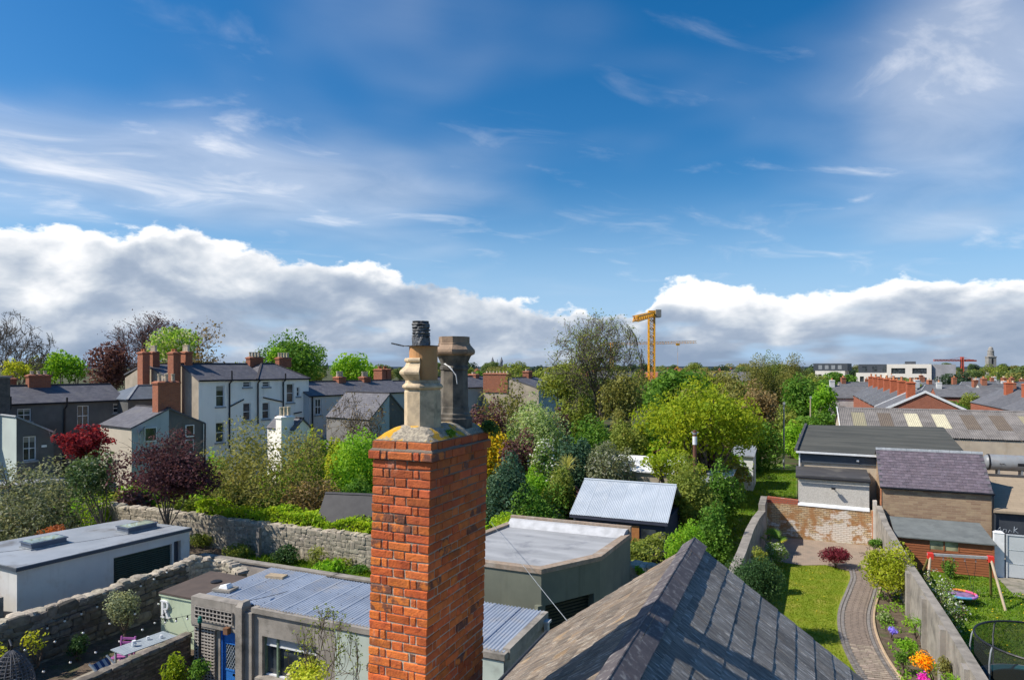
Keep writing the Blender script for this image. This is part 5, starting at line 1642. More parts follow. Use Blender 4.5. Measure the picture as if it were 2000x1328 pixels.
for k in range(4):
    p = tL + (tR - tL) * (.22 + .18 * k)
    m = MB(); m.tube([p + Vector((0, 0, -.05)), p + Vector((0, 0, -.16))], .014, 6); m.ring(p + Vector((0, 0, -.19)), .03, .008, 10, 4); m.build('hook', LEAD, sw)
ns = thing('nest_swing', 'round rainbow edged nest swing hanging over the grass', 'swing', (5.98, 31.75, .3))
cols = [(.75, .12, .25), (.80, .28, .06), (.82, .62, .08), (.25, .60, .20), (.10, .35, .65), (.55, .25, .65)]
cN = Vector((5.98, 31.75, .36))
for k in range(12):
    a0, a1 = 2 * math.pi * k / 12, 2 * math.pi * (k + 1) / 12
    m = MB(); m.tube([cN + Vector((math.cos(a0 + (a1 - a0) * q / 4), math.sin(a0 + (a1 - a0) * q / 4), 0)) * .55 for q in range(5)], .05, 8); m.build('rim_pad', M('rim_fabric_%d' % (k // 2), cols[k // 2], None, 4, .7), ns)
m = MB(); m.lathe(cN + Vector((0, 0, -.05)), [(.5, .02), (.3, -.02), (.02, -.03)], 20); m.build('seat_net', M('dark_net', (.05, .05, .10), (.35, .2, .4), 3, .9), ns)
for k, (sx, p) in enumerate(((-1, .22), (-1, .40), (1, .58), (1, .76))):
    q = tL + (tR - tL) * p + Vector((0, 0, -.2)); a = cN + Vector((.5 * sx * (1 if k in (0, 3) else .8), .4 * (1 if k % 2 else -1), .02))
    m = MB(); m.tube([q, a], .008, 5); m.build('rope', BLACK, ns)
tc_ = Vector((6.15, 22.3, 0)); TRR = 1.6
NET = bpy.data.materials.new('trampoline_net'); NET.use_nodes = True
N = NT(NET.node_tree); b1 = N.n('ShaderNodeBsdfPrincipled'); b1.inputs['Base Color'].default_value = (.012, .016, .014, 1); b1.inputs['Roughness'].default_value = .9
b2 = N.n('ShaderNodeBsdfTransparent'); mx = N.n('ShaderNodeMixShader'); mx.inputs[0].default_value = .58
NET.node_tree.links.new(b2.outputs[0], mx.inputs[1]); NET.node_tree.links.new(b1.outputs[0], mx.inputs[2]); NET.node_tree.links.new(mx.outputs[0], N.n('ShaderNodeOutputMaterial').inputs[0])
tr = thing('trampoline', 'round trampoline with dark safety net at the right edge', 'trampoline', tc_)
m = MB(); m.lathe(tc_, [(TRR, .72), (TRR, 2.0)], 48, cap=False); m.build('safety_net', NET, tr)
m = MB(); m.ring(tc_ + Vector((0, 0, 2.0)), TRR, .03, 48, 6); m.build('top_hoop', BLACK, tr)
m = MB(); m.ring(tc_ + Vector((0, 0, .70)), TRR, .05, 48, 6); m.build('frame_ring', LEAD, tr)
m = MB(); m.lathe(tc_ + Vector((0, 0, .71)), [(TRR + .02, 0), (TRR + .02, .03), (TRR - .3, .035), (TRR - .3, .0)], 48); m.build('edge_pad', M('teal_pad', (.02, .16, .20), (.02, .13, .17), 3, .6), tr)
m = MB(); m.lathe(tc_ + Vector((0, 0, .70)), [(TRR - .3, 0), (TRR - .3, .01), (.01, .01)], 32); m.build('jumping_mat', BLACK, tr)
for k in range(8):
    a = math.radians(22.5 + 45 * k + 8); d = Vector((math.cos(a), math.sin(a), 0))
    m = MB(); m.tube([tc_ + d * (TRR + .08) + Vector((0, 0, .0)), tc_ + d * (TRR + .09) + Vector((0, 0, 1.55)), tc_ + d * (TRR + .05) + Vector((0, 0, 1.85)), tc_ + d * (TRR + .0) + Vector((0, 0, 2.0))], .022, 8); m.build('pole', LEAD, tr)

# ---------------------------------------------------------------- curving brick path and patio
PAV = M('clay_paver', (.33, .27, .215), (.25, .205, .165), 7, .9, .003, 50, rnd=.22, hue=.012)
PAVD = M('charcoal_paver', (.22, .20, .185), (.155, .145, .14), 7, .9, .003, 50, rnd=.2)
PATB = M('patio_brick', (.36, .28, .215), (.28, .22, .17), 2.0, .92, uvtex=(.21, .105, .008, (.20, .165, .125), (.38, .29, .22), (.27, .21, .165)), dirt=(.20, .18, .15), dscale=1.2, damt=.4)
sheet('brick_patio', [(-1.7, 35.0), (0.2, 34.7), (1.2, 35.2), (2.1, 34.6), (3.75, 34.4), (3.75, 39.95), (-1.6, 39.95)], 0.024, PATB)
ctr = [(2.75, 35.2), (2.75, 33.5), (2.45, 31.5), (2.05, 29.0), (1.92, 27.0), (2.0, 25.0), (2.25, 23.2), (2.7, 21.0), (3.3, 18.5), (3.7, 16.5)]
def catm(P, n=40):
    out = []
    for i in range(len(P) - 1):
        p0, p1, p2, p3 = P[max(0, i - 1)], P[i], P[i + 1], P[min(len(P) - 1, i + 2)]
        for k in range(n):
            t = k / n
            out.append(tuple(.5 * (2 * p1[j] + (p2[j] - p0[j]) * t + (2 * p0[j] - 5 * p1[j] + 4 * p2[j] - p3[j]) * t * t + (3 * p1[j] - p0[j] - 3 * p2[j] + p3[j]) * t ** 3) for j in range(2)))
    return out
cl = catm(ctr)
pth = MB()
hw = .57
Lp, Rp = [], []
for i, p in enumerate(cl):
    a = Vector(cl[max(0, i - 1)]); b = Vector(cl[min(len(cl) - 1, i + 1)]); d = (b - a).normalized(); nr = Vector((-d.y, d.x))
    Lp.append(Vector(p) - nr * (hw + .05)); Rp.append(Vector(p) + nr * (hw + .05))
for i in range(0, len(cl) - 4, 4):
    pth.poly([(*Lp[i], .020), (*Lp[i + 4], .020), (*Rp[i + 4], .020), (*Rp[i], .020)])
po_ = tag(pth.build('path', M('path_bedding', (.20, .175, .145), (.15, .13, .11), 8, .95)), kind='structure')
random.seed(77)
items = []
acc = 0.0; last = Vector(cl[0]); row = 0
for i in range(1, len(cl) - 1):
    p = Vector(cl[i]); acc += (p - last).length; last = p
    if acc < .112: continue
    acc = 0; row += 1
    d = (Vector(cl[i + 1]) - Vector(cl[i - 1])).normalized(); nr = Vector((-d.y, d.x)); ang = math.atan2(nr.y, nr.x)
    for k, (o_, w) in enumerate(((-.56, .10), (-.43, .10), (-.27, .20), (-.06, .20), (.15, .20), (.31, .10), (.43, .10), (.56, .10))):
        dark = k in (1, 6) or (k in (0,) and row % 1 == 0)
        items.append((p + nr * (o_ + (.05 if row % 2 and 2 <= k <= 4 else 0)), ang + random.uniform(-.03, .03), w, dark))
def pav_mesh(w, mt):
    bm = bmesh.new(); bmesh.ops.create_cube(bm, size=1)
    for q in bm.verts: q.co = Vector((q.co.x * (w - .008), q.co.y * .10, (q.co.z + .5) * .03))
    bmesh.ops.bevel(bm, geom=[e for e in bm.edges if all(v.co.z > .02 for v in e.verts)], offset=.005, segments=1, affect='EDGES')
    me = bpy.data.meshes.new('paver'); bm.to_mesh(me); bm.free(); me.materials.append(mt); return me
pm = {(w, dk): pav_mesh(w, PAVD if dk else PAV) for w in (.10, .20) for dk in (True, False)}
items.sort(key=lambda t: t[0].length)
vis = [t for t in items if t[0].y > 20.5]
far = vis[300:]
for (p, an, w, dk) in vis[:300]:
    o = mesh_obj('paver', pm[(w, dk)], (p.x, p.y, .016 + random.uniform(0, .005)), po_); o.rotation_euler = (random.uniform(-.01, .01), random.uniform(-.01, .01), an)
for dk in (True, False):
    m = MB()
    for (p, an, w, d2) in far:
        if d2 != dk: continue
        me = pm[(w, dk)]; i = len(m.v); c_, s_ = math.cos(an), math.sin(an)
        for v in me.vertices: m.v.append((p.x + v.co.x * c_ - v.co.y * s_, p.y + v.co.x * s_ + v.co.y * c_, .018 + v.co.z))
        for q in me.polygons: m.f.append(tuple(i + r_ for r_ in q.vertices))
    o = m.build('distant_pavers', PAVD if dk else PAV, po_, uv=False); o['kind'] = 'stuff'
# flower bed between path and wall
bed = [(q.x, q.y) for q in [Vector(p) for p in Rp[20:300:8]]] 
sheet('flower_bed', [tuple(Rp[i]) for i in range(30, len(cl) - 2, 10)] + [(4.15, 18), (4.1, 22), (4.05, 26), (3.95, 30), (3.9, 33.8)], 0.028, SOIL)
m = MB(); m.tube([(*Rp[i], .05) for i in range(60, len(cl) - 2, 6)], .045, 6); tag(m.build('bed_edging', M('sandstone_edging', (.46, .34, .22), (.38, .28, .18), 5, .9)), 'thin sandstone edging between the brick path and flower bed', 'edging')

# ---------------------------------------------------------------- houses: builders
def hit(fr, px, py, b=0.0):
    """(a, z) where the view line through a photo point meets the plane b of a frame"""
    r = ray(px, py)
    o = Vector((fr.o.x - b * fr.s, fr.o.y + b * fr.c)); A = Vector((fr.c, fr.s))
    den = r.x * A.y - r.y * A.x
    t = (o.x * A.y - o.y * A.x) / den
    P_ = Vector((r.x * t, r.y * t)) - o
    return P_.dot(A), CAMH + r.z * t

def stack(parent, fr, a, b, wa, wb, z0, z1, pots=2, mat=None, pm=None, ph=.35, along='a', name='chimney'):
    m = MB(); m.box(a - wa / 2, a + wa / 2, b - wb / 2, b + wb / 2, z0, z1 - .18, fr)
    m.box(a - wa / 2 - .06, a + wa / 2 + .06, b - wb / 2 - .06, b + wb / 2 + .06, z1 - .18, z1 - .08, fr)
    m.hexa([fr(a - wa / 2 - .04, b - wb / 2 - .04, z1 - .08), fr(a + wa / 2 + .04, b - wb / 2 - .04, z1 - .08), fr(a + wa / 2 + .04, b + wb / 2 + .04, z1 - .08), fr(a - wa / 2 - .04, b + wb / 2 + .04, z1 - .08)],
           [fr(a - wa / 2 + .1, b - wb / 2 + .1, z1), fr(a + wa / 2 - .1, b - wb / 2 + .1, z1), fr(a + wa / 2 - .1, b + wb / 2 - .1, z1), fr(a - wa / 2 + .1, b + wb / 2 - .1, z1)])
    c = m.build(name, mat or CBRICK, parent)
    for k in range(pots):
        t = (k + .5) / pots - .5
        aa, bb = (a + t * (wa - .12), b) if along == 'a' else (a, b + t * (wb - .12))
        m = MB(); p = fr(aa, bb, z1 - .03); m.lathe(p, [(.13, 0), (.11, .05), (.10, ph * .8), (.125, ph * .85), (.125, ph), (.09, ph)], 8)
        m.build('chimney_pot', pm or POTCREAM, c)
    return c

def windows(parent, fr, rects, nx=1, nz_=2, sill=True, frame=None, reveal=.14):
    """sash windows set in openings (a0,a1,z0,z1) of a facade"""
    for (a0, a1, z0, z1) in rects:
        m = MB(); m.box(a0, a1, reveal, reveal + .02, z0, z1, fr); w = m.build('window', GLASS, parent)
        t = .055 if (a1 - a0) > .5 else .045
        m = MB()
        m.box(a0, a0 + t, reveal - .06, reveal - .001, z0, z1, fr); m.box(a1 - t, a1, reveal - .06, reveal - .001, z0, z1, fr)
        m.box(a0 + t, a1 - t, reveal - .058, reveal - .001, z0, z0 + t, fr); m.box(a0 + t, a1 - t, reveal - .058, reveal - .001, z1 - t, z1, fr)
        for k in range(1, nz_): z = z0 + (z1 - z0) * k / nz_; m.box(a0 + t, a1 - t, reveal - .05, reveal - .001, z - .025, z + .025, fr)
        for k in range(1, nx): a = a0 + (a1 - a0) * k / nx; m.box(a - .018, a + .018, reveal - .045, reveal - .001, z0 + t, z1 - t, fr)
        m.build('sash_frame', frame or WHITE, w)
        kk = (int(abs(a0 * 7.3 + z0 * 3.1)) % 3)
        if kk and (a1 - a0) > .4:
            m = MB(); zc_ = z1 - (z1 - z0) * (.45 if kk == 1 else .25); m.box(a0 + t, a1 - t, reveal - .012, reveal - .001, zc_, z1 - t, fr); m.build('blind', M('window_blind', (.34, .33, .29), (.24, .235, .21), 2, .8), w)
        if sill:
            m = MB(); m.box(a0 - .1, a1 + .1, -.09, reveal - .07, z0 - .12, z0 - .002, fr); m.build('window_sill', LEAD, w)

def roof_a(parent, fr, a0, a1, b0, b1, ze, zr, mat, hip=(0, 0), ov=.12, t=.12, ridge=True):
    """roof with its ridge along a; hip=(left,right) insets of the ridge"""
    bm_ = (b0 + b1) / 2; k = (zr - ze) / (bm_ - b0)
    z_e = ze - ov * k
    A0, A1 = a0 - (ov if hip[0] else .05), a1 + (ov if hip[1] else .05)
    r0, r1 = (a0 + hip[0]) if hip[0] else A0, (a1 - hip[1]) if hip[1] else A1
    m = MB()
    m.slab([fr(A0, b0 - ov, z_e), fr(A1, b0 - ov, z_e), fr(r1, bm_, zr), fr(r0, bm_, zr)], t)
    m.slab([fr(A1, b1 + ov, z_e), fr(A0, b1 + ov, z_e), fr(r0, bm_, zr), fr(r1, bm_, zr)], t)
    if hip[0]: m.slab([fr(A0, b1 + ov, z_e), fr(A0, b0 - ov, z_e), fr(r0, bm_, zr)], t)
    if hip[1]: m.slab([fr(A1, b0 - ov, z_e), fr(A1, b1 + ov, z_e), fr(r1, bm_, zr)], t)
    o = m.build('roof', mat, parent)
    if ridge:
        m = MB(); m.beam(fr(r0, bm_, zr + .01), fr(r1, bm_, zr + .01), .22, .10)
        if hip[0]: m.beam(fr(A0, b0 - ov, z_e + .01), fr(r0, bm_, zr + .01), .16, .07)
        if hip[1]: m.beam(fr(A1, b0 - ov, z_e + .01), fr(r1, bm_, zr + .01), .16, .07)
        m.build('ridge', LEAD if mat is not SLATE else M('dark_ridge', (.07, .065, .07)), o)
    m = MB(); m.tube([fr(A0, b0 - ov - .05, z_e - .04), fr(A1, b0 - ov - .05, z_e - .04)], .06, 6); m.build('gutter', BLACK, o)
    return o

def house(name, label, fr, L, D, ze, zr, wmat, rmat, rects=(), gmat=None, hip=(0, 0), chim=(), group=None, nx=1, nz_=2, cat='house', pots=None, sill=True):
    t = thing(name, label, cat, fr(L / 2, D / 2, 0), group)
    m = MB(); m.wall(L, 0, ze, .14, list(rects), fr)
    m.build('wall', wmat, t)
    m = MB()
    m.poly([fr(0, 0, 0), fr(0, 0, ze), fr(0, D, ze), fr(0, D, 0)]); m.poly([fr(L, 0, 0), fr(L, D, 0), fr(L, D, ze), fr(L, 0, ze)])
    m.poly([fr(0, D, 0), fr(0, D, ze), fr(L, D, ze), fr(L, D, 0)])
    if not hip[0]: m.poly([fr(0, 0, ze), fr(0, D / 2, zr - .1), fr(0, D, ze)])
    if not hip[1]: m.poly([fr(L, 0, ze), fr(L, D, ze), fr(L, D / 2, zr - .1)])
    m.build('side_wall', gmat or wmat, t)
    roof_a(t, fr, 0, L, 0, D, ze, zr, rmat, hip)
    windows(t, fr, rects, nx, nz_, sill)
    for c in chim:
        stack(t, fr, *c[:6], **(c[6] if len(c) > 6 else {}))
    return t

def gable_house(name, label, fr, W, D, ze, zr, wmat, rmat, rects=(), smat=None, group=None, chim=(), half=None, cat='house', nx=1, nz_=2, barge=None):
    """ridge runs back along b, gable to the front"""
    t = thing(name, label, cat, fr(W / 2, D / 2, 0), group)
    m = MB(); m.wall(W, 0, ze, .14, list(rects), fr); m.poly([fr(0, 0, ze), fr(W, 0, ze), fr(W / 2, 0, zr - .06)]); m.build('wall', wmat, t)
    if half:
        m = MB(); m.poly([fr(W / 2, -.012, 0), fr(W, -.012, 0), fr(W, -.012, ze), fr(W / 2, -.012, zr - .07)])
        m.poly([fr(W / 2, -.012, 0), fr(W / 2, -.012, zr - .07), fr(W / 2, -.001, zr - .07), fr(W / 2, -.001, 0)]); m.build('half_front', half, t)
    m = MB(); m.poly([fr(0, 0, 0), fr(0, 0, ze), fr(0, D, ze), fr(0, D, 0)]); m.poly([fr(W, 0, 0), fr(W, D, 0), fr(W, D, ze), fr(W, 0, ze)])
    m.poly([fr(0, D, 0), fr(0, D, ze), fr(W / 2, D, zr - .1), fr(W, D, ze), fr(W, D, 0)]); m.build('side_wall', smat or wmat, t)
    k = (zr - ze) / (W / 2); ov = .12
    m = MB()
    m.slab([fr(-ov, D, ze - ov * k), fr(-ov, -.1, ze - ov * k), fr(W / 2, -.1, zr), fr(W / 2, D, zr)], .1)
    m.slab([fr(W + ov, -.1, ze - ov * k), fr(W + ov, D, ze - ov * k), fr(W / 2, D, zr), fr(W / 2, -.1, zr)], .1)
    r = m.build('roof', rmat, t)
    m = MB(); m.beam(fr(W / 2, -.1, zr), fr(W / 2, D, zr), .18, .09); m.build('ridge', M('dark_ridge', (.07, .065, .07)), r)
    if barge:
        m = MB()
        m.slab([fr(-ov, -.14, ze - ov * k - .18), fr(W / 2, -.14, zr - .18), fr(W / 2, -.14, zr + .03), fr(-ov, -.14, ze - ov * k + .03)], .04)
        m.slab([fr(W / 2, -.14, zr - .18), fr(W + ov, -.14, ze - ov * k - .18), fr(W + ov, -.14, ze - ov * k + .03), fr(W / 2, -.14, zr + .03)], .04)
        m.build('barge_board', barge, r)
    windows(t, fr, rects, nx, nz_)
    for c in chim: stack(t, fr, *c[:6], **(c[6] if len(c) > 6 else {}))
    return t

def rect(fr, p0, p1, y0, y1, b=0):
    a0, _ = hit(fr, p0, y0, b); a1, _ = hit(fr, p1, y0, b); am = (p0 + p1) / 2
    z1 = hit(fr, am, y0, b)[1]; z0 = hit(fr, am, y1, b)[1]
    return (a0, a1, z0, z1)

TAN = M('tan_gable_render', (.42, .36, .28), (.34, .29, .225), 1.2, .92, dirt=(.25, .22, .18), dscale=.8, damt=.5, streak=0.4)
WHH = M('house_white_render', (.95, .91, .84), (.90, .86, .79), .8, .88, dirt=(.72, .71, .66), dscale=.7, damt=.5, streak=0.4)
GREYD = M('dark_grey_render', (.135, .135, .13), (.10, .10, .098), .9, .92, dirt=(.19, .185, .18), dscale=.6, damt=.5, streak=0.4)
BLUEG = M('blue_grey_render', (.42, .47, .49), (.38, .43, .45), 1.0, .9, streak=0.4)
ANG = math.radians(77.5)
DPIPE = BLACK

# ---- white two-storey house
fh = Fr(gnd(388, 49), ANG)
zE = hit(fh, 388, 741)[1]
LH = hit(fh, 603, 741)[0]
aV = hit(fh, 503, 741)[0]
rc = [rect(fh, 422, 438.5, 753, 794), rect(fh, 475, 490, 745, 756), rect(fh, 475, 490, 787, 821), rect(fh, 513, 527, 745, 755.5), rect(fh, 512.6, 526.6, 786, 818),
      rect(fh, 560, 574, 749.5, 786), rect(fh, 579.6, 585.4, 756, 774), rect(fh, 421.5, 438, 825, 864)]
zR = 9.74
t = thing('white_house', 'white rendered two-storey house with slate roofs and black downpipes', 'house', fh(LH / 2, 3, 0))
m = MB(); m.wall(LH, 0, zE, .14, rc, fh); m.build('wall', WHH, t)
m = MB(); D1, D2 = 5.0, 11.5
m.poly([fh(0, 0, 0), fh(0, 0, zE), fh(0, D1 / 2, zR - .1), fh(0, D1, zE + .35), fh(0, D1, 0)])
m.poly([fh(0, D1, 0), fh(0, D1, zE + .35), fh(0, (D1 + D2) / 2, zR - .1), fh(0, D2, zE), fh(0, D2, 0)]); m.build('gable_wall', TAN, t)
m = MB(); m.poly([fh(LH, 0, 0), fh(LH, D2, 0), fh(LH, D2, zE), fh(LH, 0, zE)]); m.poly([fh(0, D2, 0), fh(0, D2, zE), fh(LH, D2, zE), fh(LH, D2, 0)]); m.build('rear_wall', WHH, t)
roof_a(t, fh, 0, aV + .6, 0, D1, zE, zR, SLATE)
roof_a(t, fh, aV, LH, 0, D1, zE + .003, zR + .02, SLATE, hip=(2.0, 1.7))
roof_a(t, fh, 0, LH, D1, D2, zE + .35, zR, SLATE, hip=(0, 2.5))
windows(t, fh, rc)
for (px, y0, y1) in ((447, 724, 875), (502.5, 741, 830), (552, 729, 820)):
    a = hit(fh, px, 760)[0]; z1 = hit(fh, px, y0)[1]; z0 = hit(fh, px, y1)[1]
    m = MB(); m.tube([fh(a, -.10, z0), fh(a, -.10, zE - .35), fh(a + .12, -.22, zE - .15), fh(a + .12, -.22, z1)], .06, 7); m.build('downpipe', BLACK, t)
for (p0, y0, p1, y1) in ((475, 780, 448, 794), (513, 776, 551, 784.5), (573, 807.5, 588, 804.5)):
    a0, z0 = hit(fh, p0, y0); a1, z1 = hit(fh, p1, y1); m = MB(); m.tube([fh(a0, -.08, z0), fh(a1, -.08, z1)], .05, 7); m.build('waste_pipe', BLACK, t)
for (bb, aa, zt, z0) in ((2.6, .45, 9.5 + 30 * 51 / 1300, 9.0), (2.3, -.62, 9.5 + 29 * 50 / 1300, 0), (7.6, .45, 9.5 + 30 * 53.5 / 1300, 9.0), (7.0, -.62, 9.5 + 29 * 53 / 1300, 0)):
    stack(t, fh, aa, bb, .55, .85, z0, zt, pots=4 if aa > 0 else 2, along='b', ph=.5 if aa > 0 else .25, pm=POTCREAM if aa > 0 else TERRA)
for (px, yb) in ((410, 0), (507, 0), (563, 0)):
    a = hit(fh, px, 709, 2.5)[0]; stack(t, fh, a, 3.2 if px > 420 else 7.5, 1.25 if px > 420 else .9, .6, zR - .3, 9.5 + (716 - 696) * 54 / 1300, pots=4 if px > 420 else 2, ph=.42, pm=POTCREAM if px > 420 else TERRA)

# ---- small white annex in front of it
fa_ = Fr(gnd(574, 45), ANG)
Wd = hit(fa_, 607, 840)[0]
gable_house('white_annex', 'low white annex gable with a slate roof at the foot of white house', fa_, Wd, 3, hit(fa_, 574, 836)[1], hit(fa_, 591, 816)[1], WHH, SLATE)
fc_ = Fr(gnd(549, 44.5), ANG)
t = thing('chimney_stack', 'short white chimney stack with three pots over the olive tree', 'chimney', fc_(.4, .3, 0)); stack(t, fc_, .55, .35, 1.0, .6, 0, hit(fc_, 560, 812)[1], pots=3, mat=WHH, ph=.62)

# ---- long grey house on the left
f1 = Fr(gnd(20, 44), ANG); a_end = hit(f1, 245, 776)[0]
f1 = Fr(f1(-4.5, 0, 0), ANG); L1 = a_end + 4.5
ze1, zr1 = 7.08, 8.18
rc = [rect(f1, 34, 61, 798, 823), rect(f1, 151, 174, 792, 832), rect(f1, 221, 243.5, 788, 806)]
lh = house('grey_house', 'long dark grey rendered house with slate roof behind the red maple', f1, L1, 5.2, ze1, zr1, GREYD, SLATE, rc, nx=2)
a, _ = hit(f1, 74, 745, 2.6); stack(lh, f1, a, 2.5, 1.35, .62, 7.8, 9.5 - (731 - 716) * 47 / 1300, pots=3, ph=.28)
a, _ = hit(f1, 27, 745, 2.6); stack(lh, f1, a, 3.6, .7, .9, 7.6, 9.5 - (738 - 716) * 46 / 1300, pots=3, ph=.2, pm=TERRA)
for px in (18, 128):
    a, z1 = hit(f1, px, 774 if px < 50 else 776); m = MB(); m.tube([f1(a, -.25, z1), f1(a, -.25, ze1 - .3), f1(a - .1, -.1, ze1 - .55), f1(a - .1, -.1, 2)], .06, 7); m.build('downpipe', BLACK, lh)
fq = Fr(gnd(-14, 42), ANG); t = thing('stone_chimney', 'dark stone chimney stack at the left edge above the grey house', 'chimney', fq(.5, .5, 0))
m = MB(); a1_ = hit(fq, 20, 770)[0]; m.box(a1_ - 1.2, a1_, 0, .9, 0, hit(fq, 18, 738)[1], fq); m.build('stack', M('dark_stone_stack', (.13, .12, .105), (.08, .075, .07), 4, .95, .02, 14), t)
m = MB(); m.box(a1_ - 1.3, a1_ + .08, -.08, .98, hit(fq, 18, 738)[1], hit(fq, 18, 734)[1], fq); m.build('cap', CONC, t)
# extension with lit pale end
f2 = Fr(gnd(32, 40.5), ANG); zl = hit(f2, 32, 812)[1]; aR, zr_ = hit(f2, 105, 843)
t = thing('grey_extension', 'dark grey rear extension with white sash window and satellite dish', 'house', f2(1, 1, 0))
rc = [rect(f2, 45, 71, 852, 899)]
m = MB(); m.wall(aR, 0, zr_, .14, [(r_[0], r_[1], r_[2], min(r_[3], zr_ - .05)) for r_ in rc], f2); m.poly([f2(0, 0, zr_), f2(aR, 0, zr_), f2(0, 0, zl)]); m.build('wall', GREYD, t)
m = MB(); m.poly([f2(aR, 0, 0), f2(aR, 3.5, 0), f2(aR, 3.5, zr_), f2(aR, 0, zr_)]); m.poly([f2(0, 0, 0), f2(0, 0, zl), f2(0, 3.5, zl), f2(0, 3.5, 0)]); m.build('side_wall', M('pale_green_render', (.46, .52, .49), (.42, .47, .45), 1, .9), t)
m = MB(); m.slab([f2(-.05, -.08, zl + .03), f2(aR + .1, -.08, zr_ - .02), f2(aR + .1, 3.5, zr_ - .02), f2(-.05, 3.5, zl + .03)], .1); m.build('roof', LEAD, t)
windows(t, f2, [(r_[0], r_[1], r_[2], min(r_[3], zr_ - .05)) for r_ in rc], nx=2)
a, z = hit(f2, 86, 871); m = MB(); m.box(a - .14, a + .14, -.03, -.002, z - .07, z + .07, f2); m.build('plaque', WHITE, t)
def dish(fr, px, py, r, label, mat):
    a, z = hit(fr, px, py); t = thing('satellite_dish', label, 'satellite dish', fr(a, 0, z))
    c = Vector(fr(a, -.35, z)); m = MB(); n = 18
    ax = (Vector((-.5, -.65, .5))).normalized(); up = Vector((0, 0, 1)); x = ax.cross(up).normalized(); y = x.cross(ax)
    for k in range(4):
        rr = r * (k + 1) / 4
        for q in range(n): m.v.append(tuple(c + (x * math.cos(2 * math.pi * q / n) + y * math.sin(2 * math.pi * q / n)) * rr + ax * (.16 * (rr / r) ** 2 * r)))
    m.v.append(tuple(c)); ce = len(m.v) - 1
    for q in range(n): m.f.append((ce, q, (q + 1) % n))
    for k in range(3):
        for q in range(n): m.f.append((k * n + q, (k + 1) * n + q, (k + 1) * n + (q + 1) % n, k * n + (q + 1) % n))
    m.build('reflector', mat, t, smooth=True)
    m = MB(); m.tube([c, Vector(fr(a, 0, z - .1))], .03, 6); m.tube([c - y * r * .9, c + ax * r * .9], .015, 5); m.build('mount', LEAD, t)
dish(f2, 101, 846, .34, 'rusty pink satellite dish on the grey extension', M('pinkish_dish', (.52, .36, .33), (.42, .25, .20), 4, .6))
# flat pale roof in the bottom left of that house
m = MB(); fz = Fr(gnd(0, 38), ANG); m.box(-3, 3.4, 0, 2.2, 2.4, 2.62, fz); m.box(-3, 3.3, .1, 2.1, 0, 2.4, fz)
tag(m.build('flat_extension', LEAD), 'low flat-roofed extension in front of the grey house', 'extension')

# ---- blue and grey gabled return with big brick chimney
f3 = Fr(gnd(257, 42), ANG); W3 = hit(f3, 397, 823)[0]; ze3 = 5.7; zr3 = hit(f3, 331, 796)[1]
rc = [rect(f3, 283, 304, 836, 856), rect(f3, 363, 376, 831, 851)]
t = gable_house('gabled_return', 'gabled return painted half pale blue half dark grey with brick chimney', f3, W3, 4.4, ze3, zr3, BLUEG, SLATE, [], smat=M('cream_side_render', (.52, .46, .37), (.46, .41, .33), 1, .9), half=GREYD)  # side walls carry one even cream render of their own
stack(t, f3, W3 / 2 + .1, .55, 1.45, .75, zr3 - .6, hit(f3, 330, 744, .5)[1], pots=3, ph=.5)
for (px0, px1, y0, y1) in ((283, 304, 836, 860), (363, 377, 831, 851), (361, 376, 860, 882)):
    r_ = rect(f3, px0, px1, y0, y1); m = MB(); m.box(r_[0], r_[1], -.05, -.03, r_[2], r_[3], f3); w = m.build('window', GLASS, t)
    m = MB(); 
    for (x0, x1) in ((r_[0] - .05, r_[0]), (r_[1], r_[1] + .05)): m.box(x0, x1, -.07, -.013, r_[2] - .05, r_[3] + .05, f3)
    m.box(r_[0], r_[1], -.07, -.013, r_[3], r_[3] + .05, f3); m.box(r_[0], r_[1], -.09, -.013, r_[2] - .07, r_[2], f3); m.build('window_frame', WHITE, w)
m = MB(); m.tube([f3(W3 + .05, -.15, ze3 - .1), f3(W3 + .05, -.1, 2)], .06, 7); m.build('downpipe', BLACK, t)
dish(f3, 274, 840, .36, 'grey satellite dish on the pale blue gable', LEAD)

# ---- hipped blue slate roof between the two
f4 = Fr(gnd(250, 48.5), ANG); L4 = hit(f4, 385, 778)[0]
t = house('hipped_house', 'dark house with blue hipped slate roof between grey and white houses', f4, L4, 4.6, hit(f4, 250, 779)[1], hit(f4, 300, 752, 2.3)[1], GREYD, M('blue_slate', (.10, .12, .145), (.14, .16, .185), 1.4, .5, uvtex=(.28, .22, .01, (.05, .06, .075), (.09, .11, .135), (.15, .17, .20))), hip=(1.7, 1.9))
dish(Fr(f4(L4, 0, 0), ANG), 371, 800, .42, 'blue grey satellite dish on the wall left of the white house', LEAD)

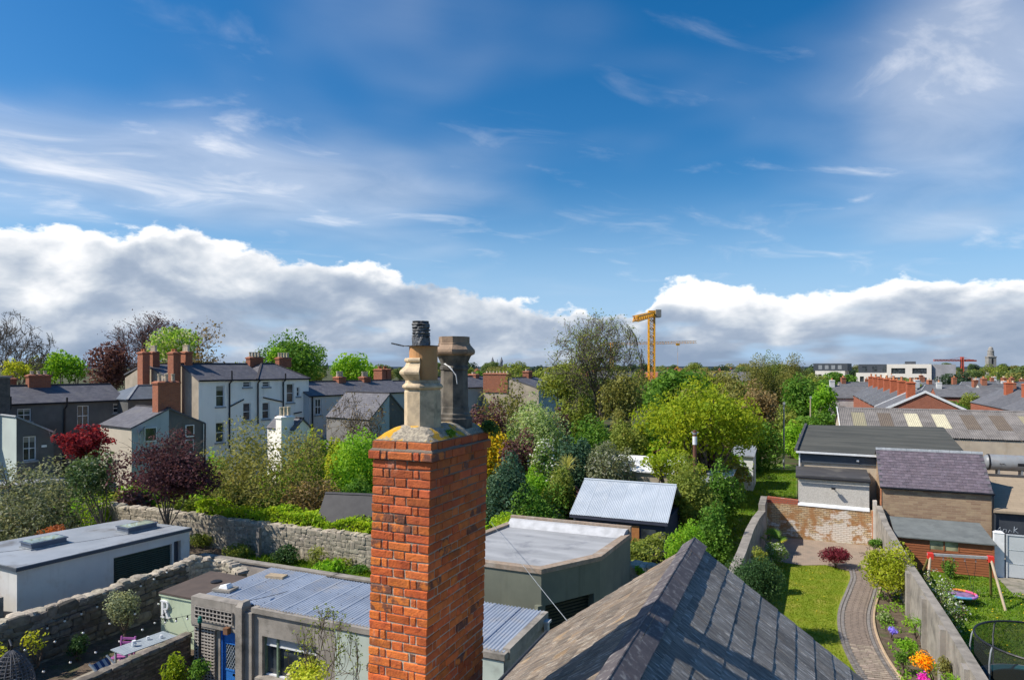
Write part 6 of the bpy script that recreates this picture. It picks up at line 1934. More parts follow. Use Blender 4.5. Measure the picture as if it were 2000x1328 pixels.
# ---- houses right of the white one, partly behind the chimney
f5 = Fr(gnd(604, 56), ANG); L5 = hit(f5, 800, 772)[0]
rc = [rect(f5, 616, 628, 779, 810)]
t = house('pale_house', 'pale rendered house with dark slate roof right of the white house', f5, L5, 5.4, hit(f5, 604, 772)[1], hit(f5, 660, 744, 2.7)[1], M('pale_grey_render', (.50, .51, .52), (.45, .46, .47), .9, .9), SLATE, rc, nx=2)
for px in (662, 711): a, _ = hit(f5, px, 745, 2.7); stack(t, f5, a, 2.6, .85, .8, 7.9, hit(f5, px, 735, 2.6)[1], pots=3, ph=.5)
m = MB(); a, _ = hit(f5, 609, 790); m.tube([f5(a, -.1, 7), f5(a, -.1, 1)], .07, 7); m.build('downpipe', BLACK, t)
f6 = Fr(gnd(690, 47), ANG); W6 = hit(f6, 790, 820)[0]
gable_house('gabled_return', 'pale gabled return with grey slate roof behind bare tree', Fr(gnd(722, 50), ANG), W6 * .8, 5, hit(f6, 700, 822)[1], hit(f6, 768, 769)[1], BLUEG, SLATE, smat=M('dull_grey_render', (.26, .25, .24), None, 1, .9), half=GREYD)
f7 = Fr(gnd(735, 64), ANG)
t = house('slate_house', 'dark slate roofed house just left of the chimney pots', f7, 9, 6, hit(f7, 760, 765)[1], hit(f7, 760, 744, 3)[1], M('pale_grey_render', (.5, .5, .5)), SLATE)
for px in (742, 752): a, _ = hit(f7, px, 740, 5); stack(t, f7, a, 5, .6, 1.3, 7.4, hit(f7, px, 720, 5)[1], pots=2, ph=.3, pm=TERRA)
# ---- houses right of the pots
f8 = Fr(gnd(880, 72), ANG)
t = house('terrace_house', 'grey slate house end behind the sooty pot and bare tree', f8, 9.2, 6, hit(f8, 910, 756)[1], hit(f8, 910, 735, 3)[1], BLUEG, SLATE, gmat=TAN)
a, _ = hit(f8, 925, 740, 3); stack(t, f8, a, 3, .7, 1.2, 7.0, hit(f8, 925, 730, 3)[1], pots=3, ph=.25)
f9 = Fr(gnd(1052, 72), math.radians(84))
t = house('terrace_house', 'tan gabled house with red brick chimneys under the central tree', f9, 6.0, 7.0, hit(f9, 1052, 757)[1], hit(f9, 1052, 736, 3.5)[1], BLUEG, SLATE, [rect(f9, 1060, 1066, 764, 776)], gmat=TAN)
stack(t, f9, .3, 5.4, .8, 3.2, 6.6, hit(f9, 1000, 728, 5)[1], pots=7, ph=.25, along='b')
a, _ = hit(f9, 1056, 730, 3.5); stack(t, f9, 4.0, 3.5, .9, .8, 7.4, hit(f9, 1055, 724, 3.5)[1], pots=3, ph=.25)
f10 = Fr(gnd(985, 80), math.radians(84))
house('terrace_house', 'pale house with dark roof left of the tan gable', f10, 6.2, 6.0, hit(f10, 1020, 760)[1], hit(f10, 1000, 740, 3)[1], BLUEG, SLATE, [rect(f10, 1019, 1023, 763, 771)], gmat=TAN)

# ---------------------------------------------------------------- far right: terraces, apartments, towers, cranes
REDB = M('red_gable_brick', (.36, .12, .07), (.28, .09, .055), 1.5, .92, uvtex=(.225, .075, .008, (.32, .22, .17), (.38, .125, .07), (.27, .085, .05)))
SLT = M('terrace_slate', (.105, .108, .118), (.15, .152, .16), 1.0, .7, uvtex=(.5, .28, .010, (.06, .06, .07), (.10, .10, .11), (.155, .155, .165)), rnd=.1)
random.seed(12)
# terrace running away: seven houses, each with its chimney; nearest shows its red gable
TX0, TX1, TRX = 9.0, 17.2, 13.1
tz_e, tz_r = 4.6, 6.72
names7 = ['nearest', 'second', 'third', 'fourth', 'fifth', 'sixth', 'seventh']
for k in range(7):
    y0 = 87.3 + k * 7.6; y1 = y0 + 7.6
    f = Fr((TX0, y0), 0.0)
    lab = 'red brick terrace house with white barge boards facing the warehouse' if k == 0 else '%s house of the red chimney terrace counting back from the red gable' % names7[k]
    t = thing('terrace_house', lab, 'house', (TRX, (y0 + y1) / 2, 0), 'red chimney terrace')
    m = MB(); W_ = TX1 - TX0
    m.poly([f(0, 0, 0), f(W_, 0, 0), f(W_, 0, tz_e), f(W_ / 2, 0, tz_r - .08), f(0, 0, tz_e)]); m.poly([f(0, 0, 0), f(0, 0, tz_e), f(0, 7.6, tz_e), f(0, 7.6, 0)]); m.poly([f(W_, 0, 0), f(W_, 7.6, 0), f(W_, 7.6, tz_e), f(W_, 0, tz_e)])
    m.poly([f(W_, 7.6, 0), f(0, 7.6, 0), f(0, 7.6, tz_e), f(W_ / 2, 7.6, tz_r - .08), f(W_, 7.6, tz_e)]); m.build('wall', REDB, t)
    m = MB(); zz = .003 * k
    m.slab([f(-.2, 7.6, tz_e - .1), f(-.2, -.08, tz_e - .1), f(W_ / 2, -.08, tz_r), f(W_ / 2, 7.6, tz_r)], .1); m.slab([f(W_ + .2, -.08, tz_e - .1), f(W_ + .2, 7.6, tz_e - .1), f(W_ / 2, 7.6, tz_r), f(W_ / 2, -.08, tz_r)], .1)
    r_ = m.build('roof', SLT, t)
    m = MB(); m.slab([f(-.25, -.14, tz_e - .3), f(W_ / 2, -.14, tz_r - .18), f(W_ / 2, -.14, tz_r + .10), f(-.25, -.14, tz_e - .02)], .10)
    m.slab([f(W_ / 2, -.14, tz_r - .18), f(W_ + .25, -.14, tz_e - .3), f(W_ + .25, -.14, tz_e - .02), f(W_ / 2, -.14, tz_r + .10)], .10); m.build('verge', WHITE if k < 2 else LEAD, r_)
    stack(t, f, W_ / 2 - 1.3, .6 if k else 1.0, .8, 1.25, tz_r - 1.4, tz_r + 1.05, pots=2, along='b', mat=M('orange_red_brick', (.42, .12, .055), (.33, .09, .045), 4, .9), pm=TERRA, ph=.5)
# second and third terraces to the right
for j, (x0, y0, n, zr) in enumerate(((23.5, 86, 4, 6.4), (33.5, 92, 4, 6.8))):
    for k in range(n):
        f = Fr((x0, y0 + k * 8), 0)
        lab = '%s slate house of the %s red terrace' % (names7[k], 'middle' if j == 0 else 'right-hand')
        t = gable_house('terrace_house', lab, f, 8.0, 7.98, 4.3, zr, REDB, SLT, group='%s terrace' % ('middle' if j == 0 else 'far right'), barge=WHITE if k == 0 else None)
        stack(t, f, 2.9, .7, .8, 1.2, zr - 1.3, zr + .95, pots=2, along='b', mat=_mats['orange_red_brick'], pm=TERRA, ph=.4)
# scattered houses farther off
spots = [(1795, 130, 12, 'white chimneyed slate house'), (1760, 150, 20, 'low slate house'), (1830, 120, 0, 'grey slate house'), (1868, 150, 10, 'cream house'), (1905, 165, 0, 'white gabled house'), (1925, 118, 6, 'slate house'), (1960, 140, 0, 'red ridged house'), (1985, 160, 14, 'brown brick house'), (1848, 190, 8, 'pale house'), (1800, 200, 0, 'grey bungalow'), (1945, 200, 5, 'long slate house'), (1880, 225, 0, 'low white house'), (1742, 185, 9, 'grey terrace end'), (1650, 135, 15, 'dark slate house'), (1620, 120, 5, 'tan gabled house'), (1690, 170, 4, 'plain slate house')]
wm = [M('pale_wall_%d' % i, c, None, 1, .9) for i, c in enumerate(((.6, .58, .52), (.66, .67, .66), (.36, .13, .08), (.42, .38, .32), (.5, .5, .5)))]
wherepos = ['beyond the terrace gable', 'among trees', 'behind the red chimneys', 'near the church tower', 'by the dark fir', 'at the right edge']
for i, (px, D, rot, nm) in enumerate(spots):
    g_ = gnd(px, D); f = Fr(g_, math.radians(rot))
    zr = 5.6 + random.uniform(-.3, .9); L = random.uniform(9, 14)
    lab = '%s %s, %s metres off' % (nm, 'under the skyline', ['about a hundred', 'well over a hundred'][D > 140]) if False else '%s %s in the far rooftops' % (nm, wherepos[i % 6])
    t = house('distant_house', lab, f, L, 7.5, 3.9 + random.uniform(-.2, .4), zr, wm[i % 5], SLT, group='far rooftops', hip=((2.5, 2.5) if i % 3 == 0 else (0, 0)), rects=[(1.5, 2.6, 1.0, 2.4), (L - 3, L - 1.9, 1.0, 2.4)], sill=False)
    stack(t, f, .9, 3.7, .8, 1.0, zr - .6, zr + 1.0, pots=2, along='b', mat=CBRICK if i % 2 else wm[1], pm=TERRA, ph=.4)
    stack(t, f, L - .9, 3.7, .8, 1.0, zr - .6, zr + 1.0, pots=2, along='b', mat=CBRICK, pm=POTCREAM, ph=.4)

pxs = [905, 1000, 1068, 1085, 1128, 1150, 1175, 1205, 1235, 1300, 1322, 1345, 1372, 1400, 1430, 1465]
SKH = []
for i, px in enumerate(pxs):
    D = 150 + 26 * (i * 7 % 11); f = Fr(gnd(px, D), math.radians(-15 + 23 * (i % 4)))
    t = house('distant_house', '%s skyline house %s' % (('red roofed', 'slate roofed', 'pale walled', 'brick chimneyed')[i % 4], ('below the twin spires', 'left of the central tree', 'seen through the central tree', 'beside the crane foot', 'behind the lime tree')[0 if px < 1010 else 1 if px < 1110 else 2 if px < 1260 else 3 if px < 1350 else 4]), f, 10 + i % 4, 7, 4.6, 7.3 + .4 * (i % 3), wm[(i + 1) % 5], (M('red_clay_tiles', (.34, .12, .07), (.26, .09, .055), .6, .85) if i % 4 == 0 else SLT), group='skyline houses', sill=False)
    stack(t, f, 1, 3.5, .8, 1.0, 6.8, 8.8, pots=2, along='b', pm=TERRA, ph=.4)
    SKH.append((t, ('red roofed', 'slate roofed', 'pale walled', 'brick chimneyed')[i % 4], px, 0))
name_by_landmark(SKH, [('below the twin spires', 970, 0), ('left of the central tree', 1075, 0), ('behind the central tree', 1170, 0), ('by the crane foot', 1275, 0), ('above the lime tree', 1390, 0)], '%s %s skyline house %s')

def block(name, label, fr, L, D, z0, z1, mat, rects, cat='building', trim=None):
    t = thing(name, label, cat, fr(L / 2, D / 2, 0))
    m = MB(); m.wall(L, z0, z1, .3, rects, fr); m.poly([fr(L, 0, z0), fr(L, D, z0), fr(L, D, z1), fr(L, 0, z1)]); m.poly([fr(0, 0, z0), fr(0, 0, z1), fr(0, D, z1), fr(0, D, z0)]); m.poly([fr(0, D, z0), fr(0, D, z1), fr(L, D, z1), fr(L, D, z0)]); m.poly([fr(0, 0, z1), fr(L, 0, z1), fr(L, D, z1), fr(0, D, z1)])
    m.build('wall', mat, t)
    for r_ in rects:
        m = MB(); m.box(r_[0], r_[1], .28, .32, r_[2], r_[3], fr); m.build('window', GLASS, t)
    return t
AW = M('apartment_white', (.70, .66, .60), (.66, .62, .56), .3, .9); AD = M('apartment_dark_zinc', (.05, .06, .075), (.065, .075, .09), .4, .6); AG = M('apartment_grey', (.32, .32, .34), None, .4, .8)
def prow(n, L, z0, z1, w, m0=1.5):
    return [(m0 + (L - 2 * m0) * (k + .5) / n - w / 2, m0 + (L - 2 * m0) * (k + .5) / n + w / 2, z0, z1) for k in range(n)]
fA = Fr(gnd(1732, 220), math.radians(-10)); LA = 12.5
t = block('apartment_block', 'white apartment block with dark balconies and grey penthouse', fA, LA, 16, 0, 10.3, AW, prow(2, LA, 7.2, 9.0, 4, .3) + prow(2, LA, 4.2, 6.0, 4, .3) + prow(2, LA, 1.2, 3.0, 4, .3))
m = MB(); m.box(5, 8, 3, 6, 10.3, 11.2, fA); m.build('plant_room', AD, t)
m = MB(); m.box(LA + .02, LA + 6.5, 1, 15, 0, 10.2, fA); m.build('grey_wing', AG, t)
fB = Fr(gnd(1672, 226), math.radians(-10)); LB = 11
t = block('apartment_block', 'lower pale apartment wing with dark zinc top floor', fB, LB, 14, 0, 7.4, AW, prow(4, LB, 4.4, 6.2, 1.2, .5) + prow(4, LB, 1.4, 3.2, 1.2, .5))
m = MB(); m.box(.6, LB + 1, 1, 13, 7.4, 10.3, fB); m.build('zinc_floor', AD, t)
for r_ in prow(3, LB, 8.0, 9.6, 1.4, 1): m = MB(); m.box(r_[0], r_[1], .96, .99, r_[2], r_[3], fB); m.build('window', GLASS, t)
fC = Fr(gnd(1592, 236), math.radians(-10)); LC = 9.5
t = block('apartment_block', 'apartment block with dark top storey behind the birches', fC, LC, 12, 0, 8.0, AW, prow(4, LC, 5.0, 6.8, 1.1, .5))
m = MB(); m.box(-.6, LC + .8, .3, 12, 8.0, 10.6, fC); m.build('zinc_floor', AD, t)
for r_ in prow(4, LC, 8.6, 10.0, 1.2, .6): m = MB(); m.box(r_[0], r_[1], .26, .29, r_[2], r_[3], fC); m.build('window', LEAD, t)
fD = Fr(gnd(1806, 300), 0); block('yellow_building', 'low yellow flat-roofed building beyond the white apartments', fD, 9.5, 8, 0, 8.1, M('ochre_cladding', (.55, .36, .10)), prow(4, 9.5, 5.6, 7.2, 1.0, .3))
fD = Fr(gnd(1828, 260), 0); block('white_building', 'low white block in front of the yellow building', fD, 8, 8, 0, 5.2, AW, [])

# classical church tower
STN = M('pale_tower_stone', (.30, .285, .265), (.23, .22, .205), .5, .9)
cT = gnd(1935, 420); t = thing('church_tower', 'pale stone church tower with domed top on the right skyline', 'church', cT)
fT = Fr(cT, math.radians(12)); sc_ = 420 / FPX
def zt(py): return CAMH + (HZN - py) * sc_
w = 6.8 * sc_
m = MB(); m.box(-w, w, -w, w, 0, zt(697), fT); m.box(-w * 1.12, w * 1.12, -w * 1.12, w * 1.12, zt(717), zt(715), fT); m.box(-w * 1.1, w * 1.1, -w * 1.1, w * 1.1, zt(698), zt(696), fT); m.build('shaft', STN, t)
for (a, b, r_) in ((0, -w - .02, 0), (w + .02, 0, 1)):
    m = MB()
    if r_ == 0: m.box(-w * .22, w * .22, -w - .05, -w - .001, zt(711), zt(700), fT)
    else: m.box(w + .001, w + .05, -w * .22, w * .22, zt(711), zt(700), fT)
    m.build('belfry_opening', BLACK, t)
m = MB(); c3 = Vector(cT); m.lathe(c3, [(w * .95, zt(696)), (w * .85, zt(694)), (w * .8, zt(686)), (w * .9, zt(685.5)), (w * .65, zt(684)), (w * .6, zt(681)), (w * .5, zt(679)), (w * .25, zt(677.5)), (.05, zt(677))], 12); m.build('lantern', STN, t)
m = MB(); m.box(-w * 2.2, w * 2.0, -w * 2.5, w * .9, 0, zt(729), fT); m.slab([fT(-w * 2.2, -w * 2.5, zt(729)), fT(w * 2.0, -w * 2.5, zt(729)), fT(w * 2.0, -w * .9, zt(722)), fT(-w * 2.2, -w * .9, zt(722))], .3); m.build('nave', STN, t)
# twin-towered church to the left
cT = gnd(970, 600); t = thing('twin_spired_church', 'far grey church with twin spired towers on the skyline', 'church', cT); fT = Fr(cT, math.radians(23)); s6 = 600 / FPX
z6 = lambda py: CAMH + (HZN - py) * s6
GST = M('grey_church_stone', (.20, .20, .215), (.16, .16, .17), .5, .9)
for (px, tp) in ((962, 697), (979.5, 697)):
    a = (px - 970) * s6; w = 2.3 * s6
    m = MB(); m.box(a - w, a + w, -w, w, 0, z6(707), fT); m.lathe(Vector(fT(a, 0, 0)), [(w * 1.5, z6(707)), (w * 1.3, z6(705)), (.1, z6(tp))], 8); m.build('tower', GST, t)
m = MB(); m.box(1.0 * s6, 1.8 * s6, -1, 1, 0, z6(702), fT); m.build('flue', GST, t)
m = MB(); m.box(-19 * s6, 19 * s6, 2, 12, 0, z6(714), fT); m.slab([fT(-19 * s6, 2, z6(714)), fT(-8 * s6, 2, z6(714)), fT(-8 * s6, 7, z6(709)), fT(-19 * s6, 7, z6(709))], .4); m.build('nave', GST, t)

# cranes: lattice masts and jibs
CY = M('crane_yellow', (.72, .36, .02), (.66, .32, .02), 1, .5); CR = M('crane_red', (.62, .10, .05), None, 1, .5)
def lattice_beam(m, p0, p1, w, n, bar):
    p0, p1 = Vector(p0), Vector(p1); d = (p1 - p0).normalized(); up = Vector((0, 0, 1)) if abs(d.z) < .9 else Vector((CA, SA, 0))
    x = d.cross(up).normalized(); y = x.cross(d)
    cs = [(x * sx + y * sy) * w / 2 for sx, sy in ((-1, -1), (1, -1), (1, 1), (-1, 1))]
    for c in cs: m.beam(p0 + c, p1 + c, bar)
    for k in range(n):
        a = p0 + (p1 - p0) * k / n; b = p0 + (p1 - p0) * (k + 1) / n
        for q in range(4):
            c0, c1 = cs[q], cs[(q + 1) % 4]
            m.beam(a + c0, b + c1, bar * .6) if (k + q) % 2 else m.beam(a + c1, b + c0, bar * .6)
            m.beam(a + c0, a + c1, bar * .6)
DC = 160; cb = gnd(1272.5, DC); sC = DC / FPX
zc = lambda py: CAMH + (HZN - py) * sC
t = thing('tower_crane', 'tall yellow tower crane right of the central tree', 'crane', cb)
m = MB(); lattice_beam(m, (*cb.xy, 0), (*cb.xy, zc(618)), 1.35, 22, .22); m.build('mast', CY, t)
tip_ = Vector((*gnd(1241, 128).xy, CAMH + (HZN - 623) * 128 / FPX)); hd_ = Vector((*cb.xy, zc(613))); tow = (tip_ - hd_).normalized(); JL = (tip_ - hd_).length
top = Vector((*cb.xy, zc(613)))
m = MB(); m.box(-.8, .8, -.8, .8, zc(619), zc(607), Fr(cb.xy, YAW)); m.build('slewing_head', CY, t)
m = MB(); lattice_beam(m, top + Vector((0, 0, -.2)), top + tow * JL, 1.0, 16, .2); m.build('jib', CY, t)
m = MB(); rt = Vector((CA, SA, 0)); m.beam(top, top - tow * 5, .9, 1.0); m.build('counter_jib', CY, t)
m = MB(); fr_ = Fr((top + rt * 1.4).xy, YAW); m.box(-.6, .7, -1.2, 1.2, zc(620), zc(605.5), fr_); m.build('counterweight', M('crane_grey', (.35, .34, .30)), t)
m = MB(); m.box(-1.2, -.5, -1.3, -.2, zc(617), zc(611), Fr(cb.xy, YAW)); m.build('cab', WHITE, t)
DF = 480; sF = DF / FPX; zf = lambda py: CAMH + (HZN - py) * sF
cb = gnd(1195, DF); t = thing('tower_crane', 'distant yellow crane with long thin jib behind the central tree', 'crane', cb)
m = MB(); lattice_beam(m, (*cb.xy, 0), (*cb.xy, zf(668)), 1.8, 14, .3); m.build('mast', CY, t)
e = Vector((*gnd(1360, DF).xy, zf(668))); s_ = Vector((*cb.xy, zf(672)))
m = MB(); lattice_beam(m, s_ - (e - s_) * .12, e, 1.6, 34, .2); m.build('jib', CY, t)
m = MB(); q = s_ + (e - s_) * .78; m.box(-1.2, 1.2, -1, 1, q.z - 2.2, q.z - .6, Fr(q.xy, YAW)); m.beam(q + Vector((0, 0, -2)), q + Vector((0, 0, -18)), .12); m.box(-.6, .6, -.6, .6, q.z - 20, q.z - 17.5, Fr(q.xy, YAW)); m.build('trolley', CY, t)
DF = 900; sF = DF / FPX
cb = gnd(1879, DF); t = thing('tower_crane', 'far red tower crane left of the church tower', 'crane', cb)
zf = lambda py: CAMH + (HZN - py) * sF
m = MB(); lattice_beam(m, (*cb.xy, 0), (*cb.xy, zf(697)), 2.6, 8, .8); m.build('mast', CR, t)
e0, e1 = Vector((*gnd(1824, DF).xy, zf(703.5))), Vector((*gnd(1901, DF).xy, zf(704)))
m = MB(); lattice_beam(m, e0, e1, 2.0, 22, .55); m.build('jib', CR, t)
m = MB(); m.beam((*cb.xy, zf(697)), e0 + (e1 - e0) * .3, .3); m.beam((*cb.xy, zf(697)), e1, .3); m.build('tie', CR, t)
m = MB(); m.box(-8, 6, -2, 2, zf(706), zf(703), Fr(gnd(1897, DF).xy, YAW)); m.build('counterweight', CR, t)
# low hills on the horizon
HILL = M('haze_blue_hills', (.13, .18, .24), (.15, .20, .24), .002, 1.0)  # distance haze painted in: base colour lightened and turned bluish
m = MB(); n = 60
pts = []
for k in range(n + 1):
    px = -400 + 2800 * k / n; b = gnd(px, 3200)
    h = 9 + 9 * max(0, mnoise.noise(Vector((k * .23, 1.3, 0)))) + (6 if px < 700 else 0)
    pts.append((b, h))
for k in range(n):
    (p, h0), (q, h1) = pts[k], pts[k + 1]; bk_ = Vector((-SA, CA, 0)) * 500
    m.poly([(p.x, p.y, 0), (q.x, q.y, 0), (q.x, q.y, h1), (p.x, p.y, h0)]); m.poly([(p.x, p.y, h0), (q.x, q.y, h1), (*(q + bk_).xy, 0), (*(p + bk_).xy, 0)])
tag(m.build('hills', HILL), kind='structure')

# ---------------------------------------------------------------- vegetation
L_LIME = leafmat('lime_leaves', (.115, .175, .010), (.24, .28, .020), .42)
L_LIME2 = leafmat('fresh_green_leaves', (.085, .20, .012), (.19, .32, .03), .4)
L_GREEN = leafmat('green_leaves', (.04, .105, .014), (.11, .20, .03), .35)
L_DARK = leafmat('dark_evergreen_leaves', (.016, .042, .014), (.05, .095, .03), .2, gloss=.55)
L_BLUEG = leafmat('blue_green_leaves', (.020, .050, .030), (.06, .11, .065), .2, gloss=.55)
L_OLIVE = leafmat('olive_leaves', (.095, .10, .028), (.20, .20, .06), .35)
L_OLIVEG = leafmat('olive_green_leaves', (.085, .12, .02), (.19, .22, .045), .35)
L_BROWN = leafmat('brown_bud_leaves', (.11, .080, .035), (.20, .15, .07), .3)
L_PURP = leafmat('purple_leaves', (.024, .011, .016), (.085, .038, .048), .3)
L_PURP2 = leafmat('brown_purple_leaves', (.050, .022, .025), (.13, .065, .06), .25)
L_RED = leafmat('maple_red_leaves', (.075, .008, .014), (.22, .022, .032), .35)
L_DRED = leafmat('dark_red_leaves', (.075, .010, .018), (.16, .025, .035), .3)
L_CHEST = leafmat('chestnut_leaves', (.10, .20, .02), (.22, .33, .05), .35, c3=(.62, .62, .42), p3=.72)
L_PALE = leafmat('pale_green_leaves', (.10, .17, .04), (.26, .32, .13), .35, c3=(.42, .46, .28), p3=.8)
L_GREY = leafmat('grey_green_leaves', (.07, .085, .045), (.17, .19, .11), .3, c3=(.36, .36, .28), p3=.85)
L_HOLLY = leafmat('variegated_leaves', (.025, .055, .02), (.08, .12, .045), .2, c3=(.42, .45, .33), p3=.86, gloss=.5)
L_YEL = leafmat('forsythia_flowers', (.32, .24, .010), (.48, .36, .02), .35, c3=(.12, .18, .02), p3=.7)
L_YELG = leafmat('yellow_green_leaves', (.15, .20, .012), (.31, .33, .035), .4)
L_HEDGE = leafmat('hedge_leaves', (.11, .21, .010), (.27, .36, .025), .4)
L_WHTF = leafmat('white_blossom_leaves', (.06, .13, .02), (.16, .22, .05), .3, c3=(.70, .72, .64), p3=.72)
L_FARG = leafmat('far_tree_leaves', (.055, .085, .030), (.11, .15, .05), .3)
L_FARD = leafmat('far_dark_leaves', (.018, .035, .020), (.04, .065, .035), .2)

def auto_n(rad, leaf, k):
    A = math.pi * rad[0] * rad[2]
    return int(min(13000, max(120, k * A / (leaf * leaf * .28))))

_seed = [100]
def T(name, label, px, py, w, h, D, mat, leaf=None, k=4.5, bpx=None, trunk=.2, cat='tree', ground=0.0, **kw):
    c, rad = px_blob(px, py, w, h, D)
    depth = kw.pop('dep', None)
    if kw.pop('fill', False):
        top_ = c.z + rad[2]; c = Vector((c.x, c.y, top_ * .42)); rad = (rad[0] * 1.12, rad[1] * 1.12, top_ * .60)
    if depth: rad = (rad[0], depth, rad[2])
    leaf = leaf or .0046 * D
    _seed[0] += 1
    b = gnd(bpx if bpx is not None else px, D, ground)
    kw.setdefault('n', auto_n(rad, leaf, k))
    # foliage is laid out in view-aligned axes: rotate radii when wide and shallow
    return tree(name, label, cat, b, c, rad, mat, leaf=leaf, seed=_seed[0], trunk=trunk, **kw)

def bare(name, label, px, D, top_py, wpx, seed, mat, lev=5, r0=.28, L0=None, leafm=None, leaf=.2, per=3, spread=.5, up=.12, fork=(2, 3), shrink=.74, h0=None, lean_=(0, 0), bpx=None, tip=.014, nstems=1, gravity=0.0, lsp=.35, wob=.12, gz=0.0, cat='tree'):
    R = rng(seed); b = gnd(bpx if bpx is not None else px, D, gz)
    H = CAMH + (HZN - top_py) * D / FPX - gz
    S, E = [], []
    L = L0 or H * .30
    t = thing(name, label, cat, b)
    for k in range(nstems):
        d = np.array([lean_[0], lean_[1], 1.0]) + (R.normal(0, .22, 3) if nstems > 1 else R.normal(0, .03, 3))
        grow(R, np.array(b) + (R.normal(0, .15, 3) * np.array([1, 1, 0]) if nstems > 1 else 0), d, L * (h0 or 1.0), r0, lev, S, E, fork, spread, up, shrink, 3, wob, tip, gravity)
    P0 = np.array([s[0] for s in S]); P1 = np.array([s[1] for s in S])
    # fit height and width to the photograph's crown
    bb = np.array(b); zmax = np.percentile(P1[:, 2], 99) - gz; kz = H / zmax
    rt = np.array([CA, SA, 0]); lat = (P1 - bb) @ rt
    kw_ = (wpx * D / FPX) / (np.percentile(lat, 98) - np.percentile(lat, 2)); kw_ = min(2.6, max(.4, kw_))
    sc = np.array([kw_, kw_, kz])
    rx_, cz_, rz_ = wpx * D / FPX / 2, H * .60, H * .40
    lc = gnd(px, D)
    def env(p):
        p = (p - bb) * sc + bb
        if p[2] - gz < H * .32: return p
        o = p - np.array([lc.x, lc.y, gz + cz_]); q = math.sqrt((o[0] ** 2 + o[1] ** 2) / rx_ ** 2 + (o[2] / rz_) ** 2)
        return p if q <= .92 else np.array([lc.x, lc.y, gz + cz_]) + o * ((.92 + .08 * (1 - math.exp(-(q - .92) * 3))) / q)
    S = [(env(p), env(q), a, c) for (p, q, a, c) in S]
    add_mesh('branches', segs_mesh('branches', S, mat, 4), t, Vector(b))
    if leafm is not None:
        ends = np.array([env(e[0]) for e in E])
        C = np.repeat(ends, per, 0) + R.normal(0, lsp, (len(ends) * per, 3))
        Dn = R.normal(0, 1, C.shape)
        V, F = leaf_arrays(R, C, Dn, leaf)
        o = add_mesh('foliage', np_mesh('foliage', V, F, leafm, np.clip(R.normal(.5, .25, len(C)), 0, 1)), t, Vector(b))
    return t

TWIGR = M('reddish_twigs', (.13, .085, .075), (.085, .055, .05), 3, .95); TWIGG = M('grey_twigs', (.17, .135, .105), (.11, .09, .07), 3, .95); TWIGB = M('brown_twigs', (.15, .11, .075), (.10, .075, .05), 3, .95)

# ---- far background trees
bare('bare_tree', 'tall leafless tree at the left edge of the skyline', 22, 66, 597, 170, 5, TWIGG, lev=7, r0=.32, spread=.38, up=.10, fork=(3, 3), tip=.017, leafm=None)
T('flowering_bush', 'yellow flowering bush under the leafless tree', 32, 724, 62, 42, 62, L_YELG, k=3)
T('lime_tree', 'fresh green tree left of the purple beech', 126, 716, 86, 76, 68, L_LIME2, nb=26)
T('background_tree', 'olive tree between the leafless and fresh green trees', 72, 722, 70, 55, 72, L_OLIVEG, k=3.5)
bare('beech_tree', 'broad leafless reddish beech on the left skyline', 268, 92, 606, 200, 8, TWIGR, lev=7, r0=.5, spread=.42, up=.08, fork=(3, 3), tip=.026, shrink=.78, h0=.7, leafm=L_PURP2, leaf=.22, per=2, lsp=.5)
T('purple_beech', 'dark purple leaved beech behind the grey house', 212, 712, 98, 108, 76, L_PURP2, nb=30, k=5)
T('horse_chestnut', 'pale flowering chestnut tree behind the white house chimneys', 345, 678, 118, 76, 72, L_CHEST, nb=30, k=5)
bare('background_tree', 'brown budding tree right of the flowering chestnut', 415, 80, 632, 104, 11, TWIGB, lev=6, r0=.35, spread=.45, fork=(3, 3), tip=.02, leafm=L_BROWN, leaf=.34, per=4, lsp=.6)
bare('sapling', 'thin spindly tree above the white house ridge', 474, 76, 678, 40, 12, TWIGG, lev=4, r0=.12, leafm=L_OLIVEG, leaf=.3, per=3)
T('broad_tree', 'large rounded green tree behind the white house', 572, 706, 148, 106, 78, L_GREEN, nb=40, k=5.5)
T('small_tree', 'lighter green tree between the two white house chimneys', 540, 695, 46, 44, 72, L_LIME2, k=4)
T('oak_tree', 'bright green oak right of the white house', 685, 722, 84, 72, 86, L_LIME2, nb=24, bpx=685)
T('oak_tree', 'smaller bright oak behind the two brick chimneys', 722, 730, 44, 40, 90, L_LIME2)
R_ = random.Random(6)
# rows of far trees on the horizon
protos = []; FAR = []
for i in range(5):
    mt = (L_FARG, L_FARD, L_OLIVE, L_OLIVEG, L_GREEN)[i]
    R = rng(500 + i); cen, rr = blobs_in(R, (0, 0, 5.2), (4.2, 4.2, 3.6), 12, (.34, .5), .4)
    V, F, ti = leaves_on(R, cen, rr, 2800, .55)
    S = []; limbs_to(R, (0, 0, 0), cen[:4], .3, S)
    protos.append((np_mesh('crown', V, F, mt, ti), segs_mesh('trunk', S, BARK, 4)))
def far_tree(px, D, h, i, label, group):
    b = gnd(px, D); t = thing('distant_tree', label, 'tree', b, group)
    if group != 'far trees': FAR.append((t, {0: 'grey green', 1: 'dark', 2: 'olive', 3: 'light olive', 4: 'green'}[i] + (' belt' if group.startswith('middle') else ' outer' if group.startswith('outer') else ' horizon'), px, 0))
    s = h / 8.8; sx = s * R_.uniform(.85, 1.3); rz = R_.uniform(0, 6.28)
    for nm, me in (('crown', protos[i][0]), ('trunk', protos[i][1])):
        o = mesh_obj(nm, me, b, t); o.scale = (sx, sx, s); o.rotation_euler = (0, 0, rz)
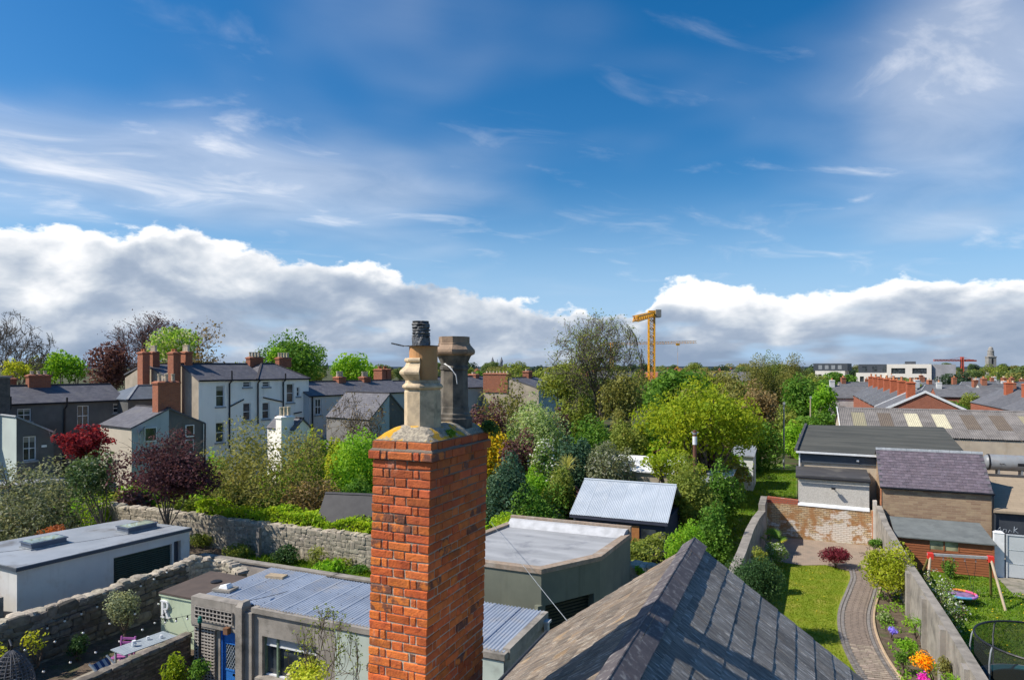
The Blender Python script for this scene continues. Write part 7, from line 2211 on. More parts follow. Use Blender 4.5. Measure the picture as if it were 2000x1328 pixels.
for k in range(70):
    px = 420 + k * 24 + R_.uniform(-12, 12); D = R_.uniform(230, 420)
    far_tree(px, D, R_.uniform(7.5, 11.5), R_.choice([0, 0, 1, 2, 3]), 'rounded distant tree in the wooded belt along the horizon', 'horizon trees')
for k in range(80):
    px = 380 + k * 21 + R_.uniform(-10, 10); D = R_.uniform(450, 950)
    far_tree(px, D, R_.uniform(9, 15), R_.choice([0, 0, 1, 3, 2]), 'rounded distant tree far out along the horizon', 'outer horizon trees')
for (px, D, top, i, lab) in ((913, 330, 703, 1, 'dark conical fir just right of the sooty pot on skyline'), (1030, 330, 712, 1, 'dark round tree right of the twin spires'), (930, 150, 716, 4, 'yellow green tree below the dark fir'), (1000, 170, 712, 3, 'pale green tree below the twin spires'), (1320, 95, 708, 4, 'green tree right of the crane base'), (1300, 120, 716, 0, 'darker tree beside the crane base'), (1365, 105, 704, 2, 'leafy pale tree right of the crane'), (1865, 175, 724, 1, 'dark pointed fir among the far rooftops'), (1848, 260, 722, 2, 'pale tree left of the church tower'), (1950, 215, 714, 3, 'green tree right of the church tower'), (1985, 190, 711, 0, 'broad tree at the right end of skyline'), (2010, 180, 716, 2, 'olive tree cut by the right edge'), (1636, 190, 720, 4, 'bright tree before the white apartments'), (1606, 150, 735, 4, 'green bush below the dark topped apartments'), (1690, 150, 742, 0, 'small tree among red chimneys'), (1760, 140, 740, 3, 'green tree under the white apartment block'), (1900, 112, 768, 3, 'small garden tree between the far terraces'), (1855, 100, 776, 4, 'leafy garden bush behind the red gable')):
    far_tree(px, D, CAMH + (HZN - top) * D / FPX, i, lab, 'far trees')

for k in range(44):
    px = 890 + k * 16.5 + R_.uniform(-10, 10); D = R_.uniform(82, 200); top = R_.uniform(722, 752) if px < 1270 else R_.uniform(724, 745)
    far_tree(px, D, CAMH + (HZN - top) * D / FPX, R_.choice([0, 2, 3, 4, 3]), 'leafy garden tree in the green belt behind the lime tree and central tree', 'middle belt trees')

name_by_landmark(FAR, [('below the twin spires', 970, 0), ('by the yellow crane', 1272, 0), ('by the central tree', 1130, 0), ('by the birches', 1510, 0), ('by the white apartments', 1735, 0), ('by the domed church tower', 1935, 0), ('by the white house roof', 560, 0), ('by the chimney pots', 830, 0), ('above the lime tree', 1390, 0), ('by the dark topped apartments', 1620, 0), ('by the yellow building', 1830, 0)], '%s %s tree on the skyline %s')

# ---- the tall central tree with fine branches and sparse leaf
bare('elm_tree', 'tall spreading tree with fine branches and thin new leaf', 1158, 62, 600, 206, 21, BARKG, lev=7, r0=.46, spread=.42, up=.06, fork=(3, 3), shrink=.80, tip=.016, h0=.85, leafm=L_OLIVEG, leaf=.165, per=3, lsp=.32)
T('undergrowth_tree', 'olive green tree low on the left of the central tree', 1105, 748, 110, 112, 64, L_OLIVEG, k=3.6, nb=26)
T('undergrowth_tree', 'grey olive tree low on the right of the central tree', 1212, 772, 110, 130, 58, L_OLIVE, k=3.6, nb=26)
T('birch_tree', 'feathery birch grove tree with the highest tip', 1545, 745, 66, 128, 84, L_OLIVE, leaf=.26, k=3.8, nb=26, aspect=.3, bark=BARKG)
T('birch_tree', 'feathery birch left of the highest one', 1478, 750, 72, 120, 86, L_OLIVE, leaf=.26, k=3.8, nb=26, aspect=.3, bark=BARKG)
T('birch_tree', 'slim feathery birch between the two taller birches', 1512, 742, 46, 124, 90, L_OLIVEG, leaf=.26, k=3.8, nb=22, aspect=.3, bark=BARKG)
T('scrub_tree', 'pale scrubby tree left of the birches', 1425, 752, 90, 66, 92, L_OLIVE, k=3)
T('scrub_tree', 'brownish tree behind the lime tree near the crane', 1350, 752, 100, 60, 98, L_OLIVE, k=3)
T('dark_thicket', 'dark brown green thicket between lime tree and birches', 1482, 800, 84, 96, 62, L_BROWN, k=4.5)
T('ivy_tree', 'ivy covered tree at the bend of the lane', 1562, 786, 80, 110, 76, L_GREEN, k=4.5, nb=26)
T('bramble', 'bright bramble bank left of the warehouse gable', 1612, 790, 62, 80, 72, L_LIME2, k=4.5, nb=20)
T('bramble', 'darker bramble patch at the warehouse corner', 1600, 822, 90, 40, 66, L_GREEN, k=5)
T('lime_tree', 'big bright lime green tree beside the lane', 1368, 826, 258, 178, 46, L_LIME, leaf=.24, k=4.6, nb=60, br=(.2, .34), bpx=1385, nl=22, fork=.22, trunk=.3, inner=.35, bark=BARKG)
T('lime_bough', 'low lime green bush in front of the white tin roof', 1310, 905, 130, 56, 39, L_LIME, leaf=.2, k=4.5, nb=22)

# ---- middle garden shrubs right of the chimney, far to near
SH = [
 ('bare_shrub', 'fine twigged greyish tree in front of the far pale houses', 978, 772, 105, 82, 60, L_OLIVE, dict(k=1.4, twigs=60)),
 ('purple_shrub', 'brown purple shrub just right of the sooty pot', 952, 806, 60, 56, 47, L_PURP2, {}),
 ('forsythia', 'yellow forsythia bush right of the chimney', 962, 830, 76, 62, 43, L_YEL, {}),
 ('viburnum', 'large pale flowering evergreen shrub in the middle garden', 1038, 812, 118, 96, 48, L_PALE, dict(nb=28)),
 ('purple_shrub', 'dark red shrub behind the pale evergreen', 1098, 808, 38, 52, 54, L_PURP2, {}),
 ('purple_shrub', 'wine coloured shrub below the forsythia', 1010, 872, 78, 66, 42, L_PURP2, {}),
 ('blossom_shrub', 'white blossoming shrub beside the wine coloured one', 1062, 878, 60, 70, 41, L_WHTF, {}),
 ('green_shrub', 'dense green shrub below the central tree', 1150, 838, 110, 84, 50, L_GREEN, dict(nb=24)),
 ('dark_shrub', 'dark bluish shrub under the central tree', 1120, 872, 70, 70, 43, L_BLUEG, {}),
 ('green_shrub', 'yellow green shrub at the foot of the lime tree', 1232, 848, 70, 76, 47, L_OLIVEG, {}),
 ('blossom_tree', 'spreading tree with fading pale blossom', 1196, 872, 96, 66, 42, L_GREY, dict(k=3.2, twigs=30)),
 ('bay_tree', 'dark glossy rounded evergreen right of the brick chimney', 982, 936, 76, 118, 34, L_BLUEG, dict(nb=24, k=6)),
 ('green_shrub', 'small bright green mound behind the tin shed garden', 1048, 926, 62, 34, 37, L_LIME2, {}),
 ('laurel', 'leafy green laurel left of the corrugated tin shed', 1040, 966, 110, 62, 34, L_GREEN, dict(nb=22, k=5)),
 ('laurel', 'olive laurel pressed against the tin shed roof', 1102, 952, 70, 76, 35.5, L_OLIVEG, dict(nb=20)),
 ('ivy_bank', 'tall ivy bank between the tin shed and the lane', 1352, 962, 92, 130, 35, L_OLIVEG, dict(nb=34, k=5, inner=.3)),
 ('ivy_bank', 'green ivy bank behind the brown telegraph pole', 1402, 948, 70, 110, 38, L_GREEN, dict(nb=26, k=5)),
 ('ivy_bank', 'bright leafed ivy climbing at the end of the stone wall', 1338, 1042, 66, 80, 27.5, L_LIME2, dict(nb=22, k=5)),
 ('ivy_bank', 'shaded ivy hanging over the lane', 1392, 1020, 60, 90, 30.5, L_GREEN, dict(nb=22, k=5)),
]
for (nm, lab, px, py, w, h, D, mt, kw) in SH:
    kw = dict(kw); w *= 1.22; kw.setdefault('br', (.30, .46)); kw.setdefault('nb', 16); kw.setdefault('k', 4.6)
    T(nm, lab, px, py, w, h, D, mt, cat='shrub', trunk=.07, part='foliage', zmin=.05, fill=True, **kw)
SH2 = [
 ('thicket', 'green thicket low behind the central tree trunk', 1110, 802, 96, 64, 60, L_OLIVEG, {}),
 ('thicket', 'shady green thicket right of the central tree trunk', 1262, 800, 96, 76, 54, L_GREEN, {}),
 ('thicket', 'olive thicket between the central tree and lime tree', 1215, 812, 70, 56, 52, L_OLIVE, {}),
 ('thicket', 'dark thicket right of the lime tree', 1470, 838, 110, 76, 60, L_GREEN, {}),
 ('thicket', 'green bank under the birches', 1520, 812, 90, 60, 74, L_OLIVEG, {}),
 ('thicket', 'green bank at the far end of the lane', 1560, 838, 76, 40, 69, L_LIME2, {}),
 ('thicket', 'hazy olive thicket above the lime tree', 1390, 775, 110, 60, 78, L_OLIVEG, {}),
 ('thicket', 'leafy thicket left of the central tree', 1060, 838, 70, 50, 52, L_LIME2, {}),
 ('thicket', 'mixed green shrubs behind the white tin lean-to', 1180, 900, 110, 56, 45, L_GREEN, {}),
 ('thicket', 'mixed shrubs behind the yellow forsythia', 928, 838, 50, 60, 50, L_GREEN, {}),
 ('thicket', 'low green shrubs below the annex of the white house', 590, 892, 90, 50, 41, L_LIME2, {}),
 ('thicket', 'green shrubs between the plum and the olive tree', 436, 905, 60, 60, 38, L_GREEN, {}),
 ('thicket', 'yellowish shrub left of the black shed', 590, 965, 60, 50, 35, L_YELG, {}),
 ('thicket', 'brown twiggy shrub above the hedge', 650, 930, 80, 60, 37, L_OLIVE, {}),
]
for (nm, lab, px, py, w, h, D, mt, kw) in SH2:
    T(nm, lab, px, py, w, h, D, mt, cat='shrub', trunk=.07, part='foliage', zmin=.05, fill=True, br=(.28, .42), nb=20, k=4.6)
# ---- left gardens
SH = [
 ('olive_shrub', 'broad grey olive shrub left of the stone wall end', 62, 962, 190, 140, 31.5, L_GREY, dict(nb=36, k=4.2, twigs=50)),
 ('holly_tree', 'dark variegated holly tree over the white garage', 188, 930, 110, 110, 31.5, L_HOLLY, dict(nb=24, k=4.2, bpx=205)),
 ('plum_tree', 'purple leaved plum tree over the stone wall', 345, 922, 290, 186, 30.5, L_PURP, dict(nb=76, br=(.12, .24), shell=.2, k=2.3, bpx=318, twigs=60, inner=.45)),
 ('maple_tree', 'crimson japanese maple by the dark grey house', 166, 862, 128, 84, 38, L_RED, dict(nb=44, br=(.16, .28), shell=.3, k=4)),
 ('green_shrub', 'bright green shrub beneath the holly', 188, 968, 50, 36, 34.5, L_HEDGE, {}),
 ('green_shrub', 'yellow green bush below the white house corner', 405, 888, 36, 44, 40, L_LIME2, {}),
 ('olive_tree', 'wide olive brown tree in front of white house', 536, 890, 264, 186, 35, L_OLIVE, dict(nb=54, br=(.2, .36), k=3.3, twigs=70, inner=.4)),
 ('olive_tree', 'brownish lower skirts of shrubs right of the olive tree', 610, 950, 120, 76, 33, L_BROWN, dict(nb=26, k=3.6, twigs=40)),
 ('yew_shrub', 'rounded dark conifer above the hedge', 478, 970, 78, 62, 34.5, L_DARK, dict(nb=20, k=5.5)),
 ('yew_shrub', 'low dark conifer beside the rounded one', 540, 985, 70, 36, 34, L_GREEN, dict(nb=16, k=5)),
 ('privet', 'lush green shrub left of the brick chimney', 716, 882, 150, 130, 36, L_LIME2, dict(nb=40, br=(.22, .38), k=4.8)),
 ('privet', 'golden conifer left of the lush green shrub', 654, 848, 40, 66, 40, L_YELG, dict(k=4)),
 ('privet', 'pale yellow green bush by the white annex', 618, 838, 50, 46, 42, L_YELG, dict(k=2.5, twigs=20)),
 ('green_shrub', 'green shrub behind the black shed roof', 690, 960, 90, 56, 33.5, L_GREEN, dict(k=5)),
]
for (nm, lab, px, py, w, h, D, mt, kw) in SH:
    kw = dict(kw); kw.setdefault('br', (.30, .46)); kw.setdefault('nb', 16); kw.setdefault('k', 4.6)
    T(nm, lab, px, py, w, h, D, mt, cat='tree' if 'tree' in nm else 'shrub', trunk=.09, part='foliage' if 'tree' not in nm else 'crown', zmin=.05, fill=nm not in ('maple_tree', 'plum_tree', 'holly_tree'), bark=BARKG if 'tree' in nm else None, **kw)
bare('bare_tree', 'small brown leafless tree in front of pale houses', 690, 44, 752, 135, 31, TWIGB, lev=6, r0=.13, spread=.5, up=.04, fork=(3, 3), tip=.010, shrink=.8, h0=.55, leafm=L_BROWN, leaf=.14, per=1)

# ---- many rounded shrubs crowding the gardens between the walls and houses
sp = []
for i, mt in enumerate((L_LIME2, L_GREEN, L_OLIVEG, L_OLIVE, L_YELG, L_PALE, L_HEDGE, L_PURP2)):
    R = rng(900 + i); cen, rr = blobs_in(R, (0, 0, .95), (1.25, 1.25, .95), 13, (.34, .52), .35, .25)
    V, F, ti = leaves_on(R, cen, rr, 1500, .20, zmin=.05, inner=.3, clump=.3)
    S = []; limbs_to(R, (0, 0, 0), cen[:5], .05, S, .3)
    sp.append((np_mesh('foliage', V, F, mt, ti), segs_mesh('stems', S, BARK, 4)))
RF = random.Random(41); placed = []
kinds = ['lime green', 'mid green', 'olive green', 'greyish olive', 'golden green', 'pale green', 'bright green', 'purple brown']
FILL = []
def filler(x, y, h, i):
    t = thing('garden_shrub', '%s rounded shrub among the crowded middle gardens' % kinds[i], 'shrub', (x, y, 0), '%s filler shrubs' % kinds[i])
    FILL.append((t, kinds[i], x, y))
    s_ = h / 1.95; sx = s_ * RF.uniform(.9, 1.35); rz = RF.uniform(0, 6.28)
    for nm, me in zip(('foliage', 'stems'), sp[i]):
        o = mesh_obj(nm, me, (x, y, 0), t); o.scale = (sx, sx, s_); o.rotation_euler = (0, 0, rz)
tries = 0
while len(placed) < 190 and tries < 4000:
    tries += 1
    x, y = RF.uniform(-46, -5.5), RF.uniform(25.4, 66)
    X_, Y_ = x * CA + y * SA, y * CA - x * SA
    if abs(X_ / Y_) > .80 or Y_ > 62: continue
    if -11.2 < x < -4.6 and 27.5 < y < 37.5: continue
    if -21 < x < -14 and y < 29: continue
    if -13.5 < x < -6 and 38.5 < y < 45: continue
    px = 1000 + FPX * X_ / Y_
    if px < 420 and Y_ > 41: continue
    if px < 640 and Y_ > 44: continue
    if any((x - a) ** 2 + (y - b) ** 2 < 1.7 for a, b in placed): continue
    h = RF.uniform(1.5, 3.0) if Y_ < 45 else RF.uniform(2.4, 4.4)
    if -11.5 < x < -4.6 and y < 28: h = RF.uniform(1.0, 1.7)
    placed.append((x, y)); filler(x, y, h, RF.choice([0, 0, 1, 2, 2, 3, 3, 4, 5, 6, 6, 7]))

MARKS = [('the tin shed', -8, 33), ('the white tin lean-to', -9.6, 42.7), ('the black shed', -17.5, 26.5)] + [(ph, gnd(px, D).x, gnd(px, D).y) for ph, px, D in (
    ('the central tree', 1158, 62), ('the lime tree', 1385, 46), ('the white annex', 590, 45), ('the crimson maple', 168, 38), ('the purple plum', 330, 31), ('the wide olive brown tree', 530, 35), ('the lush green privet', 716, 36), ('the forsythia', 962, 43), ('the dark glossy evergreen', 982, 34), ('the pale evergreen', 1038, 48), ('the gabled blue return', 330, 42), ('the small leafless tree', 690, 44))]
name_by_landmark(FILL, MARKS, '%s %s rounded shrub to %s')

# ---- hedge along the back of the stone wall
def leafbox(name, label, x0, x1, y0, y1, z0, z1, mat, n, leaf, seed, cat='hedge', topf=None):
    R = rng(seed); t = thing(name, label, cat, ((x0 + x1) / 2, (y0 + y1) / 2, 0))
    C = np.stack([R.uniform(x0, x1, n), R.uniform(y0, y1, n), R.uniform(z0, z1, n)], 1)
    hgt = z0 + (z1 - z0) * (.82 + .18 * np.sin(C[:, 0] * 2.1 + 1) * np.sin(C[:, 0] * .9))
    C[:, 2] = np.where(R.random(n) < .45, hgt + R.normal(0, .05, n), z0 + (hgt - z0) * R.random(n))
    fr_ = R.random(n) < .5; C[:, 1] = np.where(fr_, y0 + np.abs(R.normal(0, .08, n)), C[:, 1])
    D = np.stack([R.normal(0, .5, n), np.where(fr_, -1, 0) + R.normal(0, .4, n), np.where(fr_, .2, 1.0)], 1)
    V, F = leaf_arrays(R, C, D, leaf)
    add_mesh('foliage', np_mesh('foliage', V, F, mat, np.clip(R.normal(.55, .25, n), 0, 1)), t, Vector(((x0 + x1) / 2, y0, z0)))
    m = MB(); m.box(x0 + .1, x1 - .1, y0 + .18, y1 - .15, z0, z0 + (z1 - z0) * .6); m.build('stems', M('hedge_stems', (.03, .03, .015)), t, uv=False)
    return t
leafbox('hedge', 'bright green clipped hedge behind the long stone wall', -27.2, -14.6, 23.85, 25.0, 1.6, 2.95, L_HEDGE, 11000, .17, 61)
leafbox('hedge', 'yellow green creeper along the top of wall behind the silver roof', -12.0, -6.9, 24.1, 24.8, 1.8, 2.75, L_HEDGE, 3200, .16, 62)
leafbox('hedge', 'rough green planting in front of tin shed', -9.8, -5.2, 25.0, 26.6, .1, 2.5, L_OLIVEG, 3500, .16, 63)
leafbox('hedge', 'mixed flowering plants hiding the foot of tin shed', -10.4, -5.3, 28.6, 30.2, .0, 2.05, L_OLIVEG, 4200, .17, 66)
leafbox('ivy', 'narrow strip of ivy hanging down the stone wall end', -5.35, -4.85, 23.6, 23.74, .4, 2.4, L_LIME2, 500, .12, 64, 'ivy')

# ---- ground cover beneath it all: nobody could count it
R = rng(77); n = 60000
X = R.uniform(-50, 0.0, n); Y = R.uniform(24.8, 78, n)
cx_ = X * CA + Y * SA; cy_ = Y * CA - X * SA
keep = (np.abs(cx_ / cy_) < .85) & ~((X > -5.4) & (Y > 18)) & ~((X > -10.5) & (X < -5.3) & (Y > 30.8) & (Y < 36.5))
X, Y = X[keep], Y[keep]
hh = np.array([max(.15, .9 + 1.1 * mnoise.noise(Vector((x * .25, y * .25, 0)))) for x, y in zip(X, Y)])
C = np.stack([X, Y, hh * R.random(len(X)) ** .5], 1)
V, F = leaf_arrays(R, C, R.normal(0, .6, C.shape) + np.array([0, -.3, .8]), .42)
o = add_mesh('ground_cover', np_mesh('ground_cover', V, F, L_GREEN, np.clip(R.normal(.45, .28, len(X)), 0, 1)), None, Vector((-15, 40, 0)))
tag(o, 'low green undergrowth filling the gardens between the shrubs', kind='stuff')

# ---- grass blades, daisies and dandelions
def blades(name, poly, n, h, mat, seed, label, z=.01, wid=.02):
    R = rng(seed); xs = [p[0] for p in poly]; ys = [p[1] for p in poly]
    P = np.stack([R.uniform(min(xs), max(xs), n), R.uniform(min(ys), max(ys), n)], 1)
    ins = np.zeros(n, bool); j = len(poly) - 1
    for i in range(len(poly)):
        xi, yi = poly[i]; xj, yj = poly[j]
        c = ((yi > P[:, 1]) != (yj > P[:, 1])) & (P[:, 0] < (xj - xi) * (P[:, 1] - yi) / (yj - yi + 1e-9) + xi); ins ^= c; j = i
    P = P[ins]; n = len(P); a = R.uniform(0, 6.28, n); hh = h * R.uniform(.5, 1.3, n)
    b0 = np.stack([P[:, 0] - np.cos(a) * wid, P[:, 1] - np.sin(a) * wid, np.full(n, z)], 1); b1 = np.stack([P[:, 0] + np.cos(a) * wid, P[:, 1] + np.sin(a) * wid, np.full(n, z)], 1)
    tp = np.stack([P[:, 0] + R.normal(0, h * .5, n), P[:, 1] + R.normal(0, h * .5, n), z + hh], 1)
    V = np.stack([b0, b1, tp], 1).reshape(-1, 3); F = np.arange(n * 3).reshape(n, 3)
    o = add_mesh(name, np_mesh(name, V, F, mat, np.clip(R.normal(.5, .25, n), 0, 1)), None, Vector((poly[0][0], poly[0][1], 0)))
    return tag(o, label, kind='stuff')
L_GRASS = leafmat('grass_blades', (.075, .125, .004), (.135, .165, .012), .35, gloss=.6)
L_GRASS2 = leafmat('lush_grass_blades', (.06, .135, .007), (.13, .19, .014), .35, gloss=.6)
lawn_poly = [(-1.75, 14), (1.9, 14), (2.6, 19), (1.8, 22.2), (1.28, 25), (1.22, 27), (1.35, 29), (1.75, 31.5), (2.05, 33.5), (2.0, 34.6), (1.2, 35.2), (.2, 34.7), (-1.7, 35)]
blades('lawn_blades', lawn_poly, 42000, .035, L_GRASS, 81, 'short mown grass of the lawn')
blades('lane_blades', [(-5.2, 19), (-2.6, 19), (-2.1, 38), (-.2, 40.5), (-.2, 66), (-3.8, 66), (-4.6, 40)], 34000, .10, L_GRASS2, 82, 'long grass growing along the lane', wid=.03)
blades('play_blades', [(4.4, 18), (11, 18), (11, 34), (8.2, 34), (8.2, 35.9), (4.4, 35.9)], 30000, .08, L_GRASS2, 83, 'long grass under the swing and trampoline', wid=.028)
def dots(name, poly, n, z, r, mat, seed, label):
    R = random.Random(seed); m = MB(); xs = [p[0] for p in poly]; ys = [p[1] for p in poly]
    for k in range(n):
        x, y = R.uniform(min(xs), max(xs)), R.uniform(min(ys), max(ys)); m.lathe((x, y, z), [(r * .3, 0), (r, r * .4), (r * .6, r * .7)], 6)
    return tag(m.build(name, mat, uv=False), label, kind='stuff')
DAND = M('dandelion_yellow', (.75, .55, .01), (.70, .48, .01), 3, .8)
dots('lawn_dandelions', [(-1.4, 23), (1.1, 34.2)], 42, .03, .025, DAND, 5, 'yellow dandelions dotted over the lawn')
dots('play_dandelions', [(4.5, 21), (9.5, 34)], 150, .07, .03, DAND, 6, 'yellow dandelions in the swing garden grass')

# ---- plants of the lawn garden
def P_(name, label, px, py, w, h, gx, gy, mat, **kw):
    """plant whose base stands at ground (gx,gy); w,h in photo pixels"""
    D = gy * CA - gx * SA; s = D / FPX
    rad = (w * s / 2, w * s / 2, h * s / 2)
    kw.setdefault('leaf', .09); kw.setdefault('k', 4.5); k = kw.pop('k')
    kw.setdefault('n', auto_n(rad, kw['leaf'], k)); _seed[0] += 1
    r_ = ray(px, py); c = Vector((gx, gy, CAMH + r_.z * D))
    cz = max(c.z, rad[2] * .8)
    return shrub(name, label, (gx, gy, cz), rad, mat, seed=_seed[0], **kw)
g1 = at_z(1470, 1190, 0)
P_('box_bush', 'dense dark green rounded bush beside the slate roof', 1468, 1135, 100, 98, -1.45, 24.6, L_DARK, leaf=.07, k=7, nb=26)
P_('photinia', 'small yellowish shrub behind the dark rounded bush', 1477, 1090, 36, 40, -1.5, 29.6, L_OLIVEG, leaf=.08)
P_('skimmia', 'white variegated shrub against lane wall', 1532, 1080, 50, 44, -1.05, 34.2, L_WHTF, leaf=.09, k=5)
P_('acer', 'low dark red maple at the top of the lawn', 1632, 1084, 56, 38, 1.62, 35.0, L_DRED, leaf=.08, k=6, nb=18)
P_('rhododendron', 'yellow green flowering shrub on the right of the path', 1755, 1108, 118, 112, 3.45, 30.6, L_YELG, leaf=.10, k=4.2, nb=34, br=(.24, .4), twigs=20)
P_('evergreen', 'dark low evergreen at the end of the flower bed', 1722, 1062, 34, 26, 3.55, 37.0, L_GREEN, leaf=.1)
P_('apple_sapling', 'young white blossoming apple by the swing', 1830, 1150, 60, 66, 4.75, 29.4, L_WHTF, leaf=.08, k=1.6, twigs=20)
P_('apple_sapling', 'blossoming whip tree behind the block wall', 1862, 1195, 52, 80, 4.75, 26.4, L_WHTF, leaf=.08, k=1.2, twigs=26)
P_('potted_shrub', 'dark shrub in a black pot before the wooden shed', 1873, 1108, 30, 42, 6.2, 35.2, L_GREEN, leaf=.09, k=3)
P_('wallflower', 'bright orange flowering wallflower in the bed', 1795, 1290, 40, 32, 3.35, 22.6, leafmat('orange_flowers', (.68, .24, .004), (.82, .40, .01), .3, c3=(.10, .17, .02), p3=.82), leaf=.055, k=4.5)
P_('bedding_plant', 'magenta flowers at the bottom edge of the bed', 1783, 1322, 20, 20, 3.1, 21.2, leafmat('magenta_flowers', (.50, .03, .36), (.62, .06, .45), .3), leaf=.05, k=4)
P_('bedding_plant', 'violet blue hyacinths in the middle of the bed', 1744, 1231, 20, 14, 3.0, 26.4, leafmat('violet_flowers', (.20, .16, .60), (.32, .26, .72), .3), leaf=.06, k=4)
P_('bedding_plant', 'pale green leafy clump near the flowering shrub', 1724, 1208, 34, 22, 2.95, 28.2, L_PALE, leaf=.09, k=4)
P_('bedding_plant', 'bright leafy clump below the violet hyacinths', 1752, 1262, 46, 24, 3.2, 24.8, L_LIME2, leaf=.09, k=4)
P_('bedding_plant', 'tall grassy clump against the block wall', 1785, 1222, 40, 46, 3.7, 26.2, L_LIME2, leaf=.16, aspect=.16, k=3)
P_('bedding_plant', 'low green cushion beside the bed edging', 1738, 1283, 26, 20, 2.9, 23.6, L_GREEN, leaf=.07, k=5)
P_('bedding_plant', 'olive bush right of the orange wallflower', 1828, 1300, 34, 40, 3.85, 22.4, L_OLIVE, leaf=.07, k=4)
P_('bedding_plant', 'grassy clump at the bottom of the bed near wall', 1818, 1325, 44, 22, 3.75, 21.0, L_LIME2, leaf=.15, aspect=.18, k=3)
# fan palm
fpc = Vector((-1.35, 36.2, 0)); t = thing('fan_palm', 'small fan palm with yellowing leaf beside lane wall', 'palm', fpc)
R_ = random.Random(8)
LPALM = leafmat('palm_leaf', (.08, .15, .02), (.18, .24, .04), .3); LPALY = leafmat('yellow_palm_leaf', (.42, .36, .02), (.52, .44, .04), .3)
for k in range(9):
    a = R_.uniform(0, 6.28); el = R_.uniform(.2, 1.2); d = Vector((math.cos(a) * math.cos(el), math.sin(a) * math.cos(el), math.sin(el)))
    c = fpc + Vector((0, 0, .5)) + d * .55; s = d.cross(Vector((0, 0, 1))).normalized(); u = s.cross(d)
    m = MB(); m.tube([fpc + Vector((0, 0, .35)), c], .012, 4)
    for q in range(15):
        th_ = math.radians(-105 + 15 * q); dd = d * math.cos(th_) + s * math.sin(th_); sd_ = u.cross(dd).normalized() * .022
        e = c + dd * .42 - Vector((0, 0, .06)); m.poly([c, c + dd * .22 + sd_, e, c + dd * .22 - sd_])
    m.build('frond', LPALY if k == 3 else LPALM, t, uv=False)
m = MB(); m.tube([fpc, fpc + Vector((0, 0, .4))], .08, 8); m.build('trunk', BARK, t)
# cordyline tuft in the middle garden
cc = gnd(1108, 36); t = thing('cordyline', 'spiky pale cordyline behind the tin shed', 'palm', cc)
m = MB()
for k in range(90):
    a = R_.uniform(0, 6.28); el = R_.uniform(-.1, 1.4); d = Vector((math.cos(a) * math.cos(el), math.sin(a) * math.cos(el), math.sin(el))); c = cc + Vector((0, 0, 4.0 + R_.uniform(-.2, .2))); s = d.cross(Vector((0, 0, 1))).normalized() * .035
    m.poly([c - s, c + d * .5 - s * .8, c + d * .95 - Vector((0, 0, .18)), c + d * .5 + s * .8])
m.build('leaf_head', leafmat('cordyline_leaf', (.26, .26, .08), (.34, .33, .12), .3), t, uv=False)
m = MB(); m.tube([cc, cc + Vector((.1, 0, 4))], .09, 7); m.build('trunk', BARK, t)

def PZ(name, label, px, py, w, h, z0, mat, **kw):
    b = at_z(px, py + h * .45, z0)
    return P_(name, label, px, py, w, h, b.x, b.y, mat, z0=z0, **kw)
# ---- plants near the left bottom
P_('olive_tree', 'small silvery olive tree in front of the dark stone wall', 244, 1186, 60, 84, -19.0, 13.95, leafmat('silver_olive_leaves', (.13, .15, .08), (.26, .28, .17), .25), leaf=.075, k=4.2, nb=24, cat='tree', trunk=.05, z0=1.0)
P_('young_shrub', 'young yellow green shrub by the dark wall', 50, 1272, 42, 46, -19.3, 10.6, L_YELG, leaf=.08, k=1.6, z0=1.0)
P_('young_shrub', 'thin yellow green whip shrub on the dark wall', 105, 1255, 40, 56, -19.3, 11.6, L_YELG, leaf=.08, k=1.2, z0=1.0)
P_('young_shrub', 'dark green shrub in the flower bed shade', 180, 1262, 40, 46, -19.2, 12.7, L_DARK, leaf=.08, k=4, z0=1.0)
P_('spotted_laurel', 'bright yellow green bush in front of the brick wall', 360, 1308, 52, 66, -15.4, 12.9, L_LIME, leaf=.10, k=4.5)
P_('rose_bush', 'dark rose bush between yellow bush and block screen', 402, 1308, 44, 40, -14.9, 13.2, L_GREEN, leaf=.08, k=4)
P_('hydrangea', 'golden green shrub at the foot of the workshop window', 600, 1318, 96, 50, -10.5, 12.4, leafmat('gold_green_leaves', (.26, .32, .02), (.44, .46, .08), .4), leaf=.09, k=5, nb=18)
bare('apple_tree', 'twiggy budding apple tree before the workshop window', 628, 15.8, 1182, 150, 14, TWIGB, lev=5, r0=.05, spread=.6, up=.05, fork=(3, 3), tip=.006, shrink=.78, h0=.45, leafm=L_OLIVEG, leaf=.065, per=4, lsp=.06)
P_('dead_shrub', 'dark leafless shrub beside the brick chimney foot', 690, 1300, 70, 66, -8.6, 12.6, L_PURP2, leaf=.06, k=2.2, twigs=60)
PZ('garden_plant', 'sprawling creeper at the foot of the stone wall', 400, 1052, 70, 30, .85, L_OLIVEG, leaf=.10, k=5)
PZ('garden_plant', 'dry grassy clump right of the wall shrub', 500, 1062, 60, 34, .85, L_GREY, leaf=.12, aspect=.3, k=3)
PZ('garden_plant', 'leafy clump behind the broad post', 540, 1066, 50, 30, .85, L_LIME2, leaf=.1, k=4)
PZ('garden_plant', 'green weeds along the foot of wall near stakes', 672, 1096, 70, 26, .85, L_OLIVEG, leaf=.11, k=4)
PZ('garden_plant', 'green shrub against the pale stone wall', 440, 1042, 44, 46, .85, L_GREEN, leaf=.10, k=5)
PZ('garden_plant', 'yellow green shrub in the vegetable plot left of the posts', 466, 1078, 66, 32, .85, L_OLIVEG, leaf=.10, k=5)
PZ('garden_plant', 'dark green clump in the middle of the vegetable plot', 560, 1086, 60, 40, .85, L_DARK, leaf=.10, k=5)
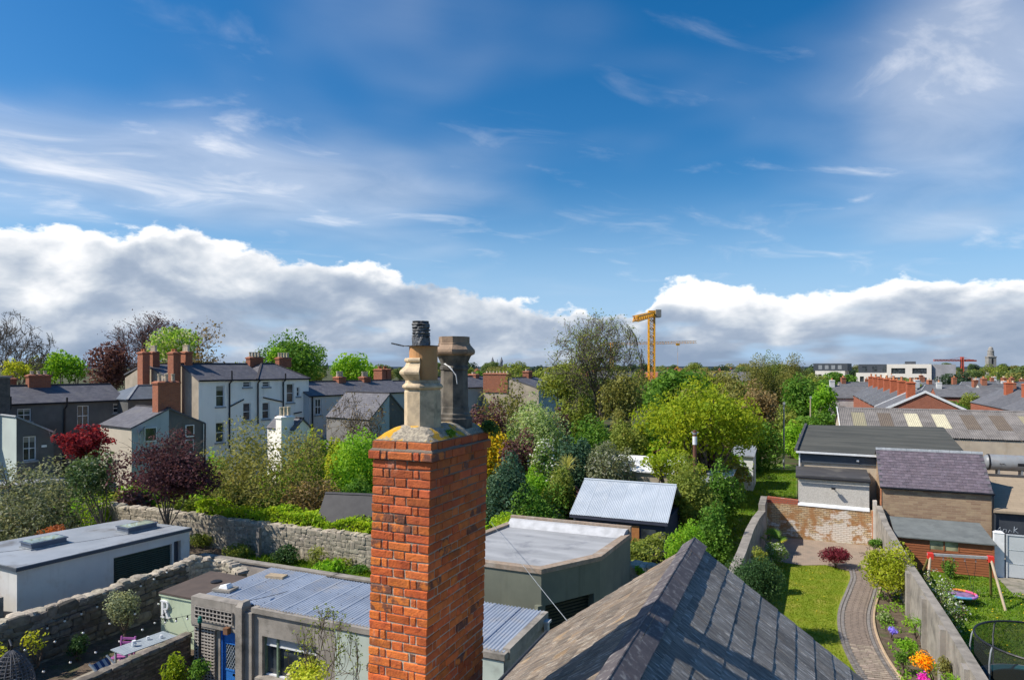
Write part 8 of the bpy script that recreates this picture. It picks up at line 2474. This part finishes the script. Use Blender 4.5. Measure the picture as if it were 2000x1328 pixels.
PZ('garden_plant', 'grassy clump by the stone wall', 620, 1086, 46, 46, .85, L_OLIVEG, leaf=.14, aspect=.25, k=3.5)
PZ('garden_plant', 'pale leafy cabbages near the corrugated roof edge', 640, 1110, 84, 26, .85, L_LIME2, leaf=.2, aspect=.8, k=4)
PZ('garden_plant', 'weedy green patch at the right end of the plot', 700, 1112, 40, 22, .85, L_GREEN, leaf=.1, k=4)
P_('red_shrub', 'reddish photinia at the left edge behind the garage', 50, 1040, 50, 30, -29.5, 18.6, leafmat('red_tip_leaves', (.16, .05, .02), (.30, .10, .04), .3), leaf=.1, k=4)
P_('garden_plant', 'fresh green weeds behind the silver roofed workshop corner', 975, 1018, 60, 34, -10.6, 24.0, L_HEDGE, leaf=.12, k=4, z0=1.4)
bedp = [(2.9, 20.5), (3.95, 20.5), (3.85, 33), (3.3, 33), (2.75, 29), (2.7, 26)]
R = rng(88); n = 2600; Xb = R.uniform(2.75, 3.95, n); Yb = R.uniform(20.5, 33.5, n)
C = np.stack([Xb, Yb, R.random(n) * .16 + .03], 1); kp = np.array([mnoise.noise(Vector((x * 2.2, y * 1.4, 5))) > -.02 for x, y in zip(Xb, Yb)]) & (Xb > 2.62 + np.abs(Yb - 27) * .045)
V, F = leaf_arrays(R, C[kp], R.normal(0, .5, C[kp].shape) + np.array([0, -.2, .9]), .10)
tag(add_mesh('bed_plants', np_mesh('bed_plants', V, F, L_LIME2, R.random(kp.sum())), None, Vector((3.3, 26, 0))), 'low leafy plants covering the flower bed soil', kind='stuff')
blades('plot_weeds', [(-22.8, 20.3), (-10.2, 20.3), (-10.2, 23.4), (-22.8, 23.4)], 14000, .18, L_GRASS2, 84, 'weeds and grass in the vegetable plot', z=.85, wid=.04)

# ---------------------------------------------------------------- sheds, poles, furniture, wires
GALV = M('galvanised_tin', (.44, .49, .55), (.38, .43, .49), 1.6, .4, rnd=.05, spec=.5, dirt=(.52, .55, .58), dscale=1.2, damt=.4)
TSX0, TSX1, TSY, TSR, TZE, TZR = -10.3, -5.55, 31.0, 33.5, 2.3, 3.62
ts = thing('tin_shed', 'shed with pale blue corrugated iron roof beside the ivy', 'shed', (-8, 33, 0))
m = MB(); m.box(TSX0 + .15, TSX1 - .15, TSY + .2, 35.8, 0, 2.25); m.build('wall', M('dark_blue_boards', (.05, .055, .085), (.04, .045, .07), 3, .8), ts)
m = MB(); m.box(-8.0, -6.9, TSY + .14, TSY + .199, 0, 2.0); m.build('door', M('orange_timber', (.42, .18, .06), (.34, .14, .05), 5, .7), ts)
m = MB(); m.box(-6.8, -6.1, TSY + .15, TSY + .199, 1.1, 1.9); m.build('window', GLASS, ts)
tt = math.atan2(TZR - TZE, TSR - TSY); ll = math.hypot(TZR - TZE, TSR - TSY)
me = corr_sheet(.82, ll, .085, .016, GALV, th=tt)
k = 0; x = TSX0
while x < TSX1 - .5:
    mesh_obj('roof_sheet', me, (x, TSY, TZE + .006 * (k % 2)), ts); x += .79; k += 1
m = MB(); m.slab([(TSX1, TSR + 2.5, TZE), (TSX0, TSR + 2.5, TZE), (TSX0, TSR, TZR - .01), (TSX1, TSR, TZR - .01)], .03); m.build('rear_roof', GALV, ts)
m = MB(); m.tube([(TSX0, TSR, TZR + .02), (TSX1, TSR, TZR + .02)], .05, 8); m.build('ridge_cap', GALV, ts)
m = MB(); m.box(TSX0, TSX1, TSY + .02, TSY + .06, TZE - .16, TZE - .03); m.build('fascia', _mats['dark_blue_boards'], ts)
# black weathered sheds behind the hedge
BSH = M('black_weathered_boards', (.035, .033, .033), (.022, .021, .022), 5, .8, rnd=.1)
def gshed(name, label, px0, px1, pyr, D, mat, rmat, rot, wallh, depth=2.0):
    f = Fr(gnd(px0, D), rot); W = hit(f, px1, 1000)[0]; zr = hit(f, (px0 + px1) / 2, pyr, depth / 2)[1]
    return gable_house(name, label, f, W, depth, zr - .75, zr, mat, rmat, cat='shed')
sh_ = thing('black_shed', 'black weathered timber shed with felt roof behind hedge', 'shed', gnd(668, 29.5))
fS = Fr(gnd(622, 30.2), math.radians(12)); aW = hit(fS, 650, 1000)[0] * 1.0
zl_ = hit(fS, 632, 996)[1]; zp = hit(fS, 636, 984)[1]
m = MB(); zl_ -= .35; zp += .25; m.box(0, 2.6, 0, 1.6, 0, zl_, fS); m.poly([fS(0, 0, zl_), fS(0, .8, zp + .1), fS(0, 1.6, zl_)]); m.poly([fS(2.6, 0, zl_), fS(2.6, 1.6, zl_), fS(2.6, .8, zp + .1)]); m.build('wall', BSH, sh_)
roof_a(sh_, fS, 0, 2.6, 0, 1.6, zl_, zp + .15, M('black_felt_sheet', (.03, .03, .036), (.045, .045, .05), 3, .6), ridge=False)
fS = Fr(gnd(697, 29.0), math.radians(20)); t = gable_house('grey_shed', 'small silvery grey boarded shed beside the black shed', fS, 1.5, 1.6, 2.35, 2.95, M('silver_grey_boards', (.36, .35, .33), (.28, .27, .26), 6, .9, stretch=(1, 1, 8)), BSH, cat='shed')
# white and grey sheds along the lane
for (lab, x0, x1, y0, y1, ze, zr, mw, mr) in (('low grey shed with white flat roof beside the lane', -5.6, -4.1, 46.5, 49.5, 2.2, 2.4, TAN, WHITE), ('taller white shed at the end of lane', -4.9, -3.2, 54, 57.5, 2.6, 3.0, WHITE, LEAD), ('white sheet roofed lean-to under the lime tree', -12.5, -6.8, 41.5, 44.0, 2.9, 3.5, TAN, WHITE), ('grey boarded lock-up by the lane under the lime tree', -5.5, -4.2, 40.2, 43.6, 2.2, 2.5, CONC, LEAD)):
    t = thing('lane_shed', lab, 'shed', ((x0 + x1) / 2, y0, 0))
    m = MB(); m.box(x0, x1, y0, y1, 0, ze - .02); m.build('wall', mw, t)
    m = MB(); m.hexa([(x0 - .12, y0 - .15, ze), (x1 + .12, y0 - .15, ze), (x1 + .12, y1 + .1, zr), (x0 - .12, y1 + .1, zr)], [(x0 - .12, y0 - .15, ze + .08), (x1 + .12, y0 - .15, ze + .08), (x1 + .12, y1 + .1, zr + .08), (x0 - .12, y1 + .1, zr + .08)]); m.build('roof', mr, t)
    m = MB(); m.box(x1 - .02 + .02, x1 + .03, y0 + .3, y0 + 1.2, 0, 1.9); m.build('door', LEAD, t)
fence = thing('board_fence', 'grey upright board fence on the lane below the lime tree', 'fence', (-4.5, 38, 0))
for k in range(14):
    y = 36.6 + k * .2; m = MB(); m.box(-4.55 + .01 * (k % 2), -4.52 + .01 * (k % 2), y, y + .185, 0, 1.75 + random.uniform(-.04, .04)); m.build('board', M('silver_boards', (.26, .24, .20), (.19, .175, .15), 7, .9, rnd=.2), fence)
m = MB(); m.beam((-4.58, 36.6, 1.4), (-4.58, 39.4, 1.4), .06, .08); m.build('rail', _mats['silver_boards'], fence)
bin_ = at_z(1448, 965, .3); m = MB(); m.lathe((bin_.x, bin_.y, 0), [(.2, 0), (.26, .5), (.28, .52), (.2, .58)], 12); tag(m.build('garden_sack', M('green_plastic', (.03, .30, .12), None, 3, .5)), 'bright green plastic tub in the shade of the lane', 'tub')

# poles
WOODP = M('brown_pole_wood', (.17, .075, .05), (.12, .055, .038), 5, .8, stretch=(1, 1, .2))
pb = gnd(1357, 37.5); zt_ = CAMH + (HZN - 840) * 37.5 / FPX
pl = thing('telegraph_pole', 'brown wooden telegraph pole with white sleeve in front of the lime tree', 'pole', pb)
m = MB(); m.tube([pb, Vector((pb.x, pb.y, zt_))], [.13, .10], 10); m.build('shaft', WOODP, pl)
z0_, z1_ = CAMH + (HZN - 868) * 37.5 / FPX, CAMH + (HZN - 852) * 37.5 / FPX
m = MB(); m.tube([(pb.x, pb.y, z0_), (pb.x, pb.y, z1_)], .125, 12); m.build('white_sleeve', WHITE, pl)
m = MB(); m.tube([(pb.x, pb.y, z1_ + .12), (pb.x, pb.y, z1_ + .2)], .13, 12); m.box(pb.x - .2, pb.x + .2, pb.y - .03, pb.y + .03, z1_ + .2, z1_ + .26); m.build('bracket', LEAD, pl)
for (px, D, top, lab) in ((1531, 62, 790, 'grey lamp post by the white lane shed'), (1583, 70, 778, 'slim pale pole in front of the brambles')):
    b = gnd(px, D); z = CAMH + (HZN - top) * D / FPX; t = thing('lane_pole', lab, 'pole', b)
    m = MB(); m.tube([b, Vector((b.x, b.y, z))], [.09, .06], 8); m.build('shaft', LEAD if px < 1550 else POLE, t)
    m = MB(); m.box(b.x - .08, b.x + .12, b.y - .08, b.y + .08, z, z + .22); m.build('cap', LEAD, t)
# posts and stakes in the vegetable plot
for (px, py, h, w, lab) in ((505, 1092, 1.5, .16, 'broad grey weathered post in the vegetable plot'), (663, 1100, 1.25, .07, 'first thin stake beside stone wall'), (682, 1104, 1.2, .06, 'middle thin stake beside stone wall'), (699, 1108, 1.15, .06, 'last thin stake beside stone wall'), (718, 1105, 1.2, .12, 'stout post touching the brick chimney edge')):
    c = at_z(px, py, .85); h += .75; m = MB(); m.hexa([(c.x - w / 2, c.y - w / 2, .8), (c.x + w / 2, c.y - w / 2, .8), (c.x + w / 2, c.y + w / 2, .8), (c.x - w / 2, c.y + w / 2, .8)], [(c.x - w / 2 + .02, c.y - w / 2, h), (c.x + w / 2 + .03, c.y - w / 2, h + .04), (c.x + w / 2 + .03, c.y + w / 2, h + .03), (c.x - w / 2 + .02, c.y + w / 2, h)])
    tag(m.build('garden_post', M('silver_post', (.24, .22, .20), (.17, .155, .14), 8, .9, rnd=.15)), lab, 'post')
# street pole by the blue door
c = Vector((dx0 - .28, 13.75, 0)); t = thing('washing_pole', 'black iron pole with a green cap beside the blue door', 'pole', c)
m = MB(); m.tube([c, c + Vector((0, 0, 2.28))], .035, 10); m.build('shaft', BLACK, t)
m = MB(); m.lathe(c + Vector((0, 0, 2.28)), [(.04, 0), (.065, .03), (.065, .09), (.05, .12), (.06, .15), (.02, .2)], 12); m.build('cap', M('teal_cap', (.01, .16, .12), None, 3, .4), t)
m = MB(); c = Vector((px1 + .36, 13.7, 0)); R_ = random.Random(3)
for k in range(26): m.ring(c + Vector((R_.uniform(-.1, .1), R_.uniform(-.06, .06), .5 + k * .022)), .12, .014, 14, 4)
tag(m.build('garden_hose', M('green_hose', (.01, .22, .11), None, 3, .5)), 'coiled green garden hose hanging by the workshop pier', 'hose')
# diamond trellis in front of the workshop
tl = thing('trellis', 'dark diamond trellis in front of workshop window', 'trellis', (-10.5, 12.6, 0))
pA, pB = Vector((-12.15, 12.2, .0)), Vector((-9.2, 13.3, 0)); TLh = 1.0
dd_ = (pB - pA); LT = dd_.length; fTl = Fr(pA.xy, math.atan2(dd_.y, dd_.x))
TRW = M('dark_trellis_wood', (.075, .06, .045), None, 6, .9)
for k in range(-7, 24):
    for s_ in (1, -1):
        a0 = k * .14; a1 = a0 + s_ * .9; z0, z1 = .35, 1.25
        lo, hi = (a0, a1) if s_ > 0 else (a1, a0)
        t0 = max(0, (0 - a0) / (a1 - a0) if s_ > 0 else (LT - a0) / (a1 - a0)); t1 = min(1, (LT - a0) / (a1 - a0) if s_ > 0 else (0 - a0) / (a1 - a0))
        if t1 - t0 < .06: continue
        m = MB(); m.beam(fTl(a0 + (a1 - a0) * t0, .008 * s_, z0 + .9 * t0), fTl(a0 + (a1 - a0) * t1, .008 * s_, z0 + .9 * t1), .022, .010); m.build('lath', TRW, tl, uv=False)
m = MB(); m.beam(fTl(0, 0, 1.27), fTl(LT, 0, 1.27), .05, .04); m.build('top_rail', TRW, tl)
for a in (0, LT): m = MB(); m.beam(fTl(a, 0, 0), fTl(a, 0, 1.3), .06); m.build('post', TRW, tl)

# patio furniture: purple folding chair, table, deck chair, hanging wicker chair, kettle and cups
PUR = M('mauve_paint', (.42, .13, .36), (.36, .11, .31), 4, .6)
cc = at_z(231, 1272, .1); cc = Vector((-17.35, 12.75, 1.045)); ch = thing('garden_chair', 'mauve wooden folding chair at the patio table', 'chair', cc)
fCh = Fr(cc.xy, math.radians(20))
for a in (-.2, .2):
    m = MB(); m.beam(fCh(a, .22, 1.045), fCh(a, .30, 1.87), .035); m.build('back_post', PUR, ch)
    m = MB(); m.beam(fCh(a, -.2, 1.045), fCh(a, .18, 1.44), .03); m.build('leg', PUR, ch)
for k in range(3): m = MB(); m.beam(fCh(-.2, .27 + .01 * k, 1.59 + .11 * k), fCh(.2, .27 + .01 * k, 1.59 + .11 * k), .018, .06); m.build('back_slat', PUR, ch)
for k in range(4): m = MB(); m.beam(fCh(-.2, -.18 + .11 * k, 1.45), fCh(.2, -.18 + .11 * k, 1.45), .075, .018); m.build('seat_slat', PUR, ch)
tc2 = Vector((-16.95, 13.15, 1.045)); tb_ = thing('garden_table', 'pale slatted patio table with cups behind the brick wall', 'table', tc2); fTb = Fr(tc2.xy, math.radians(82))
PBL = M('pale_blue_paint', (.33, .37, .40), (.27, .31, .34), 4, .6)
for k in range(7): m = MB(); m.box(-.75, .75, -.34 + k * .1, -.25 + k * .1, 1.70, 1.725, fTb); m.build('top_slat', PBL, tb_)
for (a, b) in ((-.65, -.28), (.65, -.28), (-.65, .28), (.65, .28)): m = MB(); m.beam(fTb(a, b, 1.045), fTb(a, b, 1.70), .045); m.build('leg', PBL, tb_)
for (a, b, r_, h, lab) in ((-.3, 0, .06, .16, 'white jug on the patio table'), (.15, .1, .04, .1, 'white cup beside the jug on the table'), (.42, -.1, .04, .09, 'far white cup on the patio table')):
    p = fTb(a, b, 1.726); m = MB(); m.lathe(p, [(r_ * .8, 0), (r_, h * .3), (r_ * .9, h), (r_ * .8, h)], 12); m.ring((p[0] + r_, p[1], p[2] + h * .5), r_ * .45, .008, 10, 4); tag(m.build('crockery', WHITE), lab, 'cup')
dc = Vector((-16.9, 12.05, 1.045)); t = thing('deck_chair', 'striped deck chair low behind the brick wall', 'chair', dc); fD_ = Fr(dc.xy, math.radians(100))
for a in (-.28, .28): m = MB(); m.beam(fD_(a, -.45, 1.05), fD_(a, .35, 1.66), .035); m.beam(fD_(a, .3, 1.05), fD_(a, -.4, 1.30), .03); m.build('frame_side', PBL, t)
for k in range(6):
    m = MB(); a = -.26 + k * .088; m.slab([fD_(a, -.38, 1.27), fD_(a + .086, -.38, 1.27), fD_(a + .086, .0, 1.25), fD_(a, .0, 1.25)], .01); m.slab([fD_(a, .0, 1.251), fD_(a + .086, .0, 1.251), fD_(a + .086, .32, 1.62), fD_(a, .32, 1.62)], .01); m.build('canvas_stripe', M('stripe_blue', (.06, .09, .2), None) if k % 2 else M('stripe_white', (.6, .58, .55), None), t)
ec = Vector((-18.1, 10.35, .55)); t = thing('egg_chair', 'grey wicker egg shaped hanging chair at the bottom left', 'chair', ec)
m = MB(); WK = M('grey_wicker', (.13, .13, .14), (.09, .09, .10), 6, .7)
prof = [(.10, .35), (.34, .45), (.47, .75), (.49, 1.05), (.42, 1.35), (.28, 1.62), (.12, 1.8), (.03, 1.86)]
for q in range(22):
    a = 2 * math.pi * q / 22; m.tube([(ec.x + r_ * math.cos(a), ec.y + r_ * math.sin(a), ec.z + z) for r_, z in prof], .012, 4, False)
for k in range(18):
    z = .42 + k * .078; r_ = next(((prof[i][0] + (prof[i + 1][0] - prof[i][0]) * (z - prof[i][1]) / (prof[i + 1][1] - prof[i][1])) for i in range(7) if prof[i][1] <= z <= prof[i + 1][1]), .1); m.ring(ec + Vector((0, 0, z)), r_, .010, 22, 4)
m.build('basket', WK, t, uv=False)
m = MB(); m.ring(ec + Vector((0, 0, .47)), .5, .03, 24, 6); m.tube([ec + Vector((-.5, .2, .47)), ec + Vector((-.62, .25, 1.2)), ec + Vector((-.35, .15, 2.0)), ec + Vector((0, 0, 1.95))], .025, 8); m.build('stand', BLACK, t)

# strings of festoon bulbs
BULB = M('opal_bulb', (.82, .82, .80), (.76, .76, .74), 3, .25, spec=.6)
bm = bmesh.new(); bmesh.ops.create_uvsphere(bm, u_segments=10, v_segments=6, radius=.034); bme = bpy.data.meshes.new('bulb'); bm.to_mesh(bme); bm.free(); bme.materials.append(BULB); bme.polygons.foreach_set('use_smooth', [True] * len(bme.polygons))
sm = MB(); sm.tube([(0, 0, .035), (0, 0, .095)], .022, 8); sme = bpy.data.meshes.new('socket'); sme.from_pydata(sm.v, [], sm.f); sme.materials.append(BLACK)
def festoon(p, q, n, sag, label):
    p, q = Vector(p), Vector(q); t = thing('string_lights', label, 'string lights', p, 'festoon lights over the patio')
    at_ = lambda s: p + (q - p) * s - Vector((0, 0, 4 * sag * s * (1 - s)))
    m = MB(); m.tube([at_(k / 24) for k in range(25)], .007, 5); m.build('cable', BLACK, t, uv=False)
    for k in range(n):
        c = at_((k + .5) / n) - Vector((0, 0, .10)); b = mesh_obj('bulb', bme, c, t); mesh_obj('socket', sme, c, b)
festoon(at_x(0, 1255, -19.85), at_x(338, 1105, -19.9), 11, .12, 'festoon string along the top of dark stone wall')
festoon((-19.6, 9.6, 2.1), (-17.9, 16.4, 2.6), 10, .35, 'festoon string sagging across the middle of patio')
festoon((-18.6, 9.0, 1.9), (-17.4, 14.5, 2.2), 9, .4, 'festoon string nearest to the brick wall over patio')
festoon((-18.4, 14.45, 1.7), (-16.1, 14.05, 2.35), 4, .05, 'short festoon string crossing the letter R shed')
# overhead service cables
def cable(p, q, sag, label, r=.008, mat=None):
    p, q = Vector(p), Vector(q); m = MB(); m.tube([p + (q - p) * (k / 16) - Vector((0, 0, 4 * sag * (k / 16) * (1 - k / 16))) for k in range(17)], r, 5)
    tag(m.build('service_cable', mat or BLACK, uv=False), label, 'cable')
cable(at_y(488, 1172, 14.1), at_d(742, 1078, 24), .2, 'thin black cable from the concrete pier up over the corrugated roof')
cable(at_y(305, 1262, 14.2), at_y(470, 1185, 14.1), .05, 'thin black cable above the brown brick wall')
cable(at_d(960, 1020, 25), at_d(1108, 1212, 9.6), .05, 'pale wire crossing in front of the olive workshop', .006, LEAD)
cable(at_d(0, 1078, 21.6), at_d(372, 1018, 27.5), .1, 'thin cable running along the white garage roof', .006)
cable(gnd(1357, 37.5, zt_ - .3), at_d(1700, 905, 40), .4, 'thin telephone wire from the wooden pole to the barn', .006, LEAD) if False else None
